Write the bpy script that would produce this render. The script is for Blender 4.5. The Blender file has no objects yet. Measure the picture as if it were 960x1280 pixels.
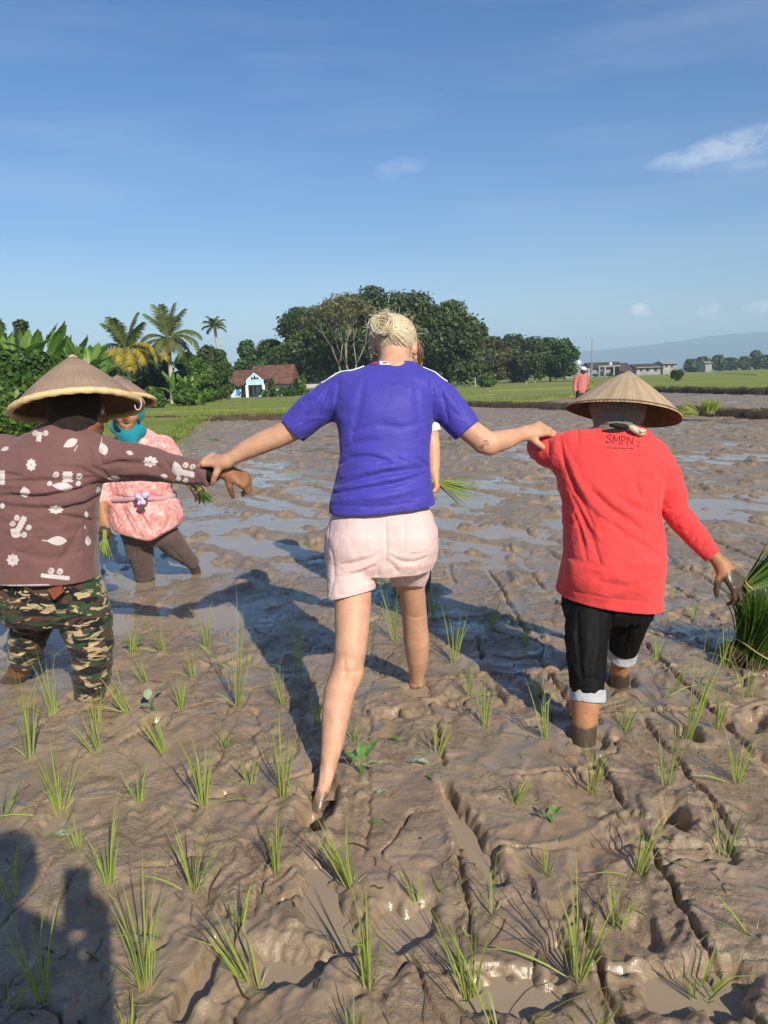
import bpy, math, random
import numpy as np
from mathutils import Vector, Matrix
from mathutils.bvhtree import BVHTree

scene = bpy.context.scene
COL = scene.collection
random.seed(7)
RNG = np.random.default_rng(11)

# ------------------------------------------------------------------ camera
F = 931.0
PIT = math.radians(10.1)
ROL = math.radians(1.9)
CH = 1.35
CAMP = np.array([0.0, 0.0, CH])
cam_d = bpy.data.cameras.new("camera")
cam = bpy.data.objects.new("camera", cam_d)
COL.objects.link(cam)
cam_d.sensor_fit = 'VERTICAL'
cam_d.sensor_height = 36.0
cam_d.lens = 36.0 * F / 1280.0
cam_d.clip_start = 0.02
cam_d.clip_end = 30000
_f = Vector((0, math.cos(PIT), -math.sin(PIT)))
_dn = Vector((0, -math.sin(PIT), -math.cos(PIT)))
_X = Vector((1, 0, 0))
_right = _X * math.cos(ROL) + _dn * math.sin(ROL)
_down = _X * (-math.sin(ROL)) + _dn * math.cos(ROL)
_m = Matrix.Identity(4)
for i in range(3):
    _m[i][0] = _right[i]
    _m[i][1] = -_down[i]
    _m[i][2] = -_f[i]
    _m[i][3] = CAMP[i]
cam.matrix_world = _m
scene.camera = cam

# ------------------------------------------------------------------ light
SUN_AZ = math.radians(25.3 + 180 - 360)      # compass heading to the sun: behind the camera, to the right
SUN_EL = math.radians(32.6)
TOSUN = Vector((math.sin(math.radians(25.3)) * math.cos(SUN_EL),
                -math.cos(math.radians(25.3)) * math.cos(SUN_EL), math.sin(SUN_EL)))
sun_d = bpy.data.lights.new("sun", 'SUN')
sun = bpy.data.objects.new("sun", sun_d)
COL.objects.link(sun)
sun_d.energy = 5.0
sun_d.angle = math.radians(0.53)
sun_d.color = (1.0, 0.92, 0.78)
sun.rotation_euler = TOSUN.to_track_quat('Z', 'Y').to_euler()

world = bpy.data.worlds.new("World")
scene.world = world
world.use_nodes = True
wn = world.node_tree
wn.nodes.clear()
wout = wn.nodes.new("ShaderNodeOutputWorld")
wbg = wn.nodes.new("ShaderNodeBackground")
wbg.inputs['Strength'].default_value = 0.090
sky = wn.nodes.new("ShaderNodeTexSky")
sky.sky_type = 'NISHITA'
sky.sun_disc = False
sky.sun_elevation = SUN_EL
sky.sun_rotation = math.atan2(TOSUN.x, TOSUN.y)
sky.altitude = 300
sky.air_density = 1.0
sky.dust_density = 0.55
sky.ozone_density = 2.2
wn.links.new(wbg.outputs[0], wout.inputs['Surface'])

scene.view_settings.view_transform = 'Standard'
scene.view_settings.look = 'None'
scene.view_settings.gamma = 1.0
scene.view_settings.use_curve_mapping = False
scene.view_settings.exposure = 0.45
scene.cycles.use_denoising = True
scene.cycles.max_bounces = 8
scene.cycles.transparent_max_bounces = 12
scene.cycles.volume_bounces = 0
scene.cycles.sample_clamp_indirect = 6.0


def ray(x, y):
    u = (x - 480.0) / F
    v = (y - 640.0) / F
    u2 = u * math.cos(ROL) - v * math.sin(ROL)
    v2 = u * math.sin(ROL) + v * math.cos(ROL)
    return np.array([u2, math.cos(PIT) - v2 * math.sin(PIT), -math.sin(PIT) - v2 * math.cos(PIT)])


def P(x, y, d):
    r = ray(x, y)
    return r / r[1] * d + CAMP


def G(x, y, z=0.0):
    r = ray(x, y)
    return r * ((z - CH) / r[2]) + CAMP


def M(d):
    """metres covered by one photograph pixel at forward distance d"""
    return d / 931.0


def project(p):
    """world points (n,3) to photograph pixels"""
    q = np.asarray(p, float) - CAMP
    fwd = q[:, 1] * math.cos(PIT) - q[:, 2] * math.sin(PIT)
    dn = -q[:, 1] * math.sin(PIT) - q[:, 2] * math.cos(PIT)
    u2 = q[:, 0] / fwd
    v2 = dn / fwd
    u = u2 * math.cos(ROL) + v2 * math.sin(ROL)
    v = -u2 * math.sin(ROL) + v2 * math.cos(ROL)
    return np.stack([480 + u * F, 640 + v * F], 1)


# clouds: thin streaks and small puffs on the sky, by direction
def nd(tree, t, **kw):
    n = tree.nodes.new(t)
    for k, v in kw.items():
        setattr(n, k, v)
    return n


def build_sky():
    L = wn.links
    tc = nd(wn, "ShaderNodeTexCoord")

    def mth(op, a, b=None, c=None):
        n = nd(wn, "ShaderNodeMath", operation=op)
        for i, v in enumerate((a, b, c)):
            if v is None:
                continue
            if isinstance(v, (int, float)):
                n.inputs[i].default_value = v
            else:
                L.new(v, n.inputs[i])
        return n.outputs[0]

    def dot(v):
        n = nd(wn, "ShaderNodeVectorMath", operation='DOT_PRODUCT')
        L.new(tc.outputs['Generated'], n.inputs[0])
        n.inputs[1].default_value = v
        return n.outputs['Value']

    mp = nd(wn, "ShaderNodeMapping")
    L.new(tc.outputs['Generated'], mp.inputs['Vector'])
    mp.inputs['Scale'].default_value = (1.0, 1.0, 2.2)
    n1 = nd(wn, "ShaderNodeTexNoise")
    n1.inputs['Scale'].default_value = 34
    n1.inputs['Detail'].default_value = 6
    n1.inputs['Roughness'].default_value = 0.62
    n1.inputs['Distortion'].default_value = 0.5
    L.new(mp.outputs[0], n1.inputs['Vector'])
    total = None
    #        x,   y,  half width, half height, tilt deg, density
    puffs = [(905, 186, 70, 18, -17, 0.30), (962, 172, 54, 17, -20, 0.30), (850, 199, 40, 11, -12, 0.20), (930, 205, 46, 9, -8, 0.12),
             (799, 387, 10, 8, 0, 1.1), (806, 390, 9, 6, 0, 0.7), (885, 389, 13, 7, 0, 0.7), (893, 386, 8, 7, 0, 0.6), (955, 384, 24, 8, 0, 0.5),
             (802, 415, 36, 14, 0, 0.33), (665, 408, 30, 12, 0, 0.25), (900, 412, 80, 18, -4, 0.22),
             (500, 210, 36, 12, -10, 0.10)]
    for (x, y, hw, hh, tilt, den) in puffs:
        c = Vector(ray(x, y)).normalized()
        r = Vector(ray(x + 10 * math.cos(math.radians(tilt)), y + 10 * math.sin(math.radians(tilt)))).normalized()
        t1 = (r - c)
        t1 = (t1 - c * t1.dot(c)).normalized()
        t2 = c.cross(t1)
        s = F / c.dot(_f)
        a = mth('DIVIDE', mth('SUBTRACT', dot(t1), 0.0), hw / s)
        b = mth('DIVIDE', dot(t2), hh / s)
        q = mth('ADD', mth('MULTIPLY', a, a), mth('MULTIPLY', b, b))
        front = mth('GREATER_THAN', dot(c), 0.6)
        m = mth('MAXIMUM', mth('SUBTRACT', 1.25, q), 0.0)
        m = mth('MULTIPLY', m, mth('MULTIPLY', mth('SUBTRACT', mth('MULTIPLY', n1.outputs['Fac'], 3.2), 0.9), den))
        m = mth('MULTIPLY', mth('MINIMUM', mth('MAXIMUM', m, 0), den), front)
        total = m if total is None else mth('MAXIMUM', total, m)
    # very thin high haze bands
    mp2 = nd(wn, "ShaderNodeMapping")
    mp2.inputs['Scale'].default_value = (1.2, 1.2, 9.0)
    mp2.inputs['Rotation'].default_value = (0.05, 0.03, 0)
    L.new(tc.outputs['Generated'], mp2.inputs['Vector'])
    n2 = nd(wn, "ShaderNodeTexNoise")
    n2.inputs['Scale'].default_value = 2.0
    n2.inputs['Detail'].default_value = 4
    L.new(mp2.outputs[0], n2.inputs['Vector'])
    band = mth('MULTIPLY', mth('MAXIMUM', mth('SUBTRACT', n2.outputs['Fac'], 0.45), 0), 0.30)
    total = mth('ADD', total, band)
    mix = nd(wn, "ShaderNodeMix", data_type='RGBA')
    L.new(total, mix.inputs['Factor'])
    # richer blue of a phone picture: sky colour slightly deepened
    hs = nd(wn, "ShaderNodeHueSaturation")
    hs.inputs['Saturation'].default_value = 1.38
    hs.inputs['Hue'].default_value = 0.511
    L.new(sky.outputs[0], hs.inputs['Color'])
    L.new(hs.outputs[0], mix.inputs['A'])
    mix.inputs['B'].default_value = (11.5, 11.3, 11.2, 1)
    L.new(mix.outputs['Result'], wbg.inputs['Color'])


build_sky()


# ------------------------------------------------------------------ objects
def put(o, parent=None):
    COL.objects.link(o)
    if parent is not None:
        o.parent = parent
    return o


def thing(name, label, cat, loc=(0, 0, 0), group=None, rz=0.0):
    o = bpy.data.objects.new(name, None)
    o.empty_display_size = 0.1
    COL.objects.link(o)
    o.location = loc
    o.rotation_euler = (0, 0, rz)
    o['label'] = label
    o['category'] = cat
    if group:
        o['group'] = group
    return o


def tag(o, label, cat, group=None):
    o['label'] = label
    o['category'] = cat
    if group:
        o['group'] = group
    return o


def kind(o, k):
    o['kind'] = k
    return o


def mesh_data(name, verts, faces, mats=(), smooth=True, attrs=None, mat_idx=None, uv=None):
    verts = np.asarray(verts, np.float32)
    me = bpy.data.meshes.new(name)
    if isinstance(faces, np.ndarray):
        nf, k = faces.shape
        me.vertices.add(len(verts))
        me.vertices.foreach_set('co', verts.ravel())
        me.loops.add(nf * k)
        me.loops.foreach_set('vertex_index', faces.astype(np.int32).ravel())
        me.polygons.add(nf)
        me.polygons.foreach_set('loop_start', np.arange(0, nf * k, k, dtype=np.int32))
        me.update(calc_edges=True)
        me.validate()
    else:
        me.from_pydata([tuple(map(float, v)) for v in verts], [], faces)
        me.update()
    for m in mats:
        me.materials.append(m)
    if mat_idx is not None:
        me.polygons.foreach_set('material_index', np.asarray(mat_idx, np.int32))
    if smooth:
        me.polygons.foreach_set('use_smooth', np.ones(len(me.polygons), bool))
    for an, av in (attrs or {}).items():
        at = me.attributes.new(an, 'FLOAT', 'POINT')
        at.data.foreach_set('value', np.asarray(av, np.float32))
    if uv is not None:
        ul = me.uv_layers.new(name='UVMap')
        li = np.empty(len(me.loops), np.int32)
        me.loops.foreach_get('vertex_index', li)
        ul.data.foreach_set('uv', np.asarray(uv, np.float32)[li].ravel())
    me.update()
    return me


def mobj(name, verts, faces, mats=(), parent=None, origin=None, **kw):
    """one mesh object from world-space verts; parent is an Empty without rotation"""
    verts = np.asarray(verts, float)
    if parent is not None and origin is None:
        o_ = np.zeros(3)
        p = parent
        while p is not None:
            o_ = o_ + np.array(p.location)
            p = p.parent
        verts = verts - o_
    if not isinstance(mats, (list, tuple)):
        mats = [mats]
    loc = None
    if origin is not None:
        verts = verts - np.asarray(origin)
        loc = origin
    o = bpy.data.objects.new(name, mesh_data(name, verts, faces, mats, **kw))
    put(o, parent)
    if loc is not None:
        o.location = loc
    return o


class MB:
    """collects simple solids into one mesh"""

    def __init__(s):
        s.v = []
        s.f = []
        s.t = []

    def add(s, v, f, tone=0.5):
        b = len(s.v)
        s.v.extend([tuple(map(float, p)) for p in v])
        s.f.extend([tuple(i + b for i in q) for q in f])
        s.t.extend([tone] * len(v))

    def box(s, c, size, rz=0.0, tone=0.5):
        x, y, z = [k / 2 for k in size]
        cs, sn = math.cos(rz), math.sin(rz)
        v = []
        for dz in (-z, z):
            for dx, dy in ((-x, -y), (x, -y), (x, y), (-x, y)):
                v.append((c[0] + dx * cs - dy * sn, c[1] + dx * sn + dy * cs, c[2] + dz))
        s.add(v, [(3, 2, 1, 0), (4, 5, 6, 7), (0, 1, 5, 4), (1, 2, 6, 5), (2, 3, 7, 6), (3, 0, 4, 7)], tone)

    def tube(s, pts, radii, n=8, tone=0.5, cap=True):
        pts = [Vector(p) for p in pts]
        if isinstance(radii, (int, float)):
            radii = [radii] * len(pts)
        rings = []
        prev = None
        for i, p in enumerate(pts):
            t = (pts[min(i + 1, len(pts) - 1)] - pts[max(i - 1, 0)])
            t = t.normalized() if t.length > 1e-9 else Vector((0, 0, 1))
            if prev is None:
                a = t.orthogonal().normalized()
            else:
                a = (prev - t * prev.dot(t))
                a = a.normalized() if a.length > 1e-6 else t.orthogonal().normalized()
            prev = a
            b = t.cross(a)
            rings.append([p + (a * math.cos(2 * math.pi * k / n) + b * math.sin(2 * math.pi * k / n)) * radii[i] for k in range(n)])
        v = [q for r in rings for q in r]
        f = []
        for i in range(len(pts) - 1):
            for k in range(n):
                f.append((i * n + k, i * n + (k + 1) % n, (i + 1) * n + (k + 1) % n, (i + 1) * n + k))
        if cap:
            f.append(tuple(range(n - 1, -1, -1)))
            f.append(tuple((len(pts) - 1) * n + k for k in range(n)))
        s.add(v, f, tone)

    def prism(s, poly, y0, y1, tone=0.5):
        """polygon in x,z pushed along y"""
        n = len(poly)
        v = [(x, y0, z) for x, z in poly] + [(x, y1, z) for x, z in poly]
        f = [tuple(range(n)), tuple(range(2 * n - 1, n - 1, -1))]
        for k in range(n):
            f.append((k, k + n, (k + 1) % n + n, (k + 1) % n))
        s.add(v, f, tone)

    def build(s, name, mat, parent=None, smooth=False, origin=None):
        return mobj(name, np.array(s.v), s.f, mat, parent, origin=origin, smooth=smooth, attrs={'tone': s.t})


# ------------------------------------------------------------------ materials
def S(r, g, b):
    def c(x):
        x /= 255.0
        return x / 12.92 if x <= 0.04045 else ((x + 0.055) / 1.055) ** 2.4
    return (c(r), c(g), c(b), 1.0)


class Mat:
    def __init__(s, name, base=(0.5, 0.5, 0.5, 1), rough=0.6, spec=0.4, **kw):
        s.m = bpy.data.materials.new(name)
        s.m.use_nodes = True
        s.t = s.m.node_tree
        s.b = s.t.nodes['Principled BSDF']
        s.out = s.t.nodes['Material Output']
        s.set('Base Color', base)
        s.set('Roughness', rough)
        s.set('Specular IOR Level', spec)
        for k, v in kw.items():
            s.set(k.replace('_', ' '), v)
        s.h = None

    def link(s, v, sock):
        if isinstance(v, bpy.types.NodeSocket):
            s.t.links.new(v, sock)
        elif isinstance(v, (tuple, list)) and len(v) == 3 and sock.type == 'RGBA':
            sock.default_value = (*v, 1)
        else:
            sock.default_value = v

    def set(s, k, v):
        s.link(v, s.b.inputs[k])

    def n(s, t, **kw):
        return nd(s.t, t, **kw)

    def coord(s, which='Object', scale=(1, 1, 1), rot=(0, 0, 0)):
        tc = s.n("ShaderNodeTexCoord")
        mp = s.n("ShaderNodeMapping")
        mp.inputs['Scale'].default_value = scale
        mp.inputs['Rotation'].default_value = rot
        s.t.links.new(tc.outputs[which], mp.inputs['Vector'])
        return mp.outputs[0]

    def noise(s, vec, scale, detail=4, rough=0.55, dist=0.0):
        n = s.n("ShaderNodeTexNoise")
        n.inputs['Scale'].default_value = scale
        n.inputs['Detail'].default_value = detail
        n.inputs['Roughness'].default_value = rough
        n.inputs['Distortion'].default_value = dist
        s.t.links.new(vec, n.inputs['Vector'])
        return n.outputs['Fac']

    def vor(s, vec, scale, feature='F1', out='Distance'):
        n = s.n("ShaderNodeTexVoronoi", feature=feature)
        n.inputs['Scale'].default_value = scale
        s.t.links.new(vec, n.inputs['Vector'])
        return n.outputs[out]

    def wave(s, vec, scale, dist=0.0, kind='BANDS', direction='X', detail=2):
        n = s.n("ShaderNodeTexWave", wave_type=kind)
        if kind == 'BANDS':
            n.bands_direction = direction
        n.inputs['Scale'].default_value = scale
        n.inputs['Distortion'].default_value = dist
        n.inputs['Detail'].default_value = detail
        s.t.links.new(vec, n.inputs['Vector'])
        return n.outputs['Fac']

    def attr(s, name):
        n = s.n("ShaderNodeAttribute", attribute_name=name)
        return n.outputs['Fac']

    def sep(s, vec):
        n = s.n("ShaderNodeSeparateXYZ")
        s.t.links.new(vec, n.inputs[0])
        return n.outputs

    def math(s, op, a, b=None, c=None, clamp=False):
        n = s.n("ShaderNodeMath", operation=op, use_clamp=clamp)
        for i, v in enumerate((a, b, c)):
            if v is not None:
                s.link(v, n.inputs[i])
        return n.outputs[0]

    def step(s, v, a, b):
        n = s.n("ShaderNodeMapRange", interpolation_type='SMOOTHSTEP')
        s.link(v, n.inputs['Value'])
        n.inputs['From Min'].default_value = a
        n.inputs['From Max'].default_value = b
        return n.outputs['Result']

    def ramp(s, v, stops, interp='LINEAR'):
        n = s.n("ShaderNodeValToRGB")
        e = n.color_ramp
        e.interpolation = interp
        while len(e.elements) < len(stops):
            e.elements.new(0.5)
        for el, (p, c) in zip(e.elements, stops):
            el.position = p
            el.color = c if len(c) == 4 else (*c, 1)
        s.link(v, n.inputs['Fac'])
        return n.outputs['Color']

    def mix(s, f, a, b, blend='MIX'):
        n = s.n("ShaderNodeMix", data_type='RGBA', blend_type=blend)
        s.link(f, n.inputs['Factor'])
        s.link(a, n.inputs['A'])
        s.link(b, n.inputs['B'])
        return n.outputs['Result']

    def bump(s, h, strength=0.3, dist=0.01):
        n = s.n("ShaderNodeBump")
        n.inputs['Strength'].default_value = strength
        n.inputs['Distance'].default_value = dist
        s.link(h, n.inputs['Height'])
        if s.h is not None:
            s.t.links.new(s.h, n.inputs['Normal'])
        s.h = n.outputs[0]
        s.t.links.new(s.h, s.b.inputs['Normal'])

    def translucent(s, col, fac):
        tr = s.n("ShaderNodeBsdfTranslucent")
        s.link(col, tr.inputs['Color'])
        mx = s.n("ShaderNodeMixShader")
        mx.inputs[0].default_value = fac
        s.t.links.new(s.b.outputs[0], mx.inputs[1])
        s.t.links.new(tr.outputs[0], mx.inputs[2])
        s.t.links.new(mx.outputs[0], s.out.inputs['Surface'])


def simple(name, col, rough=0.6, var=0.25, scale=8.0, spec=0.3, bump=0.0, coord='Object', **kw):
    m = Mat(name, col, rough, spec, **kw)
    v = m.coord(coord)
    f = m.noise(v, scale, 5)
    lo = tuple(c * (1 - var) for c in col[:3])
    hi = tuple(min(1, c * (1 + var)) for c in col[:3])
    m.set('Base Color', m.ramp(f, [(0.3, lo), (0.7, hi)]))
    if bump:
        m.bump(m.noise(v, scale * 4, 4), bump, 0.01)
    return m.m


def leafmat(name, dark, mid, light, trans=0.25, rough=0.5):
    m = Mat(name, mid, rough, 0.35)
    t = m.attr('tone')
    col = m.ramp(t, [(0.0, dark), (0.5, mid), (1.0, light)])
    m.set('Base Color', col)
    m.translucent(col, trans)
    return m.m


# ------------------------------------------------------------------ noise (numpy)
def _hash(ix, iy, iz, seed):
    h = (ix.astype(np.uint32) * np.uint32(374761393) + iy.astype(np.uint32) * np.uint32(668265263)
         + iz.astype(np.uint32) * np.uint32(2147483647) + np.uint32(seed * 1013 + 77))
    h = (h ^ (h >> np.uint32(13))) * np.uint32(1274126177)
    h = h ^ (h >> np.uint32(16))
    return h


def noise2(x, y, seed=0):
    xi = np.floor(x).astype(np.int64)
    yi = np.floor(y).astype(np.int64)
    fx = (x - xi).astype(np.float32)
    fy = (y - yi).astype(np.float32)
    ux = fx * fx * fx * (fx * (fx * 6 - 15) + 10)
    uy = fy * fy * fy * (fy * (fy * 6 - 15) + 10)
    z = np.zeros_like(xi)

    def g(a, b):
        h = _hash(xi + a, yi + b, z, seed)
        ang = (h & np.uint32(1023)).astype(np.float32) * np.float32(2 * math.pi / 1024)
        return np.cos(ang) * (fx - a) + np.sin(ang) * (fy - b)
    n00, n10, n01, n11 = g(0, 0), g(1, 0), g(0, 1), g(1, 1)
    a = n00 + ux * (n10 - n00)
    b = n01 + ux * (n11 - n01)
    return (a + uy * (b - a)) * 1.5


def noise3(p, seed=0):
    x, y, z = p[..., 0], p[..., 1], p[..., 2]
    xi = np.floor(x).astype(np.int64)
    yi = np.floor(y).astype(np.int64)
    zi = np.floor(z).astype(np.int64)
    f = [(x - xi), (y - yi), (z - zi)]
    u = [t * t * t * (t * (t * 6 - 15) + 10) for t in f]

    def g(a, b, c):
        h = _hash(xi + a, yi + b, zi + c, seed)
        gx = (h & np.uint32(255)).astype(np.float32) / 127.5 - 1
        gy = ((h >> np.uint32(8)) & np.uint32(255)).astype(np.float32) / 127.5 - 1
        gz = ((h >> np.uint32(16)) & np.uint32(255)).astype(np.float32) / 127.5 - 1
        return gx * (f[0] - a) + gy * (f[1] - b) + gz * (f[2] - c)

    def lerp(a, b, t):
        return a + t * (b - a)
    x00 = lerp(g(0, 0, 0), g(1, 0, 0), u[0])
    x10 = lerp(g(0, 1, 0), g(1, 1, 0), u[0])
    x01 = lerp(g(0, 0, 1), g(1, 0, 1), u[0])
    x11 = lerp(g(0, 1, 1), g(1, 1, 1), u[0])
    return lerp(lerp(x00, x10, u[1]), lerp(x01, x11, u[1]), u[2])


def fbm2(x, y, o=4, seed=0, gain=0.5):
    a, s = 1.0, 0.0
    for i in range(o):
        s = s + a * noise2(x * 2 ** i, y * 2 ** i, seed + i * 17)
        a *= gain
    return s


# ------------------------------------------------------------------ solids from distance fields
def V3(a):
    return np.asarray(a, np.float32)


class SDF:
    """a body or a garment as one continuous surface"""

    def __init__(s, lo, hi, vox):
        s.vox = vox
        s.lo = V3(lo)
        n = np.ceil((V3(hi) - s.lo) / vox).astype(int) + 1
        s.n = n
        s.ax = [s.lo[i] + np.arange(n[i], dtype=np.float32) * vox for i in range(3)]
        s.d = np.full(n, 0.2, np.float32)

    def _sl(s, lo, hi):
        a = np.maximum(np.floor((V3(lo) - s.lo) / s.vox).astype(int), 0)
        b = np.minimum(np.ceil((V3(hi) - s.lo) / s.vox).astype(int) + 1, s.n)
        if np.any(b <= a):
            return None, None
        sl = tuple(slice(a[i], b[i]) for i in range(3))
        g = [s.ax[0][sl[0]][:, None, None], s.ax[1][sl[1]][None, :, None], s.ax[2][sl[2]][None, None, :]]
        return sl, g

    def _smin(s, sl, e, k):
        d = s.d[sl]
        if k > 0:
            h = np.maximum(k - np.abs(d - e), 0) / k
            s.d[sl] = np.minimum(d, e) - h * h * k * 0.25
        else:
            s.d[sl] = np.minimum(d, e)

    def _ssub(s, sl, e, k):
        d = s.d[sl]
        e = -e
        h = np.maximum(k - np.abs(d - e), 0) / max(k, 1e-6)
        s.d[sl] = np.maximum(d, e) + h * h * k * 0.25

    def _chain_d(s, g, pts, rad, flat=None):
        e = None
        for i in range(len(pts) - 1):
            a, b = V3(pts[i]), V3(pts[i + 1])
            ra, rb = rad[i], rad[i + 1]
            ba = b - a
            bb = float(ba @ ba) + 1e-12
            q = [g[j] - a[j] for j in range(3)]
            t = np.clip((q[0] * ba[0] + q[1] * ba[1] + q[2] * ba[2]) / bb, 0, 1)
            q = [q[j] - t * ba[j] for j in range(3)]
            sq = q[0] ** 2 + q[1] ** 2 + q[2] ** 2
            if flat is not None:
                nrm, f = flat
                dn = q[0] * nrm[0] + q[1] * nrm[1] + q[2] * nrm[2]
                sq = sq + dn * dn * (1 / (f * f) - 1)
            dd = np.sqrt(sq) - (ra + t * (rb - ra))
            e = dd if e is None else np.minimum(e, dd)
        return e

    def chain(s, pts, rad, k=0.02, flat=None, sub=False):
        pts = [V3(p) for p in pts]
        if isinstance(rad, (int, float)):
            rad = [rad] * len(pts)
        m = max(rad) + k + 2 * s.vox
        lo = np.min(pts, 0) - m
        hi = np.max(pts, 0) + m
        sl, g = s._sl(lo, hi)
        if sl is None:
            return
        e = s._chain_d(g, pts, rad, flat)
        (s._ssub if sub else s._smin)(sl, e, k)

    def ell(s, c, r, R=None, k=0.02, sub=False):
        c = V3(c)
        m = max(r) + k + 2 * s.vox
        sl, g = s._sl(c - m, c + m)
        if sl is None:
            return
        q = [g[j] - c[j] for j in range(3)]
        if R is not None:
            R = np.asarray(R, np.float32)
            q = [q[0] * R[0, j] + q[1] * R[1, j] + q[2] * R[2, j] for j in range(3)]
        k0 = np.sqrt((q[0] / r[0]) ** 2 + (q[1] / r[1]) ** 2 + (q[2] / r[2]) ** 2)
        k1 = np.sqrt((q[0] / r[0] ** 2) ** 2 + (q[1] / r[1] ** 2) ** 2 + (q[2] / r[2] ** 2) ** 2) + 1e-6
        e = k0 * (k0 - 1) / k1
        (s._ssub if sub else s._smin)(sl, e, k)

    def loft(s, secs, k=0.02, rot=0.0, pw=2.3):
        """secs: (centre, half width, half depth) from bottom to top along z"""
        secs = sorted(secs, key=lambda q: q[0][2])
        cz = np.array([q[0][2] for q in secs])
        cx = np.array([q[0][0] for q in secs])
        cy = np.array([q[0][1] for q in secs])
        w = np.array([q[1] for q in secs])
        t = np.array([q[2] for q in secs])
        mw = max(w.max(), t.max()) + 0.05
        sl, g = s._sl((cx.min() - mw, cy.min() - mw, cz[0] - 0.03), (cx.max() + mw, cy.max() + mw, cz[-1] + 0.03))
        zz = g[2].ravel()
        # smooth the profile a little so that the silhouette has no kinks
        zf = np.linspace(cz[0], cz[-1], 80)
        ker = np.hanning(11)
        ker /= ker.sum()

        def prof(v):
            f = np.interp(zf, cz, v)
            fp = np.concatenate([2 * f[0] - f[5:0:-1], f, 2 * f[-1] - f[-2:-7:-1]])
            return np.interp(zz, zf, np.convolve(fp, ker, 'valid')).astype(np.float32)[None, None, :]
        X, Y, Wd, Td = prof(cx), prof(cy), prof(w), prof(t)
        dx, dy = g[0] - X, g[1] - Y
        if rot:
            c_, s_ = math.cos(rot), math.sin(rot)
            dx, dy = dx * c_ + dy * s_, -dx * s_ + dy * c_
        a, b = np.abs(dx) / Wd, np.abs(dy) / Td
        q = (a ** pw + b ** pw) ** (1 / pw) + 1e-6
        gr = np.sqrt((a ** (pw - 1) / Wd) ** 2 + (b ** (pw - 1) / Td) ** 2) / q ** (pw - 1) + 1e-6
        e = (q - 1) / gr
        e = np.maximum(e, np.maximum(cz[0] - g[2], g[2] - cz[-1]))
        s._smin(sl, e.astype(np.float32), k)

    def cut(s, p, nrm, box=None, k=0.006):
        """remove what lies on the side nrm points to (inside box, if given)"""
        p = V3(p)
        nrm = V3(nrm)
        nrm = nrm / np.linalg.norm(nrm)
        if box is None:
            box = (s.lo, s.lo + s.n * s.vox)
        sl, g = s._sl(*box)
        e = (g[0] - p[0]) * nrm[0] + (g[1] - p[1]) * nrm[1] + (g[2] - p[2]) * nrm[2]
        s._ssub(sl, -e, k)

    def hollow(s, p, nrm, depth, wall, box):
        """open a hem or a cuff: scoop out the inside for some depth behind the plane"""
        p = V3(p)
        nrm = V3(nrm)
        nrm = nrm / np.linalg.norm(nrm)
        sl, g = s._sl(*box)
        e = (g[0] - p[0]) * nrm[0] + (g[1] - p[1]) * nrm[1] + (g[2] - p[2]) * nrm[2]
        inner = np.maximum(s.d[sl] + wall, -(e + depth))
        s.d[sl] = np.maximum(s.d[sl], -inner)

    def sample(s, p):
        i = np.clip(np.round((np.asarray(p, np.float32) - s.lo) / s.vox).astype(int), 0, s.n - 1)
        return s.d[i[..., 0], i[..., 1], i[..., 2]]

    def hit(s, x, y, near=None, far=None):
        """first point of the surface met along the line of sight through a photograph pixel"""
        r = ray(x, y)
        r = r / r[1]
        lo = s.lo[1] if near is None else near
        hi = s.lo[1] + s.n[1] * s.vox if far is None else far
        t = np.arange(lo, hi, s.vox * 0.5)
        p = r[None, :] * t[:, None] + CAMP
        inside = np.all((p > s.lo) & (p < s.lo + (s.n - 1) * s.vox), 1)
        v = np.where(inside, s.sample(p), 1.0)
        j = np.argmax(v < 0)
        return p[j] if v[j] < 0 else None

    def fold(s, px, amp, w, taper=True):
        """a crease (amp<0) or a ridge (amp>0) on the side that faces the camera, along photograph pixels"""
        pts = []
        px = np.asarray(px, float)
        seg = np.linalg.norm(np.diff(px, axis=0), axis=1)
        cum = np.concatenate([[0], np.cumsum(seg)])
        m = max(3, int(cum[-1] / 7))
        tt = np.linspace(0, cum[-1], m)
        for a, b in zip(np.interp(tt, cum, px[:, 0]), np.interp(tt, cum, px[:, 1])):
            h = s.hit(a, b)
            if h is not None:
                pts.append(h)
        if len(pts) < 2:
            return
        pts = [V3(q) for q in pts]
        # keep the run continuous
        run = [pts[0]]
        for q in pts[1:]:
            if np.linalg.norm(q - run[-1]) < 0.16:
                run.append(q)
        pts = run
        if len(pts) < 2:
            return
        n = len(pts)
        amp, w = amp * (1.5 if amp < 0 else 1.3), max(w * (0.70 if amp < 0 else 0.9), 1.5 * s.vox)
        ww = [w * (0.45 + 0.55 * math.sin(math.pi * (i + 0.3) / (n - 0.4))) if taper else w for i in range(n)]
        m = 3 * w
        sl, g = s._sl(np.min(pts, 0) - m, np.max(pts, 0) + m)
        if sl is None:
            return
        best = None
        for i in range(n - 1):
            a, b = pts[i], pts[i + 1]
            ba = b - a
            bb = float(ba @ ba) + 1e-12
            q = [g[j] - a[j] for j in range(3)]
            t = np.clip((q[0] * ba[0] + q[1] * ba[1] + q[2] * ba[2]) / bb, 0, 1)
            q = [q[j] - t * ba[j] for j in range(3)]
            wi = ww[i] + t * (ww[i + 1] - ww[i])
            r2 = (q[0] ** 2 + q[1] ** 2 + q[2] ** 2) / (wi * wi)
            e = np.exp(-r2) * (wi / w)
            best = e if best is None else np.maximum(best, e)
        s.d[sl] -= amp * best

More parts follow.
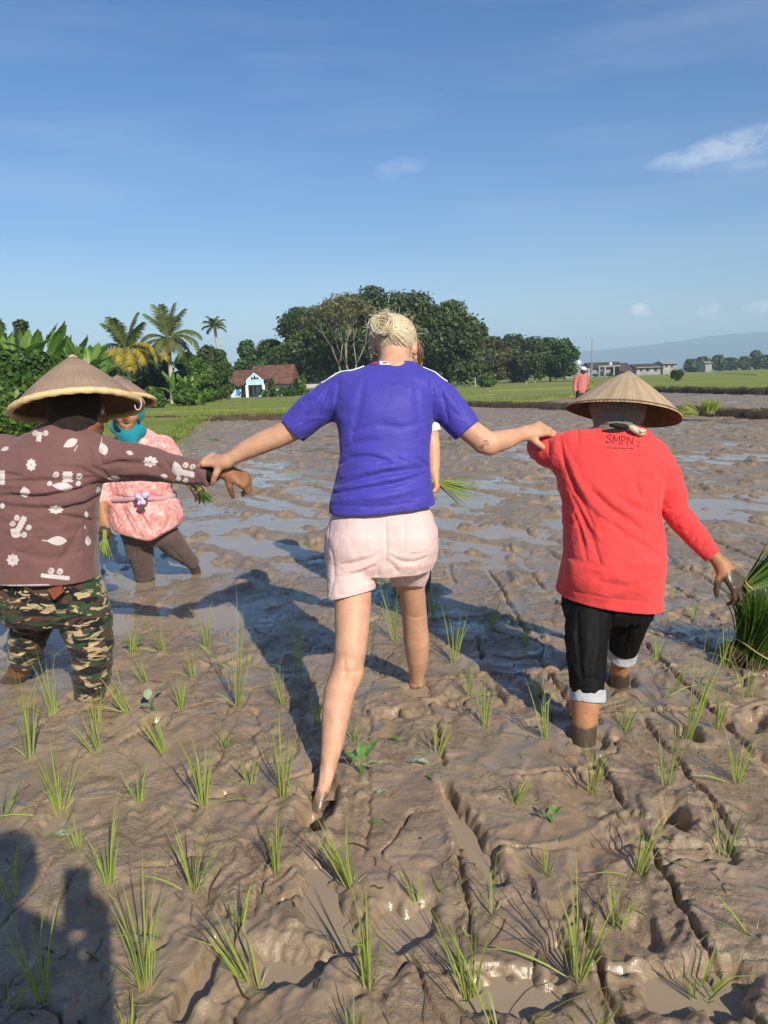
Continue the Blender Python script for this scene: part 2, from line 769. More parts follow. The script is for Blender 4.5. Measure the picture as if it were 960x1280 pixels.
    def rough(s, amp, scale, seed=0, stretch=(1, 1, 1), ridged=False, zlo=None, zhi=None):
        """soft unevenness of cloth or flesh"""
        m = np.abs(s.d) < 0.03
        idx = np.nonzero(m)
        p = np.stack([s.ax[i][idx[i]] for i in range(3)], -1)
        q = p / (np.asarray(stretch) * scale)
        v = noise3(q, seed) + 0.5 * noise3(q * 2.1, seed + 5)
        if ridged:
            v = np.clip(0.34 - np.abs(v) * 1.9, -0.5, 0.34) * sstep(-0.15, 0.25, noise3(p * 5.5, seed + 40))
        a = amp
        if zlo is not None:
            a = amp * np.clip((p[:, 2] - zlo) / 0.05, 0, 1) * np.clip((zhi - p[:, 2]) / 0.05, 0, 1)
        s.d[idx] -= (a * v).astype(np.float32)

    def net(s, smooth=1):
        d = s.d
        ins = d < 0
        n = np.array(d.shape) - 1
        anyv = np.zeros(n, bool)
        allv = np.ones(n, bool)
        for a in (0, 1):
            for b in (0, 1):
                for c in (0, 1):
                    q = ins[a:a + n[0], b:b + n[1], c:c + n[2]]
                    anyv |= q
                    allv &= q
        act = anyv & ~allv
        I = np.argwhere(act)
        idx = np.full(n, -1, np.int32)
        idx[act] = np.arange(len(I))
        cd = {}
        for a in (0, 1):
            for b in (0, 1):
                for c in (0, 1):
                    cd[a, b, c] = d[I[:, 0] + a, I[:, 1] + b, I[:, 2] + c]
        acc = np.zeros((len(I), 3))
        cnt = np.zeros(len(I))
        cor = list(cd)
        for p in cor:
            for ax in range(3):
                if p[ax] == 0:
                    q = list(p)
                    q[ax] = 1
                    q = tuple(q)
                    d0, d1 = cd[p], cd[q]
                    m = (d0 < 0) != (d1 < 0)
                    t = np.where(m, d0 / np.where(m, d0 - d1, 1), 0)
                    pos = np.tile(np.array(p, float), (len(I), 1))
                    pos[:, ax] += t
                    acc += pos * m[:, None]
                    cnt += m
        v = (I + acc / cnt[:, None]) * s.vox + s.lo
        quads = []
        for ax in range(3):
            b, c = [(1, 2), (2, 0), (0, 1)][ax]
            sa = [slice(None)] * 3
            sb = [slice(None)] * 3
            sa[ax] = slice(0, -1)
            sb[ax] = slice(1, None)
            i0, i1 = ins[tuple(sa)], ins[tuple(sb)]
            E = np.argwhere(i0 != i1)
            ok = (E[:, b] > 0) & (E[:, c] > 0) & (E[:, b] < n[b]) & (E[:, c] < n[c])
            E = E[ok]
            fl = i0[tuple(E.T)]

            def at(db, dc):
                q = E.copy()
                q[:, b] -= db
                q[:, c] -= dc
                return idx[tuple(q.T)]
            Q = np.stack([at(1, 1), at(0, 1), at(0, 0), at(1, 0)], 1)
            Q[~fl] = Q[~fl][:, ::-1]
            quads.append(Q)
        f = np.concatenate(quads)
        f = f[np.all(f >= 0, 1)]
        for _ in range(smooth):
            e = np.concatenate([f[:, [0, 1]], f[:, [1, 2]], f[:, [2, 3]], f[:, [3, 0]]])
            nv = len(v)
            c = np.bincount(e[:, 0], minlength=nv) + np.bincount(e[:, 1], minlength=nv)
            av = np.stack([np.bincount(e[:, 0], v[e[:, 1], j], nv) + np.bincount(e[:, 1], v[e[:, 0], j], nv) for j in range(3)], 1)
            v = v * 0.5 + 0.5 * av / np.maximum(c, 1)[:, None]
        return v, f

    def drop_bits(s, v, f, keep=400):
        """remove stray islands smaller than keep vertices"""
        nv = len(v)
        lab = np.arange(nv)
        e = np.concatenate([f[:, [0, 1]], f[:, [1, 2]], f[:, [2, 3]], f[:, [3, 0]]])
        for _ in range(400):
            old = lab.copy()
            np.minimum.at(lab, e[:, 0], lab[e[:, 1]])
            np.minimum.at(lab, e[:, 1], lab[e[:, 0]])
            lab = lab[lab]
            if np.array_equal(old, lab):
                break
        cnt = np.bincount(lab, minlength=nv)
        ok = cnt[lab] >= keep
        nf = f[np.all(ok[f], 1)]
        mp = np.cumsum(ok) - 1
        return v[ok], mp[nf].astype(np.int32)

    def obj(s, name, mat, parent, smooth=1, **kw):
        v, f = s.net(smooth)
        v, f = s.drop_bits(v, f)
        at = kw.pop('attrs', None)
        attrs = at(v) if at else None
        return mobj(name, v, f, mat, parent, attrs=attrs, **kw)

# ================================================================== ground
def sstep(a, b, v):
    t = np.clip((v - a) / (b - a), 0, 1)
    return t * t * (3 - 2 * t)


LINE0, LINEW = 0.446, 0.267
HOLES = []      # x, y, rx, ry, turn, depth, rim


def hole(px, py, rx, ry, turn, depth, rim=0.4):
    g = G(px, py)
    HOLES.append((g[0], g[1], rx, ry, math.radians(turn), depth, rim))


hole(400, 1006, 0.065, 0.13, 8, 0.045, 0.1)
hole(392, 1030, 0.05, 0.085, 10, 0.085, 0.35)   # where the near foot goes in
hole(524, 868, 0.075, 0.080, 0, 0.035, 0.3)
hole(490, 905, 0.055, 0.045, 20, 0.075, 0.5)
hole(838, 1032, 0.055, 0.085, -10, 0.085, 0.5)
hole(460, 850, 0.070, 0.050, 0, 0.035, 0.5)
hole(733, 935, 0.085, 0.085, 0, 0.03, 0.3)
hole(775, 862, 0.08, 0.08, 0, 0.03, 0.3)
hole(118, 880, 0.10, 0.08, 0, 0.03, 0.3)
hole(858, 925, 0.05, 0.07, 20, 0.06, 0.5)
hole(588, 1060, 0.050, 0.20, 14, 0.046, 0.3)
hole(412, 1150, 0.075, 0.20, 16, 0.040, 0.3)
hole(360, 1225, 0.10, 0.07, 0, 0.036, 0.2)
hole(905, 1078, 0.04, 0.06, 0, 0.05, 0.4)
hole(560, 1010, 0.026, 0.07, 8, 0.045, 0.5)
hole(640, 1255, 0.14, 0.07, 0, 0.034, 0.2)
hole(870, 1250, 0.16, 0.08, 0, 0.034, 0.2)
hole(250, 1245, 0.035, 0.13, -12, 0.05, 0.3)
hole(590, 685, 0.20, 0.14, 0, 0.04, 0.6)
hole(365, 690, 0.30, 0.22, 0, 0.05, 0.3)
_r = random.Random(5)
for _ in range(26):
    _yy = _r.uniform(1.5, 5.5)
    _xx = _r.uniform(-0.55, 0.62) * _yy
    if abs(_xx) < 0.35 and 2.0 < _yy < 3.3:
        continue
    _q = _r.uniform(0.6, 1.1)
    HOLES.append((_xx, _yy, 0.045 * _q, 0.10 * _q, _r.uniform(-0.6, 0.6), _r.uniform(0.012, 0.034), _r.uniform(0.2, 0.5)))
POOLS = []      # broad shallow pools: x, y, rx, ry, depth
for (_px, _py, _a, _b, _d) in ((300, 650, 1.5, 1.9, 0.020), (205, 705, 0.95, 0.75, 0.032), (390, 600, 2.2, 2.4, 0.014), (640, 600, 1.5, 1.7, 0.016), (900, 580, 2.2, 1.8, 0.022),
                               (860, 640, 0.8, 0.8, 0.020), (330, 560, 3.5, 3.5, 0.012), (730, 545, 4, 4, 0.012), (560, 760, 0.35, 0.5, 0.014), (640, 700, 0.5, 0.6, 0.016), (30, 790, 0.7, 0.5, 0.03), (880, 495, 4, 3, 0.014)):
    _g = G(_px, _py)
    POOLS.append((_g[0], _g[1], _a, _b, _d * (0.95 if _py > 680 else 0.65)))


def mud_height(x, y):
    x = np.asarray(x, np.float64)
    y = np.asarray(y, np.float64)
    near = 1 - sstep(2.9, 5.6, y + 0.30 * np.abs(x) - 0.25 * x)
    wx = x + 0.07 * noise2(x * 1.7, y * 1.7, 91) + 0.02 * noise2(x * 6, y * 6, 93)
    wy = y + 0.07 * noise2(x * 1.7 + 9, y * 1.7, 92) + 0.02 * noise2(x * 6 + 4, y * 6, 94)
    base = 0.020 * fbm2(x * 0.75, y * 0.75, 3, 3) + 0.010 * noise2(x * 2.3, y * 2.3, 8)
    off = 0.036 * near + (1 - near) * (0.0145 + 0.018 * noise2(x * 0.30, y * 0.36, 12) + 0.006 * noise2(x * 1.1, y * 1.3, 13))
    for (px_, py_, ra, rb, dp) in POOLS:
        off = off - dp * np.exp(-(((x - px_) / ra) ** 2 + ((y - py_) / rb) ** 2) * (1 + 0.5 * noise2(x * 1.5, y * 1.5, 19)))
    rgh = sstep(-0.30, 0.40, noise2(x * 1.3, y * 1.3, 21) + 0.35 * noise2(x * 4, y * 4, 22))
    # smeared ridges and creases, domain-warped and drawn out diagonally
    w1 = 0.06 * noise2(x * 6, y * 6, 41)
    w2 = 0.06 * noise2(x * 6 + 3, y * 6, 42)
    u1, v1 = wx * 0.86 - wy * 0.5, wx * 0.5 + wy * 0.86
    l1 = 0.45 - np.abs(noise2(u1 * 6.5 + w1 * 10, v1 * 3.0 + w2 * 10, 31))
    l2 = 0.45 - np.abs(noise2(wx * 15 + w1 * 20, wy * 9 + w2 * 20, 32))
    l3 = noise2(x * 30 + 40 * w1, y * 22 + 40 * w2, 33)
    l4 = noise2(x * 74 + 50 * w2, y * 60, 34)
    lump = (0.021 * l1 + 0.0115 * l2 * (0.25 + rgh) + 0.0040 * l3 * (0.15 + rgh) + 0.0017 * l4 * (0.10 + rgh))
    lump *= (0.62 + 0.38 * near) * (0.55 + 0.45 * rgh)
    # little crumbs and lumps kicked up on top
    cr = sstep(0.36, 0.62, noise2(x * 21 + 9 * w1, y * 17, 36)) * sstep(0.0, 0.5, noise2(x * 3.1, y * 3.1, 37))
    lump += cr * 0.010 * (0.4 + 0.6 * near)
    # splits
    ck = np.abs(noise2(wx * 3.3 + 25 * w1 * 0.2, wy * 2.1, 45))
    lump -= near * 0.024 * np.exp(-(ck / 0.022) ** 2) * sstep(-0.10, 0.20, noise2(x * 2.1, y * 2.1, 46))
    h = base * (0.6 + 0.4 * near) + off + lump
    # clods thrown up in the wetter part
    cl = sstep(0.24, 0.55, noise2(x * 2.6, y * 1.9, 55) * 0.7 + noise2(x * 7.5, y * 4.2, 56) * 0.55)
    h += cl * (1 - near) * (0.022 + 0.026 * np.abs(noise2(x * 15, y * 10, 57)))
    # planting lines drawn across the plot, broken and wavering
    u = (x - LINE0 + 0.018 * noise2(x * 2 + 5, y * 2.6, 61) + 0.012 * noise2(x * 11, y * 11, 62)) / LINEW
    du = np.abs(u - np.round(u)) * LINEW
    mk = sstep(-0.22, 0.15, noise2(np.round(u) * 7.3 + 0.5, y * 2.6, 63)) * (0.30 + 0.70 * sstep(-0.1, 0.45, x))
    wid = (0.0065 + 0.0012 * np.clip(y - 2, 0, 10)) * (1 + 0.7 * noise2(x * 14, y * 14, 64) + 0.6 * noise2(x * 42, y * 42, 74))
    wid = np.maximum(wid, 0.003)
    fadel = 1 - sstep(4.2, 7.5, y)
    h -= mk * fadel * (0.036 * np.exp(-(du / wid) ** 2) - 0.007 * np.exp(-((du - 2.6 * wid) / (1.5 * wid)) ** 2))
    v = (y - 1.88 + 0.03 * noise2(x * 2.4, y * 2 + 4, 65) + 0.008 * noise2(x * 12, y * 12, 69)) / 0.42
    dv = np.abs(v - np.round(v)) * 0.42
    mk2 = sstep(-0.30, 0.1, noise2(x * 2.3, np.round(v) * 5.1, 66)) * sstep(-0.2, 0.45, x + 0.3 * noise2(x, y, 68))
    h -= mk2 * fadel * (0.012 * np.exp(-(dv / wid) ** 2) - 0.012 * np.exp(-((dv - 2.4 * wid) / (1.4 * wid)) ** 2) * (0.7 + 0.6 * noise2(x * 20, y * 20, 67)))
    # long furrows of the far mud, running away to the left
    q = x * 0.80 + y * 0.60 + 0.16 * noise2(x * 0.8, y * 0.8, 71) + 0.05 * noise2(x * 3, y * 3, 73)
    fq = np.abs(q / 0.62 - np.round(q / 0.62)) * 0.62
    h += (1 - near) * (0.030 * np.exp(-(fq / 0.085) ** 2) - 0.010 * np.exp(-((fq - 0.2) / 0.08) ** 2)) * sstep(-0.35, 0.3, noise2(x * 0.6, y * 0.6, 72)) * sstep(4, 7, y)
    for (hx, hy, rx, ry, tr, dp, rim) in HOLES:
        m = (np.abs(x - hx) < 0.6) & (np.abs(y - hy) < 0.6)
        if not np.any(m):
            continue
        xm, ym = x[m], y[m]
        dx, dy = xm - hx, ym - hy
        c, s = math.cos(tr), math.sin(tr)
        a, b = (dx * c + dy * s) / rx, (-dx * s + dy * c) / ry
        r = np.sqrt(a * a + b * b) + 0.30 * noise2(xm * 11, ym * 11, 77) + 0.16 * noise2(xm * 33, ym * 33, 79)
        core = 1 - sstep(0.35, 1.15, r)
        h[m] = h[m] * (1 - 0.5 * core) - dp * core + dp * rim * 0.55 * np.exp(-((r - 1.4) / 0.30) ** 2) * np.clip(0.3 + 1.3 * noise2(xm * 9, ym * 9, 78), 0, 1.2)
    return h


def mud_z(x, y):
    return float(mud_height(np.array([x]), np.array([y]))[0])


def build_ground():
    # mud
    m = Mat("mud", rough=0.4, spec=0.5)
    v = m.coord('Object')
    n1 = m.noise(v, 1.6, 5, 0.6)
    n2 = m.noise(v, 14, 5, 0.6, 0.4)
    n3 = m.noise(v, 120, 3, 0.6)
    c = m.ramp(n1, [(0.3, (0.240, 0.172, 0.103)), (0.55, (0.315, 0.232, 0.145)), (0.75, (0.370, 0.282, 0.184))])
    c2 = m.mix(m.step(n2, 0.30, 0.62), m.mix(0.30, c, (0.120, 0.080, 0.050)), c)
    wet = m.step(m.attr('h'), 0.0, 0.03)
    c3 = m.mix(wet, m.mix(0.30, c2, (0.25, 0.18, 0.11)), c2)
    dry = m.step(m.math('ADD', m.attr('h'), m.math('MULTIPLY', m.math('SUBTRACT', m.noise(v, 9, 5, 0.7), 0.5), 0.05)), 0.035, 0.085)
    c3 = m.mix(m.math('MULTIPLY', dry, 0.42), c3, (0.42, 0.33, 0.225))
    blot = m.step(m.noise(v, 3.7, 6, 0.68, 0.7), 0.50, 0.66)
    c3 = m.mix(m.math('MULTIPLY', blot, 0.46), c3, (0.150, 0.105, 0.066))
    grit = m.step(m.noise(v, 260, 2, 0.6), 0.58, 0.72)
    c3 = m.mix(m.math('MULTIPLY', grit, 0.30), c3, (0.12, 0.085, 0.055))
    m.set('Base Color', c3)
    r = m.math('ADD', m.math('MULTIPLY', m.step(n2, 0.3, 0.72), 0.22), 0.09)
    r = m.math('ADD', r, m.math('MULTIPLY', wet, 0.05))
    r = m.math('ADD', r, m.math('MULTIPLY', 0.22, m.math('SUBTRACT', 1.0, m.attr('near'))))
    m.set('Roughness', r)
    m.set('Coat Weight', m.math('MULTIPLY', m.step(m.noise(v, 7, 5, 0.65), 0.46, 0.64), m.math('MULTIPLY', 0.95, m.math('ADD', 0.15, m.math('MULTIPLY', 0.8, m.attr('near'))))))
    m.set('Coat Roughness', 0.06)
    m.set('Coat IOR', 1.35)
    slick = m.math('ADD', 0.12, m.math('MULTIPLY', 0.88, m.step(m.noise(v, 3.2, 4, 0.6, 0.5), 0.42, 0.62)))
    m.bump(m.math('MULTIPLY', m.noise(v, 40, 6, 0.70, 0.8), slick), 1.0, 0.013)
    m.bump(m.math('MULTIPLY', n3, slick), 0.5, 0.004)
    m.t.links.new(m.h, m.b.inputs['Coat Normal'])
    ny, ns = 1150, 860
    ys = 0.55 * (46.0 / 0.55) ** (np.linspace(0, 1, ny) ** 0.92)
    s = np.linspace(-0.98, 0.98, ns)
    s = np.sign(s) * (0.75 * np.abs(s) + 0.25 * s * s)
    Y = np.repeat(ys[:, None], ns, 1)
    X = s[None, :] * (Y + 0.9)
    H = mud_height(X.ravel(), Y.ravel())
    V = np.stack([X.ravel(), Y.ravel(), H], 1)
    i = np.arange(ny - 1)[:, None] * ns + np.arange(ns - 1)[None, :]
    i = i.ravel()
    Fq = np.stack([i, i + 1, i + ns + 1, i + ns], 1)
    kind(mobj('mud', V, Fq, m.m, attrs={'h': H, 'near': 1 - sstep(3.0, 7.0, Y.ravel())}), 'structure')

    # water lying in the hollows: silty, shiny
    w = Mat("silty_water", (0.225, 0.170, 0.118, 1), 0.05, 0.5)
    w.set('IOR', 1.36)
    v = w.coord('Object')
    w.set('Base Color', w.ramp(w.noise(v, 0.9, 4), [(0.3, (0.28, 0.213, 0.138)), (0.7, (0.35, 0.275, 0.188))]))
    w.set('Roughness', w.math('MULTIPLY', w.step(w.noise(v, 3.0, 3), 0.30, 0.70), 0.22))
    w.bump(w.noise(v, 7, 4), 0.10, 0.03)
    WL = 0.0085
    gx, gy = np.arange(-2.4, 2.41, 0.06), np.arange(0.3, 6.31, 0.06)
    dry = [G(392, 1026)[:2], G(490, 905)[:2], G(838, 1032)[:2], G(858, 925)[:2]]
    V = [(x, y, WL) for y in gy for x in gx]
    nx = len(gx)
    Fw = []
    for j in range(len(gy) - 1):
        for i in range(nx - 1):
            c = (gx[i] + .03, gy[j] + .03)
            if any(math.hypot(c[0] - q[0], c[1] - q[1]) < 0.13 for q in dry):
                continue
            Fw.append((j * nx + i, j * nx + i + 1, (j + 1) * nx + i + 1, (j + 1) * nx + i))
    k = len(V)
    x0, x1, y0, y1 = gx[0], gx[-1], gy[0], gy[-1]
    V += [(-46, y0, WL), (46, y0, WL), (-46, y1, WL), (46, y1, WL), (-46, 46, WL), (46, 46, WL), (x0, y0, WL), (x1, y0, WL), (x0, y1, WL), (x1, y1, WL)]
    Fw += [(k, k + 6, k + 8, k + 2), (k + 7, k + 1, k + 3, k + 9), (k + 2, k + 3, k + 5, k + 4)]
    kind(mobj('water', V, Fw, w.m, smooth=False), 'structure')

    # the plain under everything, out to the horizon
    g = Mat("plain", rough=0.9, spec=0.1)
    v = g.coord('Object', (0.02, 0.05, 1))
    n = g.noise(v, 1.0, 5, 0.6)
    g.set('Base Color', g.ramp(n, [(0.35, (0.10, 0.14, 0.03)), (0.5, (0.17, 0.20, 0.05)), (0.62, (0.15, 0.13, 0.07))]))
    R = 9000
    kind(mobj('ground', [(-R, -R, -0.12), (R, -R, -0.12), (R, R, -0.12), (-R, R, -0.12)], [(0, 1, 2, 3)], g.m), 'structure')


build_ground()

# ------------------------------------------------------------------ fields and bunds
FIELD_Z = 0.20


def field_mat(name, a, b, c, sc=(0.05, 0.35, 1)):
    g = Mat(name, rough=0.85, spec=0.15)
    v = g.coord('Object', sc)
    n = g.noise(v, 1.0, 5, 0.6)
    v2 = g.coord('Object')
    n2 = g.noise(v2, 3.0, 6, 0.7)
    col = g.ramp(n, [(0.34, a), (0.5, b), (0.66, c)])
    g.set('Base Color', g.mix(g.step(n2, 0.3, 0.75), g.mix(0.35, col, (0.09, 0.10, 0.02)), col))
    g.bump(g.noise(v2, 8, 5), 0.6, 0.1)
    return g.m


def slab(name, poly, top, bottom, mat, k='structure', rnd=0.0):
    poly = [(p[0], p[1]) for p in poly]
    n = len(poly)
    v = [(x, y, top) for x, y in poly] + [(x, y, bottom) for x, y in poly]
    area = sum(poly[i][0] * poly[(i + 1) % n][1] - poly[(i + 1) % n][0] * poly[i][1] for i in range(n))
    f = [tuple(range(n)) if area > 0 else tuple(range(n - 1, -1, -1))]
    for i in range(n):
        q = (i, i + n, (i + 1) % n + n, (i + 1) % n)
        f.append(q if area > 0 else q[::-1])
    return kind(mobj(name, v, f, mat, smooth=False), k)


def bund(name, pts, w, h, mat, seed=0):
    """earth bank with uneven sides along a ground line"""
    pts = [Vector((p[0], p[1], 0)) for p in pts]
    fine = []
    for a, b in zip(pts[:-1], pts[1:]):
        L = (b - a).length
        k = max(2, int(L / 0.18))
        fine += [a.lerp(b, i / k) for i in range(k)]
    fine.append(pts[-1])
    prof = [(-0.62, -0.12), (-0.5, 0.35), (-0.38, 0.85), (-0.12, 1.0), (0.15, 1.02), (0.38, 0.85), (0.52, 0.3), (0.62, -0.12)]
    V, Fc = [], []
    k = len(prof)
    for i, p in enumerate(fine):
        t = (fine[min(i + 1, len(fine) - 1)] - fine[max(i - 1, 0)]).normalized()
        nrm = Vector((t.y, -t.x, 0))
        for j, (a, b) in enumerate(prof):
            q = p + nrm * (a * w)
            q.z = b * h
            x = np.array([q.x * 1.8]), np.array([q.y * 1.8 + j])
            q.z += 0.22 * h * float(noise2(*x, seed)[0]) + (0.0 if b < 0 else 0.12 * h * float(noise2(x[0] * 4, x[1] * 4, seed + 3)[0]))
            q += nrm * (0.10 * w * float(noise2(x[0] * 2, x[1] * 2, seed + 9)[0]))
            V.append(q)
        if i:
            for j in range(k - 1):
                Fc.append((i * k - k + j, i * k - k + j + 1, i * k + j + 1, i * k + j))
    o = mobj(name, [tuple(v) for v in V], Fc, mat)
    return kind(o, 'structure')


def g2(x, y):
    p = G(x, y)
    return (p[0], p[1])


mat_earth = simple("earth", (0.075, 0.052, 0.030, 1), 0.8, 0.4, 3.0, bump=0.4)
mat_green = field_mat("field_green", (0.200, 0.240, 0.050), (0.265, 0.295, 0.080), (0.230, 0.200, 0.100))
mat_bright = field_mat("field_bright", (0.175, 0.235, 0.034), (0.240, 0.295, 0.058), (0.240, 0.225, 0.085))
mat_bankg = field_mat("bank_green", (0.08, 0.15, 0.02), (0.13, 0.21, 0.03), (0.15, 0.17, 0.05), (0.3, 0.3, 1))
mat_pondmud = simple("pond_edge", (0.15, 0.115, 0.07, 1), 0.8, 0.3, 0.5)

edge = [(-11.5, 12.6), (-6.6, 13.2), (-4.75, 14.8), (-5.6, 20.5), (-7.0, 28.3), (-2.1, 27.0), (0.8, 30.5), (3.7, 34.4), (5.1, 33.0),
        (8.2, 37.5), (13.0, 44.5)]
slab('field', edge + [(26, 90), (60, 260), (-120, 260), (-60, 60), (-40, 12)], FIELD_Z, -0.1, mat_green)
slab('field', [(13.2, 46), (16.6, 47.5), (18.4, 36.2), (24, 20), (80, 30), (420, 800), (60, 800), (26, 92)], FIELD_Z + 0.05, -0.1, mat_bright)
# strips of differently tall rice
slab('field_strip', [(-30, 36), (-4, 33), (3.6, 41), (7, 46), (-40, 50)], FIELD_Z + 0.06, 0.05, mat_bright)
slab('field_strip', [(8, 56), (40, 70), (52, 86), (12, 74)], FIELD_Z + 0.06, 0.05, mat_bright)
slab('field_strip', [(24, 42), (64, 60), (90, 86), (34, 62)], FIELD_Z + 0.12, 0.05, mat_green)
slab('field_strip', [(50, 100), (170, 150), (200, 230), (80, 180)], FIELD_Z + 0.12, 0.05, mat_bright)

bund('bund', [(-11.5, 12.4), (-6.6, 13.1), (-4.7, 14.7), (-5.5, 20.5), (-6.9, 28.2)], 0.35, 0.22, mat_bankg, 1)
bund('bund', [(-9, 28.9), (-7.0, 28.3), (-2.1, 26.9), (0.8, 30.4), (3.7, 34.3)], 0.5, 0.24, mat_earth, 2)
bund('bund', [(3.6, 34.6), (5.17, 31.5), (7.05, 28.2), (8.9, 23.4), (10.1, 19.4), (12.2, 12)], 0.62, 0.25, mat_earth, 3)
bund('bund', [(12.6, 46.0), (17.0, 47.8), (18.5, 36.2), (24.2, 19.5)], 0.9, 0.34, mat_earth, 4)
slab('pond_edge', [(5.6, 33.2), (8.6, 30.5), (12.5, 37), (13.2, 45)], 0.03, -0.1, mat_pondmud)

mat_grass = leafmat("grass", (0.12, 0.16, 0.028), (0.22, 0.29, 0.05), (0.34, 0.35, 0.10), 0.35, 0.55)


def grass(name, spots, hmin, hmax, width):
    """spots: x,y,z,scale  - thin bent blades in one mesh"""
    n = len(spots)
    p = np.asarray(spots)
    a = RNG.uniform(0, 2 * math.pi, n)
    h = RNG.uniform(hmin, hmax, n) * p[:, 3]
    w = width * RNG.uniform(0.6, 1.3, n)
    ln = RNG.uniform(0.05, 0.6, n) * h
    la = RNG.uniform(0, 2 * math.pi, n)
    dx, dy = np.cos(a) * w, np.sin(a) * w
    lx, ly = np.cos(la) * ln, np.sin(la) * ln
    b = p[:, :3]
    v = np.empty((n, 5, 3))
    v[:, 0] = b + np.stack([-dx, -dy, 0 * h], 1)
    v[:, 1] = b + np.stack([dx, dy, 0 * h], 1)
    v[:, 2] = b + np.stack([-dx * .7 + lx * .35, -dy * .7 + ly * .35, h * .6], 1)
    v[:, 3] = b + np.stack([dx * .7 + lx * .35, dy * .7 + ly * .35, h * .6], 1)
    v[:, 4] = b + np.stack([lx, ly, h * 0.95], 1)
    k = np.arange(n)[:, None] * 5
    f = np.concatenate([k + np.array([[0, 1, 3]]), k + np.array([[0, 3, 2]]), k + np.array([[2, 3, 4]])])
    t = np.repeat(np.clip(RNG.normal(0.5, 0.25, n), 0, 1), 5)
    return kind(mobj(name, v.reshape(-1, 3), f, mat_grass, attrs={'tone': t}, smooth=False), 'stuff')


def scatter_line(pts, n, w, z, sc=1.0, gap=0.0):
    out = []
    pts = [Vector((p[0], p[1], 0)) for p in pts]
    L = [(b - a).length for a, b in zip(pts[:-1], pts[1:])]
    tot = sum(L)
    while len(out) < n:
        t = random.uniform(0, tot)
        for (a, b), l in zip(zip(pts[:-1], pts[1:]), L):
            if t <= l:
                q = a.lerp(b, t / l)
                d = (b - a).normalized()
                o = random.gauss(0, w)
                q = q + Vector((d.y, -d.x, 0)) * o
                if noise2(np.array([q.x * 0.9]), np.array([q.y * 0.9]), 5)[0] > gap:
                    out.append((q.x, q.y, z, sc * random.uniform(0.6, 1.2)))
                break
            t -= l
    return out


spots = scatter_line(edge[:5], 3600, 0.30, 0.17, 0.7)
spots += scatter_line([(-7.2, 28.6), (-2.1, 27.3), (0.8, 30.8), (3.7, 34.7)], 4200, 0.4, 0.2, 0.9, -0.1)
spots += scatter_line([(3.9, 34.9), (5.3, 33.2), (8.2, 37.5), (13.0, 44.5)], 2500, 0.5, 0.18, 0.8, -0.1)
spots += scatter_line([(3.6, 34.6), (5.17, 31.5), (7.05, 28.2), (8.9, 23.4), (10.1, 19.4)], 1500, 0.16, 0.2, 0.6, 0.1)
spots += scatter_line([(13.2, 46.4), (17.2, 48.2), (18.9, 36.4), (24.6, 19.5)], 4000, 0.5, 0.26, 1.0, -0.2)
for _ in range(9000):
    y = random.uniform(15, 30)
    x = random.uniform(-0.62, -0.30) * y
    if x < -4.9 - (y - 15) * 0.17:
        spots.append((x, y, FIELD_Z, random.uniform(0.3, 0.65)))
for _ in range(15000):
    y = 30 + 34 * random.random() ** 1.4
    x = random.uniform(-0.45, 0.14) * y
    if y > 35.5 or x < 0.5:
        spots.append((x, y, FIELD_Z + 0.02, random.uniform(0.3, 0.7)))
grass('grass', spots, 0.08, 0.24, 0.008)

# ------------------------------------------------------------------ plants
def leafcloud(lobes, n, size, seed=0, gap=0.0, gs=1.2, flat=0.3, aspect=0.55):
    rg = np.random.default_rng(seed)
    lb = np.asarray(lobes, float)
    vol = (lb[:, 3] * lb[:, 4] * lb[:, 5]) ** 0.75
    li = rg.choice(len(lb), n, p=vol / vol.sum())
    d = rg.normal(size=(n, 3))
    d /= np.linalg.norm(d, axis=1)[:, None]
    r = rg.uniform(0.25, 1.0, n) ** 0.45
    r *= 1 + 0.18 * rg.normal(size=n) * (rg.random(n) < 0.3)
    L = lb[li]
    p = L[:, :3] + d * r[:, None] * L[:, 3:6]
    keep = noise3(p * gs / max(lb[:, 3].mean(), 0.1), seed + 3) > gap - 0.28
    p, d, li = p[keep], d[keep], li[keep]
    n = len(p)
    nr = d * 0.8 + rg.normal(size=(n, 3)) * 0.7 + np.array([0, 0, flat])
    nr /= np.linalg.norm(nr, axis=1)[:, None]
    a = rg.normal(size=(n, 3))
    a -= (a * nr).sum(1)[:, None] * nr
    a /= np.linalg.norm(a, axis=1)[:, None]
    b = np.cross(nr, a)
    s = size * rg.uniform(0.55, 1.3, n)[:, None]
    v = np.empty((n, 4, 3))
    v[:, 0] = p - a * s
    v[:, 1] = p - b * s * aspect + nr * s * 0.15
    v[:, 2] = p + a * s
    v[:, 3] = p + b * s * aspect + nr * s * 0.15
    f = np.arange(n)[:, None] * 4 + np.array([[0, 1, 2, 3]])
    lt = rg.uniform(-0.22, 0.22, len(lb))
    t = np.clip(0.5 + lt[li] + rg.normal(0, 0.17, n), 0, 1)
    return v.reshape(-1, 3), f, np.repeat(t, 4)


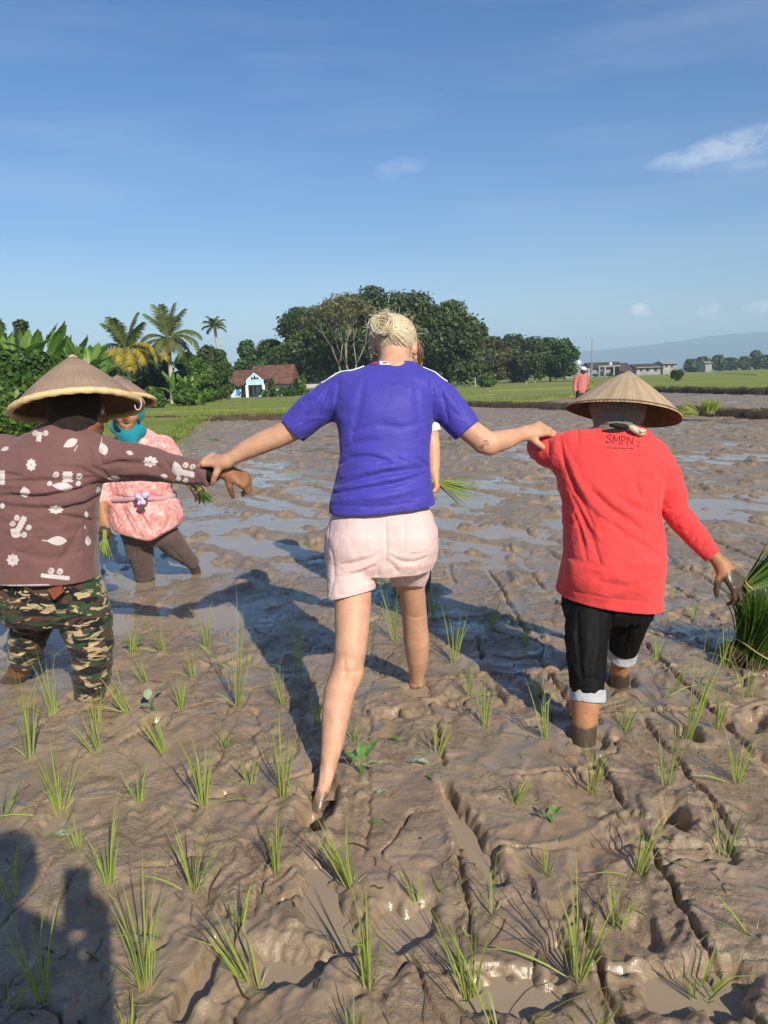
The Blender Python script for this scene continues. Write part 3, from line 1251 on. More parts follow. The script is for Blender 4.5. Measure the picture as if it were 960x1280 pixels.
BARK = simple("bark", (0.16, 0.12, 0.085, 1), 0.9, 0.4, 2.0, bump=0.4)
BARK_PALE = simple("pale_bark", (0.42, 0.38, 0.31, 1), 0.9, 0.3, 2.0, bump=0.3)
LEAF_DARK = leafmat("dark_leaves", (0.026, 0.042, 0.013), (0.060, 0.092, 0.024), (0.120, 0.158, 0.042), 0.22)
LEAF_MID = leafmat("mid_leaves", (0.022, 0.050, 0.010), (0.048, 0.098, 0.018), (0.095, 0.155, 0.030), 0.22)
LEAF_LIGHT = leafmat("light_leaves", (0.04, 0.09, 0.014), (0.085, 0.165, 0.024), (0.16, 0.23, 0.05), 0.28)
LEAF_OLIVE = leafmat("olive_leaves", (0.045, 0.048, 0.014), (0.085, 0.080, 0.024), (0.14, 0.125, 0.04), 0.2)
LEAF_BANANA = leafmat("banana_leaves", (0.065, 0.135, 0.018), (0.145, 0.265, 0.042), (0.27, 0.37, 0.10), 0.40, 0.38)
LEAF_YELLOW = leafmat("yellow_fronds", (0.13, 0.14, 0.02), (0.36, 0.28, 0.035), (0.50, 0.38, 0.06), 0.3)
LEAF_FROND = leafmat("green_fronds", (0.04, 0.070, 0.018), (0.095, 0.135, 0.034), (0.21, 0.225, 0.07), 0.28)


def tree(name, label, cat, x, ytop, hw, d, leaf=0.3, n=4500, mat=LEAF_DARK, bark=BARK, low=0.3, seed=0, group=None, z0=FIELD_Z,
         gap=0.0, nl=9, tr=0.16, trunks=1):
    b = P(x, 470 if x < 300 else 640, d)
    base = (b[0], d, z0)
    H = P(x, ytop, d)[2] - z0
    W = hw * M(d)
    rg = random.Random(seed)
    t = thing(name, label, cat, base, group)
    lobes = []
    nl = int(nl * 1.7)
    for i in range(nl):
        a = 2 * math.pi * i / nl * 1.618 + rg.uniform(-0.4, 0.4)
        hu = (i + 0.5) / nl
        hz = low + (1 - low) * (0.14 + 0.70 * hu)
        env = math.sqrt(max(0.12, 1 - (1.5 * (hu - 0.42)) ** 2))
        rr = W * rg.uniform(0.40, 0.58)
        f = max(0.0, env - rr / W) * rg.uniform(0.75, 1.08)
        lobes.append((math.cos(a) * W * f, math.sin(a) * W * f, H * hz, rr, rr, min(rr * rg.uniform(0.65, 0.95), H * (1 - low) * 0.30)))
    rt = W * 0.40
    lobes.append((0, 0, H - rt * 0.72, rt, rt, rt * 0.75))
    n = int(n * 1.9)
    v, f, tn = leafcloud(lobes, int(n * 1.45), leaf * 0.80, seed, gap)
    v[:, 2] = np.minimum(v[:, 2], H + 0.1)
    v[:, 2] = np.maximum(v[:, 2], 0.05)
    o = bpy.data.objects.new('crown', mesh_data('crown', v, f, [mat], smooth=False, attrs={'tone': tn}))
    put(o, t)
    mb = MB()
    for k in range(trunks):
        ox = (k - (trunks - 1) / 2) * 0.5
        top = (rg.uniform(-0.1, 0.1) * W, rg.uniform(-.1, .1) * W, H * (low + 0.35))
        pts = [(ox, 0, -0.2), (ox + rg.uniform(-.1, .1), 0, H * low * 0.5), (ox * .7 + top[0] * 0.5, top[1] * .5, H * low), top]
        mb.tube(pts, [tr * 1.25, tr, tr * 0.85, tr * 0.4], 7)
        for L in lobes[:6]:
            mb.tube([pts[2], ((pts[2][0] + L[0]) / 2, (pts[2][1] + L[1]) / 2, (pts[2][2] * 0.4 + L[2] * 0.6)), L[:3]],
                    [tr * 0.5, tr * 0.3, tr * 0.12], 5)
    o = mb.build('trunk', bark, None, smooth=True)
    o.parent = t
    return t


def bush(name, label, x, y, hw, h, d, mat=LEAF_MID, leaf=0.16, n=900, seed=0, group=None, z0=FIELD_Z, cat='bush'):
    b = P(x, y, d)
    W = hw * M(d)
    t = thing(name, label, cat, (b[0], d, z0), group)
    rg = random.Random(seed)
    n = int(n * 1.5)
    lobes = [(rg.uniform(-.6, .6) * W, rg.uniform(-.5, .5) * W, h * rg.uniform(0.3, 0.62), W * 0.5, W * 0.5, h * 0.38) for _ in range(5)]
    v, f, tn = leafcloud(lobes, n, leaf, seed)
    v[:, 2] = np.maximum(v[:, 2], 0.0)
    put(bpy.data.objects.new('foliage', mesh_data('foliage', v, f, [mat], smooth=False, attrs={'tone': tn})), t)
    mb = MB()
    for k in range(4):
        L = lobes[k]
        mb.tube([(L[0] * .2, L[1] * .2, -0.1), (L[0] * .6, L[1] * .6, L[2] * .6), L[:3]], [.03, .02, .008], 5)
    mb.build('stem', BARK, None, smooth=True).parent = t
    return t


# the tall dark grove behind the woman
GR = 'tall trees of the grove at the far side of the field'
tree('tree', 'low light green tree standing just behind the right end of the red tiled roof', 'tree', 352, 424, 30, 92, 0.30, 3600, LEAF_MID, seed=1, low=0.12, group=GR)
tree('tree', 'small light green tree rising behind the ridge of the red tiled roof', 'tree', 322, 424, 20, 96, 0.28, 2200, LEAF_MID, seed=2, low=0.12, group=GR)
tree('tree', 'tall dark tree left of the bare branched tree, with a crown ragged at the top', 'tree', 388, 384, 44, 88, 0.30, 5200, LEAF_DARK, seed=3, low=0.02, group=GR)
tree('tree', 'tall dark tree whose crown rises left of the blonde bun, behind the bare branches', 'tree', 424, 374, 36, 90, 0.30, 4000, LEAF_DARK, seed=14, low=0.02, group=GR)
tree('tree', 'tallest dark tree of the grove, rising directly above the blonde woman', 'tree', 474, 357, 50, 90, 0.32, 6000, LEAF_DARK, seed=4, low=0.02, group=GR)
tree('tree', 'broad dark tree just right of the blonde woman, second tallest of the grove', 'tree', 528, 364, 54, 86, 0.32, 6500, LEAF_DARK, seed=5, low=0.02, group=GR)
tree('tree', 'broad dark tree with pale bare trunks at the right end of the tall grove', 'tree', 570, 375, 45, 84, 0.32, 6000, LEAF_DARK, BARK_PALE, seed=6, low=0.06, group=GR, trunks=3, tr=0.12)
tree('tree', 'dark tree behind the bare branched tree in the middle of the grove', 'tree', 446, 368, 40, 96, 0.32, 5000, LEAF_DARK, seed=18, low=0.02, group=GR)
tree('tree', 'dark tree joining the two left crowns of the grove', 'tree', 404, 384, 36, 97, 0.32, 4200, LEAF_DARK, seed=19, low=0.02, group=GR)
tree('tree', 'dark tree closing the gap between the two tallest crowns of the grove', 'tree', 502, 363, 44, 97, 0.32, 5000, LEAF_DARK, seed=20, low=0.02, group=GR)
tree('tree', 'dark tree filling the foot of the grove left of the blonde woman', 'tree', 440, 400, 44, 98, 0.32, 3500, LEAF_DARK, seed=16, low=0.02, group=GR)
tree('tree', 'dark low tree joining the grove to the olive domed tree', 'tree', 600, 428, 22, 100, 0.32, 2500, LEAF_DARK, seed=17, low=0.02, group=GR)
tree('tree', 'dark tree low behind the blue shirted shoulder, filling the foot of the grove', 'tree', 500, 410, 40, 95, 0.32, 3500, LEAF_DARK, seed=15, low=0.05, group=GR)
GL = 'lower trees in the row right of the grove'
tree('tree', 'brownish olive domed tree at the left end of the lower tree row', 'tree', 617, 421, 28, 112, 0.34, 3000, LEAF_OLIVE, seed=7, low=0.06, group=GL)
tree('tree', 'dark green tree right behind the olive domed one in the lower tree row', 'tree', 643, 418, 30, 118, 0.34, 3200, LEAF_DARK, seed=8, low=0.04, group=GL)
tree('tree', 'dark tree with one pale straight trunk in the middle of the lower tree row', 'tree', 668, 421, 28, 110, 0.34, 2600, LEAF_DARK, BARK_PALE, seed=9, low=0.12, group=GL)
tree('tree', 'mid green tree second from the right end of the lower tree row', 'tree', 687, 422, 24, 112, 0.34, 2400, LEAF_MID, seed=10, low=0.08, group=GL)
tree('tree', 'lightest green tree closing the right end of the lower tree row', 'tree', 704, 423, 20, 108, 0.32, 2200, LEAF_MID, seed=11, low=0.12, group=GL)


def bare_tree():
    d = 80
    b = P(444, 640, d)
    t = thing('bare_tree', 'half bare tree with pale forking branches and thin yellowish leaves left of the blonde woman', 'tree', (b[0], d, FIELD_Z))
    rg = random.Random(4)
    mb = MB()
    tips = []

    def grow(p, dr, L, r, k):
        q = p + dr * L
        mid = p.lerp(q, .5) + Vector((rg.uniform(-.05, .05), rg.uniform(-.05, .05), 0)) * L
        mb.tube([p, mid, q], [r, r * 0.85, r * 0.68], 6)
        if k == 0:
            tips.append(q)
            return
        for _ in range(rg.choice((2, 2, 3))):
            nd_ = (dr + Vector((rg.uniform(-.55, .55), rg.uniform(-.55, .55), rg.uniform(-.1, .35)))).normalized()
            grow(q, nd_, L * rg.uniform(0.66, 0.85), r * 0.62, k - 1)
    for a in (-0.30, -0.08, 0.2):
        grow(Vector((a, 0, -.2)), Vector((a * 0.9, 0.05, 1)).normalized(), 3.0, 0.11, 4)
    mb.build('trunk', simple('dry_bark', (0.26, 0.225, 0.165, 1), 0.9, 0.3, 2.0), None, smooth=True).parent = t
    lobes = [(q.x, q.y, q.z, .7, .7, .55) for q in tips]
    v, f, tn = leafcloud(lobes, 4200, 0.15, 3)
    put(bpy.data.objects.new('crown', mesh_data('crown', v, f, [leafmat('dry_leaves', (0.07, 0.075, 0.025), (0.14, 0.135, 0.05), (0.22, 0.20, 0.09), 0.25)], smooth=False, attrs={'tone': tn})), t)


bare_tree()


# palms
FR = 0.84


def frond(L, elev, droop, seed, nleaf=30, wl=0.30, twist=0.0, fold_=0.55):
    """feather leaf starting at the origin, growing towards +x"""
    rg = random.Random(seed)
    mb_v, mb_f, mb_t = [], [], []
    pts = []
    p = Vector((0, 0, 0))
    a = elev
    n = 18
    for i in range(n + 1):
        pts.append(p.copy())
        p = p + Vector((math.cos(a), 0, math.sin(a))) * (L / n)
        a -= droop / n * (0.5 + 1.2 * i / n)
    m = MB()
    m.tube(pts, [0.035 * (1 - 0.85 * i / n) for i in range(n + 1)], 4, 0.75)
    for k in range(nleaf):
        u = 0.10 + 0.90 * k / nleaf
        i = min(int(u * n), n - 1)
        q = pts[i].lerp(pts[i + 1], u * n - i)
        tg = (pts[i + 1] - pts[i]).normalized()
        ll = L * wl * (0.35 + 0.9 * math.sin(math.pi * min(1, u * 0.85 + 0.12))) * rg.uniform(0.8, 1.1)
        up = Vector((-tg.z, 0, tg.x))
        for sd in (-1, 1):
            dr = (tg * rg.uniform(0.55, 0.8) + Vector((0, sd, 0)) * (1 - 0.35 * fold_) - up * (0.2 + 0.4 * u) * fold_).normalized()
            e = q + dr * ll
            e.z -= ll * 0.30
            md = q.lerp(e, 0.5) + Vector((0, 0, ll * 0.09))
            wv = tg * (0.022 * L / 2.2 + 0.012)
            tn = min(1, max(0, rg.gauss(0.5, 0.2)))
            m.add([q - wv, q + wv, md + wv, md - wv, e], [(0, 1, 2, 3), (3, 2, 4)], tn)
    return mesh_data('frond', m.v, m.f, [], smooth=False, attrs={'tone': m.t})


def palm(label, x, yc, d, specs, tr, mat_up, seed, z0=FIELD_Z, lean=0.0):
    c = P(x, yc, d)
    bx = c[0] - lean
    t = thing('palm_tree', label, 'palm', (bx, d, z0))
    H = c[2] - z0
    mb = MB()
    k = 14
    mb.tube([(lean * (i / k) ** 1.5, 0, -0.2 + (H + 0.2) * i / k) for i in range(k + 1)],
            [tr * (1.5 - 0.6 * min(1, 4 * i / k)) * (1 + 0.05 * (i % 2)) for i in range(k + 1)], 8)
    mb.build('trunk', BARK_PALE, None, smooth=True).parent = t
    for i, (az, el, L, dr, mt) in enumerate(specs):
        me = frond(L * FR, math.radians(el), math.radians(dr), seed * 50 + i)
        me.materials.append(mt)
        o = bpy.data.objects.new('frond', me)
        put(o, t)
        o.location = (lean, 0, H)
        o.rotation_euler = (random.uniform(-.3, .3), 0, math.radians(az))
    return t


YL, GRN = LEAF_YELLOW, LEAF_FROND
palm('young coconut palm with yellow drooping lower fronds', 158, 438, 40,
     [(20, 82, 2.5, 30, GRN), (140, 80, 2.4, 35, GRN), (-80, 76, 2.3, 40, GRN), (200, 72, 2.2, 50, GRN), (-20, 70, 2.2, 45, GRN),
      (90, 66, 2.3, 60, GRN), (165, 40, 2.1, 90, GRN), (185, 22, 2.0, 110, YL), (-5, 42, 2.3, 125, YL), (15, 24, 2.4, 120, YL), (-30, 14, 2.1, 120, YL),
      (-60, 10, 1.9, 130, YL), (-100, 12, 2.0, 130, YL), (-130, 16, 2.1, 125, YL), (215, 10, 1.9, 120, YL), (-80, -14, 1.7, 90, YL), (-50, -20, 1.8, 80, YL),
      (60, 20, 2.0, 110, YL), (120, 22, 2.1, 110, YL)], 0.12, GRN, 1)
palm('tall green coconut palm with a dense upright crown behind the yellow palm', 210, 424, 50,
     [(30, 84, 3.0, 25, GRN), (150, 82, 2.9, 28, GRN), (-80, 80, 2.8, 30, GRN), (0, 72, 2.8, 40, GRN), (190, 70, 2.6, 45, GRN), (90, 70, 2.7, 50, GRN),
      (8, 42, 3.0, 100, GRN), (-8, 26, 3.0, 110, GRN), (175, 34, 2.6, 95, GRN), (188, 8, 2.6, 70, GRN), (170, -4, 2.4, 70, GRN), (-60, 15, 2.4, 120, GRN),
      (-110, 5, 2.3, 110, GRN), (20, -5, 2.5, 90, GRN), (-30, -10, 2.3, 100, GRN), (60, 20, 2.6, 100, GRN), (120, 25, 2.6, 100, GRN), (-80, -25, 2.2, 60, YL)], 0.15, GRN, 2)
palm('small far coconut palm on a bare slanting trunk, right of the other palms', 268, 408, 80,
     [(a, e, 1.75, 75, GRN) for a, e in ((0, 60), (40, 30), (80, 70), (120, 35), (165, 55), (190, 20), (230, 45), (270, 65), (300, 15), (330, 40), (10, 5),
                                         (150, 0), (60, 85), (200, 82))], 0.17, GRN, 3, lean=-0.5)


# banana plants
def banana_leaf(L, Wd, el, droop, seed):
    rg = random.Random(seed)
    n = 16
    a = math.radians(el)
    p = Vector((0, 0, 0))
    V, Fc, T = [], [], []
    for i in range(n + 1):
        u = i / n
        w = Wd * (0.06 if u < 0.12 else (math.sin(math.pi * (u - 0.1) / 0.92) ** 0.55 if u < 1 else 0.02)) * 0.5
        w *= rg.uniform(0.82, 1.05)
        up = Vector((-math.sin(a), 0, math.cos(a)))
        for k, sd in enumerate((-1, -0.5, 0, 0.5, 1)):
            q = p + Vector((0, sd * w, 0)) + up * (abs(sd) * w * (0.35 - 0.75 * u)) + up * (0.03 * rg.uniform(-1, 1) if abs(sd) == 1 else 0)
            V.append(q)
            T.append(min(1, max(0, (0.78 if sd == 0 else 0.45) + rg.gauss(0, 0.08))))
        p = p + Vector((math.cos(a), 0, math.sin(a))) * (L / n)
        a -= math.radians(droop) / n * (0.3 + 1.4 * u)
        if i:
            for k in range(4):
                if abs(k - 1.5) > 1 and rg.random() < 0.10:
                    continue
                Fc.append((i * 5 - 5 + k, i * 5 - 4 + k, i * 5 + k + 1, i * 5 + k))
    return mesh_data('leaf', [tuple(v) for v in V], Fc, [LEAF_BANANA], smooth=True, attrs={'tone': T})


BL = [banana_leaf(2.1, 0.55, 78, 40, 1), banana_leaf(2.3, 0.6, 66, 75, 2), banana_leaf(2.0, 0.55, 48, 95, 3), banana_leaf(1.7, 0.5, 30, 100, 4), banana_leaf(1.9, 0.42, 84, 22, 5)]
STEM = simple("banana_stem", (0.16, 0.17, 0.05, 1), 0.6, 0.3, 3)


def banana(label, x, ytop, d, seed, sc=1.0, group=None, nleaf=13):
    rg = random.Random(seed)
    H = P(x, ytop, d)[2] - FIELD_Z
    hs = max(0.6, H - 1.9 * sc)
    t = thing('banana_plant', label, 'banana plant', (P(x, 470, d)[0], d, FIELD_Z), group, rg.uniform(0, 6))
    mb = MB()
    mb.tube([(0, 0, -.1), (0.03, 0, hs * .5), (0.05, 0.02, hs)], [0.13 * sc, 0.11 * sc, 0.07 * sc], 9)
    mb.build('stem', STEM, None, smooth=True).parent = t
    for i in range(nleaf):
        me = BL[(0, 4, 1, 0, 1, 2, 4, 1, 3, 0, 2, 1, 2)[i % 13]]
        o = bpy.data.objects.new('leaf', me)
        put(o, t)
        o.location = (0.05, 0.02, hs - 0.05 * i * sc)
        o.rotation_euler = (0, 0, i * 2.4 + rg.uniform(-.4, .4))
        s = sc * rg.uniform(0.85, 1.1)
        o.scale = (s, s, s)
    return t


BG = 'banana plants in the thicket at the left edge of the field'
for i, (x, yt, d, sc, lab) in enumerate([
    (-8, 405, 29, 1.0, 'banana plant at the very left edge of the view, half under a dark tree'),
    (16, 408, 27, 1.0, 'banana plant with upright leaves in front of the dark leaning pole'),
    (44, 402, 30, 1.05, 'banana plant with the tallest upright leaf, left of the front hat tip'),
    (62, 407, 28, 1.0, 'banana plant directly behind the tip of the front conical hat'),
    (80, 412, 31, 1.0, 'banana plant with a pale upright leaf just right of the front hat tip'),
    (100, 420, 30, 0.95, 'banana plant between the front hat tip and the yellow palm'),
    (118, 428, 33, 0.9, 'banana plant partly hidden by the yellow palm fronds on their left'),
    (4, 440, 25, 0.85, 'low banana plant above the left brim of the front conical hat'),
    (34, 436, 24, 0.9, 'banana plant with broad light leaves just above the slope of the front hat'),
    (58, 440, 25, 0.8, 'short banana plant whose leaves touch the front hat tip'),
    (26, 404, 31, 1.0, 'tall banana plant just right of the dark leaning pole'),
    (92, 416, 33, 1.0, 'banana plant with narrow upright leaves above the right slope of the front hat'),
    (110, 424, 28, 0.9, 'banana plant with arching leaves left of the yellow palm fronds'),
    (128, 432, 36, 0.9, 'dark banana plant in the gap beside the yellow palm trunk'),
    (-25, 420, 26, 1.0, 'banana plant mostly cut off by the left picture edge')]):
    banana(lab, x, yt, d, 20 + i, sc, BG)
BP = 'small banana plants beside the palms'
for i, (x, yt, d, sc, lab) in enumerate([
    (216, 462, 46, 0.75, 'small banana plant with a pale stem under the tall green palm'),
    (228, 466, 45, 0.65, 'little banana plant with drooping light leaves right of the tall palm trunk'),
    (240, 470, 47, 0.6, 'smallest banana plant, nearest the house, beside the low bushes')]):
    banana(lab, x, yt, d, 50 + i, sc, BP, 8)

GT = 'trees in the thicket around the palms'
tree('tree', 'dark leafy tree top at the far left edge above the bananas', 'tree', -2, 397, 34, 36, 0.17, 3600, LEAF_DARK, seed=21, low=0.02, group=GT)
tree('tree', 'dark rounded tree top beside the leaning pole left of the front hat', 'tree', 34, 400, 20, 36, 0.15, 2400, LEAF_DARK, seed=22, low=0.02, group=GT)
tree('tree', 'dark shaded tree behind the yellow palm trunk', 'tree', 142, 440, 38, 52, 0.22, 3600, LEAF_DARK, seed=23, low=0.02, group=GT)
tree('tree', 'dark shaded tree between the yellow and the tall green palm', 'tree', 186, 432, 32, 56, 0.22, 3400, LEAF_DARK, seed=24, low=0.02, group=GT)
tree('tree', 'mid green tree with a knobbly crown right of the tall green palm', 'tree', 236, 440, 26, 54, 0.22, 3400, LEAF_MID, seed=25, low=0.05, group=GT)
tree('tree', 'dark green tree beneath the small far palm, left of the house', 'tree', 262, 432, 22, 58, 0.22, 3200, LEAF_DARK, seed=26, low=0.05, group=GT)
tree('tree', 'small tree with rounded light foliage in front of the dark tree under the far palm', 'tree', 254, 456, 24, 52, 0.20, 2600, LEAF_MID, seed=27, low=0.02, group=GT)
tree('tree', 'leafy tree standing before the slanting trunk of the small far palm', 'tree', 274, 436, 20, 60, 0.20, 2800, LEAF_MID, seed=28, low=0.03, group=GT)
tree('tree', 'bright leafy tree between the tall green palm and the dark tree under the far palm', 'tree', 248, 446, 20, 50, 0.19, 2400, LEAF_LIGHT, seed=29, low=0.03, group=GT)
tree('tree', 'bright leafy tree low under the yellow palm on its left side', 'tree', 122, 436, 26, 42, 0.18, 2600, LEAF_MID, seed=30, low=0.03, group=GT)
tree('tree', 'dense leafy tree touching the left end of the red tiled roof', 'tree', 278, 439, 15, 58, 0.19, 2600, LEAF_MID, seed=31, low=0.02, group=GT)
BU = 'bushes along the far edge of the field'
bush('bush', 'bright green bush right behind the brim of the rear conical hat', 196, 505, 14, 1.3, 40, LEAF_LIGHT, seed=1, group=BU)
bush('bush', 'low bright bush at the foot of the small banana plants', 233, 500, 20, 1.0, 42, LEAF_LIGHT, seed=2, group=BU)
bush('bush', 'broad bright green bush filling the corner left of the front hat', 8, 510, 55, 1.9, 20.5, LEAF_LIGHT, 0.10, 2600, seed=3, group=BU)
bush('bush', 'leafy bush behind the left shoulder of the patterned brown blouse', -20, 520, 50, 1.3, 18, LEAF_LIGHT, 0.10, 1800, seed=4, group=BU)
bush('bush', 'dark bush between the bananas and the front hat', 30, 500, 40, 2.4, 23, LEAF_MID, 0.12, 2200, seed=5, group=BU)
bush('bush', 'low green bush in front of the right wall of the house', 359, 493, 12, 0.8, 64, LEAF_MID, 0.16, 700, seed=6, group=BU)
bush('bush', 'dark bush hanging over the porch corner of the house', 341, 480, 6, 1.8, 63, LEAF_MID, 0.16, 600, seed=7, group=BU)
bush('bush', 'yellow green bush at the right gable end of the house', 374, 484, 8, 1.9, 66, LEAF_LIGHT, 0.2, 450, seed=8, group=BU)
bush('bush', 'low scrub mound at the foot of the pale grove trunks', 606, 476, 14, 1.1, 78, LEAF_LIGHT, 0.2, 700, seed=9, group=BU)
bush('bush', 'round dark bush standing alone in the bright field right of the rear worker', 845, 474, 7, 1.2, 75, LEAF_DARK, 0.16, 500, seed=10, group=BU)
mb = MB()
p0 = P(36, 470, 27)
mb.tube([(p0[0], 27, 0), P(17, 402, 27)], [.06, .045], 8)
tag(mb.build('pole', simple("dark_wood", (0.03, 0.03, 0.032, 1), 0.8), origin=(p0[0], 27, 0)), 'dark leaning pole standing among the banana plants', 'pole')


# ------------------------------------------------------------------ house
def build_house():
    d = 66.0
    k = M(d) / 0.985
    X = lambda px: P(px, 480, d)[0]
    Z = lambda px, py: P(px, py, d)[2]
    bx = X(325)
    t = thing('house', 'small light blue village house with a red brown tiled roof and gabled porch', 'house', (bx, d, FIELD_Z))
    W_ = Mat("blue_wall", (0.42, 0.62, 0.74, 1), 0.8)
    W_.set('Base Color', W_.ramp(W_.noise(W_.coord(), 1.5, 5), [(0.3, (0.36, 0.54, 0.64)), (0.7, (0.50, 0.70, 0.80))]))
    wall = W_.m
    R_ = Mat("roof_tiles", (0.16, 0.07, 0.045, 1), 0.85)
    vv = R_.coord()
    R_.set('Base Color', R_.mix(R_.step(R_.noise(vv, 2.5, 6, 0.7), 0.35, 0.7), (0.105, 0.048, 0.033, 1), (0.27, 0.120, 0.070, 1)))
    R_.bump(R_.wave(vv, 6, 0.3, direction='X'), 0.6, 0.03)
    R_.bump(R_.wave(R_.coord(rot=(0, 0, 0)), 5, 0.2, direction='Z'), 0.6, 0.03)
    roof = R_.m
    blue = simple("door_blue", (0.05, 0.22, 0.55, 1), 0.5)
    white = simple("white_paint", (0.75, 0.78, 0.80, 1), 0.6, 0.1)
    dark = simple("dark_opening", (0.012, 0.012, 0.014, 1), 0.4)
    patch_mat = simple("grey_green_wall", (0.20, 0.23, 0.16, 1), 0.9, 0.4)

    def xr(px):
        return X(px) - bx
    z0 = 0.0

    def zr(px, py):
        return Z(px, py) - FIELD_Z
    zt = zr(325, 478)
    mb = MB()
    x0, x1 = xr(288), xr(362)
    mb.box(((x0 + x1) / 2, 3.0, zt / 2), (x1 - x0, 6.0, zt))
    mb.build('wall', wall, None).parent = t
    mb = MB()
    mb.box((xr(308), -0.03, zt * 0.45), (xr(315) - xr(302), 0.05, zt * 0.88))  # darker grey green panel on the wall left of the porch
    mb.build('wall_patch', patch_mat, None).parent = t
    # main roof: ridge along x, hipped front slope; a lower wing on the left
    mb = MB()
    zr1, ze = zr(340, 455), zr(340, 479)
    e0, e1 = xr(309), xr(367)
    mb.add([(e0, -0.7, ze), (e1, -0.7, ze), (e1, 6.6, ze), (e0, 6.6, ze), (e0 + .15, 3, zr1), (e1 - 0.15, 3, zr1),
            (e0, -0.7, ze - .10), (e1, -0.7, ze - .10), (e1, 6.6, ze - .10), (e0, 6.6, ze - .10)],
           [(0, 1, 5, 4), (2, 3, 4, 5), (3, 0, 4), (1, 2, 5), (0, 6, 7, 1), (1, 7, 8, 2), (2, 8, 9, 3), (3, 9, 6, 0), (9, 8, 7, 6)])
    l0, l1 = xr(283), xr(309)
    zl, zle = zr(297, 462), zr(297, 481)
    mb.add([(l0, -0.5, zle), (l1 - .01, -0.5, zle), (l1 - .01, 6.2, zle), (l0, 6.2, zle), (l0 + .15, 3, zl), (l1 - .01, 3, zl),
            (l0, -0.5, zle - .1), (l1 - .01, -0.5, zle - .1), (l1 - .01, 6.2, zle - .1), (l0, 6.2, zle - .1)],
           [(0, 1, 5, 4), (2, 3, 4, 5), (3, 0, 4), (1, 2, 5), (0, 6, 7, 1), (1, 7, 8, 2), (2, 8, 9, 3), (3, 9, 6, 0), (9, 8, 7, 6)])
    mb.build('roof', roof, None).parent = t
    # porch
    pr = MB()
    pc, pw = xr(323), xr(336) - xr(323)
    zg, zb = zr(323, 463), zr(323, 474)
    for s in (-1, 1):
        pr.add([(pc, -1.9, zg), (pc, -0.2, zg), (pc + s * pw, -0.2, zb), (pc + s * pw, -1.9, zb),
                (pc, -1.9, zg - .1), (pc, -0.2, zg - .1), (pc + s * pw, -0.2, zb - .1), (pc + s * pw, -1.9, zb - .1)],
               [(0, 1, 2, 3), (7, 6, 5, 4), (0, 3, 7, 4), (1, 5, 6, 2), (3, 2, 6, 7), (0, 4, 5, 1)])
    pr.build('porch_roof', roof, None).parent = t
    gb = MB()
    gb.prism([(pc - pw * .86, zb - 0.06), (pc + pw * .86, zb - 0.06), (pc, zg - 0.14)], -1.80, -1.72)
    gb.build('gable', wall, None).parent = t
    for dx in (-0.25, 0.0, 0.25):
        gb = MB()
        gb.prism([(pc + dx * pw - .12, zb + .02), (pc + dx * pw + .12, zb + 0.02), (pc + dx * pw, zb + (zg - zb) * (.52 - abs(dx)))], -1.84, -1.802)
        gb.build('gable_opening', dark, None).parent = t
    gb = MB()
    gb.box((pc, -1.76, (zb - .07 + zr(323, 481)) / 2), (pw * 1.66, 0.07, zb - 0.07 - zr(323, 481)))
    gb.build('lintel', wall, None).parent = t
    for s in (-1, 1):
        ps = MB()
        ps.box((pc + s * pw * 0.78, -1.76, zr(323, 481) / 2), (0.22, 0.2, zr(323, 481)))
        ps.build('post', white, None).parent = t
    for (a, b, y0, y1, mt, nm) in ((328, 333, 482, 500, dark, 'door'), (317, 321, 483, 493, blue, 'window'), (294, 300, 484, 494, blue, 'window'),
                                   (344, 350, 482, 490, white, 'window'), (352, 358, 482, 490, white, 'window')):
        q = MB()
        zz0, zz1 = max(0.05, zr(a, y1)), zr(a, y0)
        q.box(((xr(a) + xr(b)) / 2, -0.04, (zz0 + zz1) / 2), (xr(b) - xr(a), 0.06, zz1 - zz0))
        o = q.build(nm, mt, None)
        o.parent = t
        q = MB()
        for sx in (-1, 1):
            q.box(((xr(a) + xr(b)) / 2 + sx * (xr(b) - xr(a)) / 2, -0.05, (zz0 + zz1) / 2), (0.07, 0.09, zz1 - zz0 + .07))
        q.box(((xr(a) + xr(b)) / 2, -0.05, zz1 + 0.03), (xr(b) - xr(a) - .07, 0.085, 0.07))
        q2 = q.build('frame', white, None)
        q2.parent = o
    # white yard wall on the right
    t2 = thing('yard_wall', 'whitish yard wall with a dark coping right of the blue house', 'wall', (X(385), d + 0.5, FIELD_Z))
    q = MB()
    h = zr(385, 479)
    q.box((0, 0, h / 2), (X(402) - X(366), 0.2, h))
    q.build('panel', simple("grey_plaster", (0.42, 0.42, 0.40, 1), 0.9, 0.35, 1.0), None).parent = t2
    q = MB()
    q.box((0, 0, h + .06), (X(402) - X(366) + .1, 0.5, 0.1))
    q.build('coping', dark, None).parent = t2
    # hedge in front
    hb = thing('hedge', 'clipped dark green hedge in front of the blue house', 'hedge', (X(362), d - 3.2, FIELD_Z))
    lobes = [(i * 0.5 - 1.9, 0, 0.32, .4, .35, .30) for i in range(9)]
    v, f, tn = leafcloud(lobes, 1500, 0.10, 8)
    v[:, 2] = np.maximum(v[:, 2], 0)
    put(bpy.data.objects.new('foliage', mesh_data('foliage', v, f, [LEAF_MID], smooth=False, attrs={'tone': tn})), hb)
    # open shed left of the house
    sh = thing('shed', 'dark open shed under the trees left of the blue house', 'shed', (X(270), d - 4, FIELD_Z))
    hs = zr(270, 484)
    q = MB()
    for dx in (-1.0, 0.2, 1.1):
        q = MB()
        q.box((dx, 0, hs / 2), (.1, .1, hs))
        q.build('post', BARK, None).parent = sh
    q = MB()
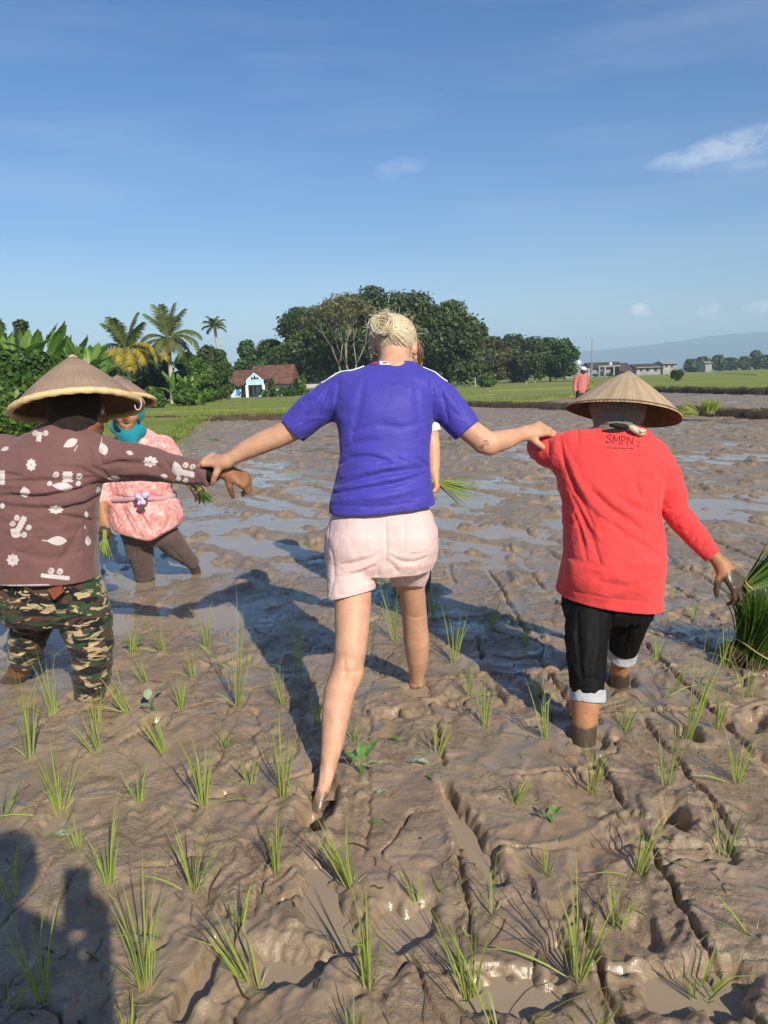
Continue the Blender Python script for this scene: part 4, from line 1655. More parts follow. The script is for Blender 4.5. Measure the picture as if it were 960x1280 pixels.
    q.add([(-1.4, -.6, hs), (1.4, -.6, hs), (1.4, 2.2, hs + .5), (-1.4, 2.2, hs + .5), (-1.4, -.6, hs + .06), (1.4, -.6, hs + .06), (1.4, 2.2, hs + .56), (-1.4, 2.2, hs + .56)],
          [(3, 2, 1, 0), (4, 5, 6, 7), (0, 1, 5, 4), (1, 2, 6, 5), (2, 3, 7, 6), (3, 0, 4, 7)])
    q.build('roof', simple("old_thatch", (0.08, 0.065, 0.05, 1), 0.9), None).parent = sh
    q = MB()
    q.box((0, 2.1, hs / 2), (2.6, .08, hs))
    q.build('back_wall', dark, None).parent = sh
    cols = [((0.50, 0.40, 0.06, 1), 'yellow tarpaulin heap inside the dark shed', -0.55, .9), ((0.45, 0.10, 0.06, 1), 'red cloth hanging by the right post of the dark shed', 0.75, .7)]
    for c, lab, dx, w in cols:
        q = MB()
        lob = []
        for i in range(6):
            zz = 0.15 + .16 * i
            ww = w * (1 - .13 * i)
            lob.append([(dx - ww / 2 + .05 * math.sin(i * 2), -.2, zz), (dx + ww / 2, -.25 - .03 * i, zz + .04)])
        for i in range(5):
            a, b = lob[i], lob[i + 1]
            q.add([a[0], a[1], b[1], b[0], (a[0][0], a[0][1] + .5, a[0][2]), (a[1][0], a[1][1] + .5, a[1][2]), (b[1][0], b[1][1] + .5, b[1][2]), (b[0][0], b[0][1] + .5, b[0][2])],
                  [(0, 1, 2, 3), (1, 5, 6, 2), (5, 4, 7, 6), (4, 0, 3, 7), (3, 2, 6, 7)])
        tag(mobj('tarpaulin' if 'yellow' in lab else 'cloth', np.array(q.v) + np.array([X(270), d - 4.4, FIELD_Z]), q.f, simple('cloth_' + lab[:3], c, 0.8), origin=(X(270) + dx, d - 4.4, FIELD_Z), smooth=False),
            lab, 'tarpaulin' if 'yellow' in lab else 'cloth')


build_house()


# ------------------------------------------------------------------ far village on the right
def far_village():
    white = simple("far_white", (0.27, 0.27, 0.27, 1), 0.8, 0.3, 0.4)
    brown = simple("far_roof", (0.075, 0.05, 0.045, 1), 0.8, 0.2, 0.6)
    dark = simple("far_dark", (0.02, 0.02, 0.025, 1), 0.5)
    silver = Mat("dome_metal", (0.72, 0.73, 0.75, 1), 0.35, 0.5, Metallic=0.6).m
    d = 170.0
    z0 = 0.2

    def xz(px, py, dd=d):
        p = P(px, py, dd)
        return p[0], p[2]

    def base(px, dd=d):
        return P(px, 460, dd)[0]

    def block(t, x0, x1, yt, nm='wall', mt=white, dd=d, dy=0.0, dep=8.0, yb=None):
        a, zt = xz(x0, yt, dd)
        b, _ = xz(x1, yt, dd)
        zb = z0 if yb is None else xz(x0, yb, dd)[1]
        q = MB()
        q.box(((a + b) / 2 - t.location.x, dep / 2 + dy, (zt + zb) / 2 - z0), (b - a, dep, zt - zb))
        o = q.build(nm, mt, None)
        o.parent = t
        return o

    def gable(t, x0, x1, yr, ye, dd=d, dep=9.0, mt=brown, dy=-0.6):
        a, zr_ = xz(x0, yr, dd)
        b, ze = xz(x1, ye, dd)
        zr_ -= z0
        ze -= z0
        a -= t.location.x
        b -= t.location.x
        q = MB()
        q.add([(a, dy, ze), (b, dy, ze), (b, dy + dep, ze), (a, dy + dep, ze), (a + .5, dy + dep / 2, zr_), (b - .5, dy + dep / 2, zr_)],
              [(0, 1, 5, 4), (2, 3, 4, 5), (3, 0, 4), (1, 2, 5), (3, 2, 1, 0)])
        q.build('roof', mt, None).parent = t

    def dome(t, px, py, rpx, dd=d, dy=3.0):
        x, z = xz(px, py, dd)
        r = rpx * M(dd)
        q = MB()
        n, k = 14, 8
        V = [(x - t.location.x + r * math.cos(2 * math.pi * i / n) * math.sin(math.pi * j / k), dy + r * math.sin(2 * math.pi * i / n) * math.sin(math.pi * j / k),
              z - z0 - r * 1.05 * math.cos(math.pi * j / k)) for j in range(k + 1) for i in range(n)]
        Fc = [(j * n + i, j * n + (i + 1) % n, (j + 1) * n + (i + 1) % n, (j + 1) * n + i) for j in range(k) for i in range(n)]
        q.add(V, Fc)
        q.tube([(x - t.location.x, dy, z - z0 + r), (x - t.location.x, dy, z - z0 + r * 1.9)], [r * .08, r * .03], 5)
        q.build('dome', silver, None, smooth=True).parent = t

    def windows(t, spans, y0, y1, dd=d):
        for a, b in spans:
            xa, zt = xz(a, y0, dd)
            xb, zb = xz(b, y1, dd)
            q = MB()
            q.box(((xa + xb) / 2 - t.location.x, -0.03, (zt + zb) / 2 - z0), (xb - xa, .1, zt - zb))
            q.build('window', dark, None).parent = t
    t = thing('mosque', 'far white mosque with a silver dome at the end of the field', 'mosque', (base(720), d, z0))
    block(t, 704, 738, 461)
    block(t, 720, 733, 458, 'drum', dy=1.0, dep=5)
    dome(t, 727, 453.5, 4.6)
    windows(t, [(708, 710), (713, 715), (733, 735)], 463, 466)
    t = thing('hall', 'far white hall with a wide brown roof and a pale columned gate', 'building', (base(762), d + 8, z0))
    block(t, 740, 784, 460, dd=d + 8)
    gable(t, 736, 784, 453, 459, d + 8, 11)
    gable(t, 768, 785, 454, 464, d + 7.0, 6, dy=-5)
    for px in (744, 751, 762, 769):
        block(t, px, px + 1.6, 459, 'column', dd=d + 8, dy=-3.0, dep=.4)
    block(t, 743, 771, 457.5, 'gate_beam', dd=d + 8, dy=-3.05, dep=.5, yb=459.0)
    dome(t, 758.5, 455.5, 2.4, d + 8, dy=-2.8)
    windows(t, [(746, 749), (754, 757), (764, 766), (774, 777)], 461, 465, d + 8)
    t = thing('far_house', 'far low house with a long dark roof right of the rear conical hat tip', 'house', (base(812), d + 20, z0))
    block(t, 796, 826, 459, dd=d + 20)
    gable(t, 793, 829, 455, 459.5, d + 20, 10)
    windows(t, [(800, 803), (808, 811), (818, 821)], 460.5, 464, d + 20)
    t = thing('far_house', 'small far white house among dark trees at the right end of the village', 'house', (base(840), d + 24, z0))
    block(t, 829, 846, 454, dd=d + 24)
    gable(t, 828, 847, 451, 454.5, d + 24, 9, simple("grey_roof", (0.30, 0.28, 0.26, 1), .8))
    windows(t, [(832, 834), (839, 841)], 456, 459, d + 24)
    t = thing('hut', 'tiny far white hut below the tree line near the right picture edge', 'hut', (base(885, 260), 260, z0))
    block(t, 882, 890, 453.5, dd=260, dep=5)
    gable(t, 881, 891, 451.5, 453.8, 260, 6, white)
    x, z = xz(735.5, 424)
    mb = MB()
    mb.tube([(x, d - 3, 0), (x, d - 3, z)], [0.16, 0.08], 6)
    tag(mb.build('mast', simple("mast_steel", (0.25, 0.27, 0.3, 1), .5), origin=(x, d - 3, 0)), 'thin tall radio mast beside the silver domed mosque', 'mast')
    GF = 'far trees along the right horizon'
    rows = [(857, 449, 10, 'rounded'), (822, 457, 8, 'low'), (872, 446, 12, 'dark'), (890, 444, 11, 'wide'), (905, 447, 10, 'dense'), (921, 446, 9, 'small'),
            (935, 438, 11, 'tallest'), (948, 444, 10, 'last'), (962, 441, 12, 'edge'), (868, 453, 9, 'front')]
    labs = ['rounded far tree immediately right of the small white village house', 'low dark far tree between the long roofed house and the small white house',
            'dark far tree left of the tiny white hut', 'wide far tree standing right behind the tiny white hut', 'dense far tree just right of the tiny white hut',
            'small far tree midway between the tiny white hut and the right picture edge', 'tallest far tree on the right horizon, pale topped',
            'far tree right next to the tallest one on the right horizon', 'far tree cut by the right picture edge on the horizon', 'low front tree in the far tree line before the rounded one']
    for i, ((x, yt, hw, _), lab) in enumerate(zip(rows, labs)):
        tree('far_tree', lab, 'tree', x, yt, hw, 270 + 6 * i, 0.9, 700, LEAF_DARK if i != 6 else LEAF_MID, seed=60 + i, low=0.05, group=GF, nl=7)
    # more village trees behind the mosque
    tree('far_tree', 'low dark tree behind the silver domed mosque', 'tree', 716, 462, 12, 190, 0.5, 500, LEAF_DARK, seed=80, low=0.05, group=GF)
    tree('far_tree', 'low dark tree between the columned hall and the long roofed house', 'tree', 789, 459, 8, 210, 0.5, 500, LEAF_DARK, seed=81, low=0.05, group=GF)
    # small pale posts in the near field
    for i, (x, yb, yt, dd, lab) in enumerate([(658, 482, 476, 92, 'short white marker post standing in the middle of the green field'),
                                              (594, 478, 470, 82, 'white marker post in the scrub at the foot of the grove')]):
        b = P(x, yb, dd)
        h = P(x, yt, dd)[2] - FIELD_Z
        mb = MB()
        h = h * 0.8
        mb.box((0, 0, h / 2), (.15, .12, h))
        mb.box((0, 0, h + .03), (.20, .17, .06))
        o = mb.build('marker_post', white)
        o.location = (b[0], dd, FIELD_Z)
        tag(o, lab, 'post', 'white marker posts')


far_village()


def build_hills():
    m = Mat("hill_forest", (0.035, 0.06, 0.03, 1), 0.95, 0.1)
    v = m.coord('Object', (0.004, 0.004, 0.004))
    m.set('Base Color', m.ramp(m.noise(v, 1, 6), [(0.35, (0.025, 0.045, 0.022)), (0.65, (0.05, 0.075, 0.035))]))
    D0, D1 = 3000.0, 4200.0
    px = np.linspace(560, 1250, 140)
    top = np.interp(px, [560, 640, 700, 730, 790, 830, 880, 930, 960, 1040, 1150, 1250], [461, 452, 443, 439, 433.5, 429, 421, 416, 414, 408, 418, 430])
    top = top + 1.0 * noise2(px * 0.05, px * 0, 3) + 0.5 * noise2(px * 0.16, px * 0, 4)
    V = []
    nr = 10
    for i, (x, t) in enumerate(zip(px, top)):
        q = P(x, t, D1)
        for j in range(nr):
            u = j / (nr - 1)
            dd = D0 + (D1 - D0) * u
            xx = q[0] * dd / D1
            z = -20 + (q[2] + 20) * u ** 1.25
            z += (8 * noise2(np.array([xx * 0.004]), np.array([dd * 0.006]), 7)[0]) * math.sin(math.pi * u)
            V.append((xx, dd, z))
        V.append((q[0] * 1.2, D1 * 1.2, -20))
    k = nr + 1
    Fc = [(i * k + j, i * k + k + j, i * k + k + j + 1, i * k + j + 1) for i in range(len(px) - 1) for j in range(k - 1)]
    kind(mobj('hills', V, Fc, m.m), 'structure')


build_hills()

# ================================================================== people
def unit(v):
    v = np.asarray(v, float)
    return v / np.linalg.norm(v)


def pts_px(L):
    """(x, y, depth, radius in photograph pixels) -> points, radii"""
    return [P(a[0], a[1], a[2]) for a in L], [a[3] * M(a[2]) for a in L]


def chpx(s, L, k=0.02, **kw):
    p, r = pts_px(L)
    s.chain(p, r, k, **kw)
    return p, r


def secs(L):
    """(x left, x right, y, depth, thickness) -> loft sections"""
    out = []
    for (a, b, y, d, t) in L:
        p, q = P(a, y, d), P(b, y, d)
        c = (p + q) / 2
        out.append((c, (q[0] - p[0]) / 2, t / 2))
    return out


def head(s, c, fwd, up=(0, 0, 1), sc=1.0, neck=None, open_mouth=False, nose=1.0):
    fwd = unit(fwd)
    up = np.asarray(up, float)
    up = unit(up - fwd * (up @ fwd))
    rt = np.cross(fwd, up)
    c = np.asarray(c, float)
    R = np.stack([rt, fwd, up], 1)

    def q(a, b, e):
        return c + (rt * a + fwd * b + up * e) * sc
    s.ell(q(0, -0.008, 0.032), [0.076 * sc, 0.096 * sc, 0.086 * sc], R, 0.0)
    s.ell(q(0, 0.040, -0.030), [0.062 * sc, 0.058 * sc, 0.080 * sc], R, 0.03)
    s.chain([q(0.042, 0.025, -0.055), q(0.0, 0.076, -0.098), q(-0.042, 0.025, -0.055)], [0.024 * sc, 0.022 * sc, 0.024 * sc], 0.025)
    s.chain([q(-0.04, 0.082, 0.030), q(0, 0.092, 0.026), q(0.04, 0.082, 0.030)], 0.011 * sc, 0.02)
    for e in (-1, 1):
        s.ell(q(e * 0.045, 0.066, -0.030), [0.022 * sc] * 3, R, 0.025)
        s.ell(q(e * 0.031, 0.096, 0.008), [0.016 * sc, 0.010 * sc, 0.010 * sc], R, 0.014, sub=True)
        s.ell(q(e * 0.078, -0.004, -0.008), [0.010 * sc, 0.020 * sc, 0.033 * sc], R, 0.008)
        s.ell(q(e * 0.085, 0.004, -0.006), [0.006 * sc, 0.011 * sc, 0.020 * sc], R, 0.004, sub=True)
    s.chain([q(0, 0.096, 0.016), q(0, 0.112 * nose, -0.026)], [0.008 * sc, 0.013 * sc], 0.012)
    for e in (-1, 1):
        s.ell(q(e * 0.012, 0.100, -0.029), [0.010 * sc] * 3, R, 0.008)
    if open_mouth:
        s.ell(q(0, 0.096, -0.064), [0.026 * sc, 0.03 * sc, 0.0125 * sc], R, 0.008, sub=True)
        s.chain([q(-0.026, 0.084, -0.050), q(0, 0.101, -0.046), q(0.026, 0.084, -0.050)], 0.0065 * sc, 0.008)
        s.chain([q(-0.024, 0.082, -0.076), q(0, 0.098, -0.081), q(0.024, 0.082, -0.076)], 0.0075 * sc, 0.008)
    else:
        s.chain([q(-0.022, 0.086, -0.060), q(0, 0.099, -0.056), q(0.022, 0.086, -0.060)], 0.0065 * sc, 0.010)
        s.chain([q(-0.019, 0.084, -0.069), q(0, 0.097, -0.071), q(0.019, 0.084, -0.069)], 0.0075 * sc, 0.010)
    if neck is not None:
        s.chain([q(0, -0.018, -0.03), (q(0, -0.018, -0.03) + neck) / 2, neck], [0.056 * sc, 0.054 * sc, 0.062 * sc], 0.03)
    return R


EYE_WHITE = Mat("eye_white", (0.70, 0.66, 0.60, 1), 0.15, 0.5).m
EYE_DARK = Mat("eye_iris", (0.03, 0.018, 0.010, 1), 0.1, 0.5).m


def eyes(parent, c, fwd, up=(0, 0, 1), sc=1.0):
    fwd = unit(fwd)
    up = np.asarray(up, float)
    up = unit(up - fwd * (up @ fwd))
    rt = np.cross(fwd, up)
    for e in (-1, 1):
        m = c + (rt * 0.031 * e + fwd * 0.083 + up * 0.008) * sc
        n, k = 12, 8
        V, Fc, mi = [], [], []
        for j in range(k + 1):
            for i in range(n):
                th, ph = 2 * math.pi * i / n, math.pi * j / k
                V.append(m + 0.0125 * sc * (rt * math.cos(th) * math.sin(ph) + up * math.sin(th) * math.sin(ph) + fwd * math.cos(ph)))
        for j in range(k):
            for i in range(n):
                Fc.append((j * n + i, j * n + (i + 1) % n, (j + 1) * n + (i + 1) % n, (j + 1) * n + i))
                mi.append(1 if j < 2 else 0)
        mobj('eye', V, Fc, [EYE_WHITE, EYE_DARK], parent, mat_idx=mi)


def rotv(v, ax, a):
    v, ax = np.asarray(v, float), unit(ax)
    return v * math.cos(a) + np.cross(ax, v) * math.sin(a) + ax * (ax @ v) * (1 - math.cos(a))


def hand(s, wrist, dr, back, thumb_side, curl=(0.3, 0.5, 0.4), sc=1.0, spread=0.08, thumb=(0.75, 0.25, 0.3), fade=0.0, wr=0.022):
    """palm, four unequal fingers bent towards the palm, and a thumb leaving the side of the palm near the wrist.
    dr: along the hand; back: out of the back of the hand; thumb_side: +1 / -1 along cross(dr, back)"""
    w = np.asarray(wrist, float)
    dr = unit(dr)
    back = np.asarray(back, float)
    back = unit(back - dr * (back @ dr))
    sd = np.cross(dr, back) * thumb_side
    lens = [(0.040, 0.024, 0.019), (0.044, 0.028, 0.020), (0.041, 0.026, 0.019), (0.032, 0.020, 0.017)]
    kn = [(0.030, 0.088), (0.010, 0.093), (-0.010, 0.088), (-0.028, 0.079)]
    for i in range(4):
        k = w + (sd * kn[i][0] + dr * kn[i][1]) * sc
        b = w + (sd * kn[i][0] * 0.55 + dr * 0.012) * sc
        s.chain([b, k], [0.0150 * sc, 0.0125 * sc], 0.014, flat=None)
        d = unit(dr + sd * spread * (1.2 - 0.8 * i))
        p = k
        P_ = [p]
        c = np.array(curl) * (1 + fade * i)
        for L, a in zip(lens[i], c):
            d = rotv(d, np.cross(back, dr), a) if (rotv(d, np.cross(back, dr), 0.1) @ back) < (d @ back) else rotv(d, np.cross(dr, back), a)
            p = p + d * L * sc
            P_.append(p)
        s.chain(P_, [0.0105 * sc, 0.0098 * sc, 0.0088 * sc, 0.0075 * sc], 0.006)
        s.ell(k + back * 0.004 * sc, [0.0115 * sc] * 3, None, 0.008)
    b = w + (sd * 0.016 + dr * 0.018 - back * 0.004) * sc
    d = unit(dr * thumb[0] + sd * 0.85 - back * thumb[1])
    p1 = b + d * 0.042 * sc
    d2 = unit(d + dr * 0.45 - back * thumb[2] - sd * 0.25)
    p2 = p1 + d2 * 0.032 * sc
    d3 = unit(d2 + dr * 0.3 - back * thumb[2] * 0.6 - sd * 0.25)
    p3 = p2 + d3 * 0.026 * sc
    s.chain([b, p1, p2, p3], [0.0165 * sc, 0.0135 * sc, 0.0115 * sc, 0.0090 * sc], 0.010)
    s.chain([w, w + dr * 0.03 * sc], [wr * sc, 0.020 * sc], 0.02)


def skin_mat(name, base, var=0.12, mudc=(0.105, 0.076, 0.050)):
    m = Mat(name, base, 0.48, 0.4)
    v = m.coord('Object')
    n = m.noise(v, 18, 5, 0.6)
    n2 = m.noise(v, 60, 3, 0.6)
    lo = (base[0] * (1 - var), base[1] * (1 - 1.5 * var), base[2] * (1 - 1.6 * var))
    hi = (min(1, base[0] * (1 + var)), min(1, base[1] * (1 + var)), min(1, base[2] * (1 + var)))
    col = m.ramp(n, [(0.3, lo), (0.7, hi)])
    f = m.math('ADD', m.attr('mud'), m.math('MULTIPLY', m.math('SUBTRACT', m.noise(v, 26, 5, 0.65), 0.5), 0.9))
    f = m.step(f, 0.35, 0.65)
    sp = m.math('MULTIPLY', m.step(m.noise(v, 75, 2, 0.5), 0.70, 0.74), m.step(m.sep(m.coord('Object'))[2], 0.55, 0.1))
    red = m.step(m.noise(v, 7, 3, 0.5), 0.45, 0.75)
    col = m.mix(m.math('MULTIPLY', red, 0.35), col, (base[0] * 0.98, base[1] * 0.80, base[2] * 0.74))
    f = m.math('MAXIMUM', f, m.math('MULTIPLY', sp, 0.8))
    m.set('Base Color', m.mix(f, col, mudc))
    m.set('Roughness', m.math('SUBTRACT', 0.56, m.math('MULTIPLY', f, 0.22)))
    m.set('Subsurface Weight', 0.08)
    m.set('Subsurface Radius', (0.012, 0.005, 0.003))
    m.bump(n2, 0.16, 0.002)
    m.bump(m.noise(v, 240, 2), 0.12, 0.001)
    return m.m


SKIN_FAIR = skin_mat("fair_skin", (0.53, 0.305, 0.198, 1))
SKIN_TAN = skin_mat("tan_skin", (0.36, 0.175, 0.085, 1), mudc=(0.078, 0.057, 0.038))
SKIN_DARK = skin_mat("dark_tan_skin", (0.25, 0.115, 0.055, 1))


def cloth(name, base, rough=0.8, weave=260, bump=0.10, sheen=0.15, var=0.10):
    m = Mat(name, base, rough, 0.16)
    v = m.coord('Object')
    n = m.noise(v, 5, 5, 0.6)
    lo = tuple(c * (1 - var) for c in base[:3])
    hi = tuple(min(1, c * (1 + var)) for c in base[:3])
    m.col = m.ramp(n, [(0.3, lo), (0.7, hi)])
    m.set('Base Color', m.col)
    m.set('Sheen Weight', sheen)
    rr = m.math('ABSOLUTE', m.math('SUBTRACT', m.noise(m.coord('Object', (1, 1, 1.6)), 9, 3, 0.5, 1.2), 0.5))
    m.bump(m.math('SUBTRACT', 1.0, m.math('MULTIPLY', m.math('MINIMUM', rr, 0.12), 8.0)), 0.16, 0.006)
    m.bump(m.noise(v, 30, 4, 0.6, 0.6), 0.30, 0.005)
    m.bump(m.noise(v, weave, 2), bump, 0.002)
    return m


# weaving of the conical hats (uv: around, down the slope)
def weave_mat(name, a, b, nu, nv, contrast=0.6, strips=0.0):
    m = Mat(name, a, 0.75, 0.25)
    tc = m.n("ShaderNodeTexCoord")
    u, v, _ = m.sep(tc.outputs['UV'])
    su = m.math('MULTIPLY', u, nu)
    fr = m.math('FRACT', su)
    tri = m.math('MULTIPLY', m.math('ABSOLUTE', m.math('SUBTRACT', fr, 0.5)), 2.0)
    pv = m.math('FRACT', m.math('ADD', m.math('MULTIPLY', v, nv), m.math('MULTIPLY', tri, 1.1)))
    h = m.math('ABSOLUTE', m.math('SUBTRACT', pv, 0.5))
    h = m.step(h, 0.10, 0.36)
    strip = m.step(tri, 0.06, 0.22)
    ov = m.coord('Object')
    n = m.noise(ov, 9, 5, 0.65)
    col = m.mix(m.math('MULTIPLY', h, contrast), a, b)
    col = m.mix(m.math('MULTIPLY', m.math('SUBTRACT', 1.0, strip), 0.30), col, tuple(c * 0.45 for c in a[:3]))
    if strips:
        alt = m.step(m.math('FRACT', m.math('MULTIPLY', su, 0.5)), 0.47, 0.53)
        col = m.mix(m.math('MULTIPLY', alt, strips), col, tuple(min(1, c * 1.5) for c in b[:3]))
    col = m.mix(m.step(n, 0.3, 0.7), m.mix(0.35, col, tuple(c * 0.4 for c in a[:3])), col)
    m.set('Base Color', col)
    m.bump(m.math('MULTIPLY', h, strip), 0.55, 0.004)
    return m.m


def hat(parent, apex, centre, r, mat, under, band_mat, band=True, name='hat', sag=0.012, flare=0.0, tip=None, spin=0.0):
    apex, centre = Vector(apex), Vector(centre)
    ax = (apex - centre)
    H = ax.length
    ax.normalize()
    a = ax.orthogonal().normalized()
    # start the seam on the far side
    far = Vector((0, 1, 0))
    a = (far - ax * far.dot(ax)).normalized()
    b = ax.cross(a)
    n, k = 96, 28
    V, Fc, UV, mi = [], [], [], []

    def ringpt(t, i, off):
        th = 2 * math.pi * i / n + spin
        rr = r * (t ** (1.0 - 0.06)) + (flare * r * max(0, t - 0.75) ** 1.5)
        z = H * (1 - t) + sag * math.sin(math.pi * t) + off
        wob = 1 + 0.008 * math.sin(3 * th + 1) * t + 0.006 * math.sin(7 * th) * t
        zz = z + 0.006 * math.sin(2 * th + 0.6) * t * t
        return centre + ax * zz + (a * math.cos(th) + b * math.sin(th)) * rr * wob
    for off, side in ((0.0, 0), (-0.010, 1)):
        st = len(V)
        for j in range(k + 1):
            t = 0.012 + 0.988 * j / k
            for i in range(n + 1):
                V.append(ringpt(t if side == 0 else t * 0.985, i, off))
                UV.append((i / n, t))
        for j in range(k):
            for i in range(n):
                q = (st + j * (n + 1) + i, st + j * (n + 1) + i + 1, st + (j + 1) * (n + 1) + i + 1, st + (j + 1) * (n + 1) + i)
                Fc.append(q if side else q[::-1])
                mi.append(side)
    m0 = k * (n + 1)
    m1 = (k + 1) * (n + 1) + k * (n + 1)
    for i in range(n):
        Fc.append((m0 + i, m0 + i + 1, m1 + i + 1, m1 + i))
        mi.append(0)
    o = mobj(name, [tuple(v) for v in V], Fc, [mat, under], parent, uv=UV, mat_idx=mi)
    if band:
        mb = MB()
        Pn = [(-0.011, 0.004), (0.006, 0.009), (0.012, -0.002), (0.007, -0.016), (-0.010, -0.013)]
        vv, ff = [], []
        for i in range(n):
            th = 2 * math.pi * i / n + spin
            e = (a * math.cos(th) + b * math.sin(th))
            q = ringpt(0.985, i, -0.002)
            sc_ = 1 + 0.12 * math.sin(i * 1.7)
            for (dx, dz) in Pn:
                vv.append(q + e * dx + ax * dz * sc_)
        m = len(Pn)
        for i in range(n):
            for j in range(m):
                ff.append((i * m + j, i * m + (j + 1) % m, ((i + 1) % n) * m + (j + 1) % m, ((i + 1) % n) * m + j))
        off0 = np.array(parent.location)
        bo = mobj('rim_band', np.array([tuple(v) for v in vv]) - off0, ff, band_mat)
        bo.parent = o
    if tip is not None:
        mb = MB()
        rings = []
        n2 = 20
        for j, t in enumerate((0.006, 0.05, 0.10)):
            for i in range(n2):
                th = 2 * math.pi * i / n2
                rr = r * t + 0.002
                z = H * (1 - t) + sag * math.sin(math.pi * t) + 0.004
                rings.append(centre + ax * z + (a * math.cos(th) + b * math.sin(th)) * rr * (1 + 0.15 * math.sin(i * 2.3) * (j == 2)))
        ff = [tuple(range(n2))] + [(j * n2 + i, (j + 1) * n2 + i, (j + 1) * n2 + (i + 1) % n2, j * n2 + (i + 1) % n2) for j in range(2) for i in range(n2)]
        to = mobj('tip_patch', np.array([tuple(v) for v in rings]) - np.array(parent.location), ff, tip)
        to.parent = o
    return o


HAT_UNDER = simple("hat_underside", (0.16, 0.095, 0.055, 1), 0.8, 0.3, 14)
HAT_BAND = simple("hat_band", (0.62, 0.47, 0.24, 1), 0.7, 0.15, 20, bump=0.2)
HAT_BROWN = weave_mat("hat_weave_brown", (0.30, 0.205, 0.145, 1), (0.47, 0.335, 0.235, 1), 44, 46, 0.9)
HAT_STRAW = weave_mat("hat_weave_straw", (0.44, 0.32, 0.20, 1), (0.56, 0.425, 0.275, 1), 46, 30, 0.6, 0.22)
HAT_TIP = simple("hat_tip", (0.62, 0.47, 0.36, 1), 0.7, 0.1)


def mudfn(z0=0.02, z1=0.16, extra=None):
    def f(v):
        a = 1 - sstep(z0, z1, v[:, 2])
        if extra is not None:
            for c, r0, r1 in extra:
                d = np.linalg.norm(v - np.asarray(c), axis=1)
                a = np.maximum(a, 1 - sstep(r0, r1, d))
        return {'mud': a}
    return f


def bbox(pts, m=0.15):
    p = np.array(pts)
    return p.min(0) - m, p.max(0) + m


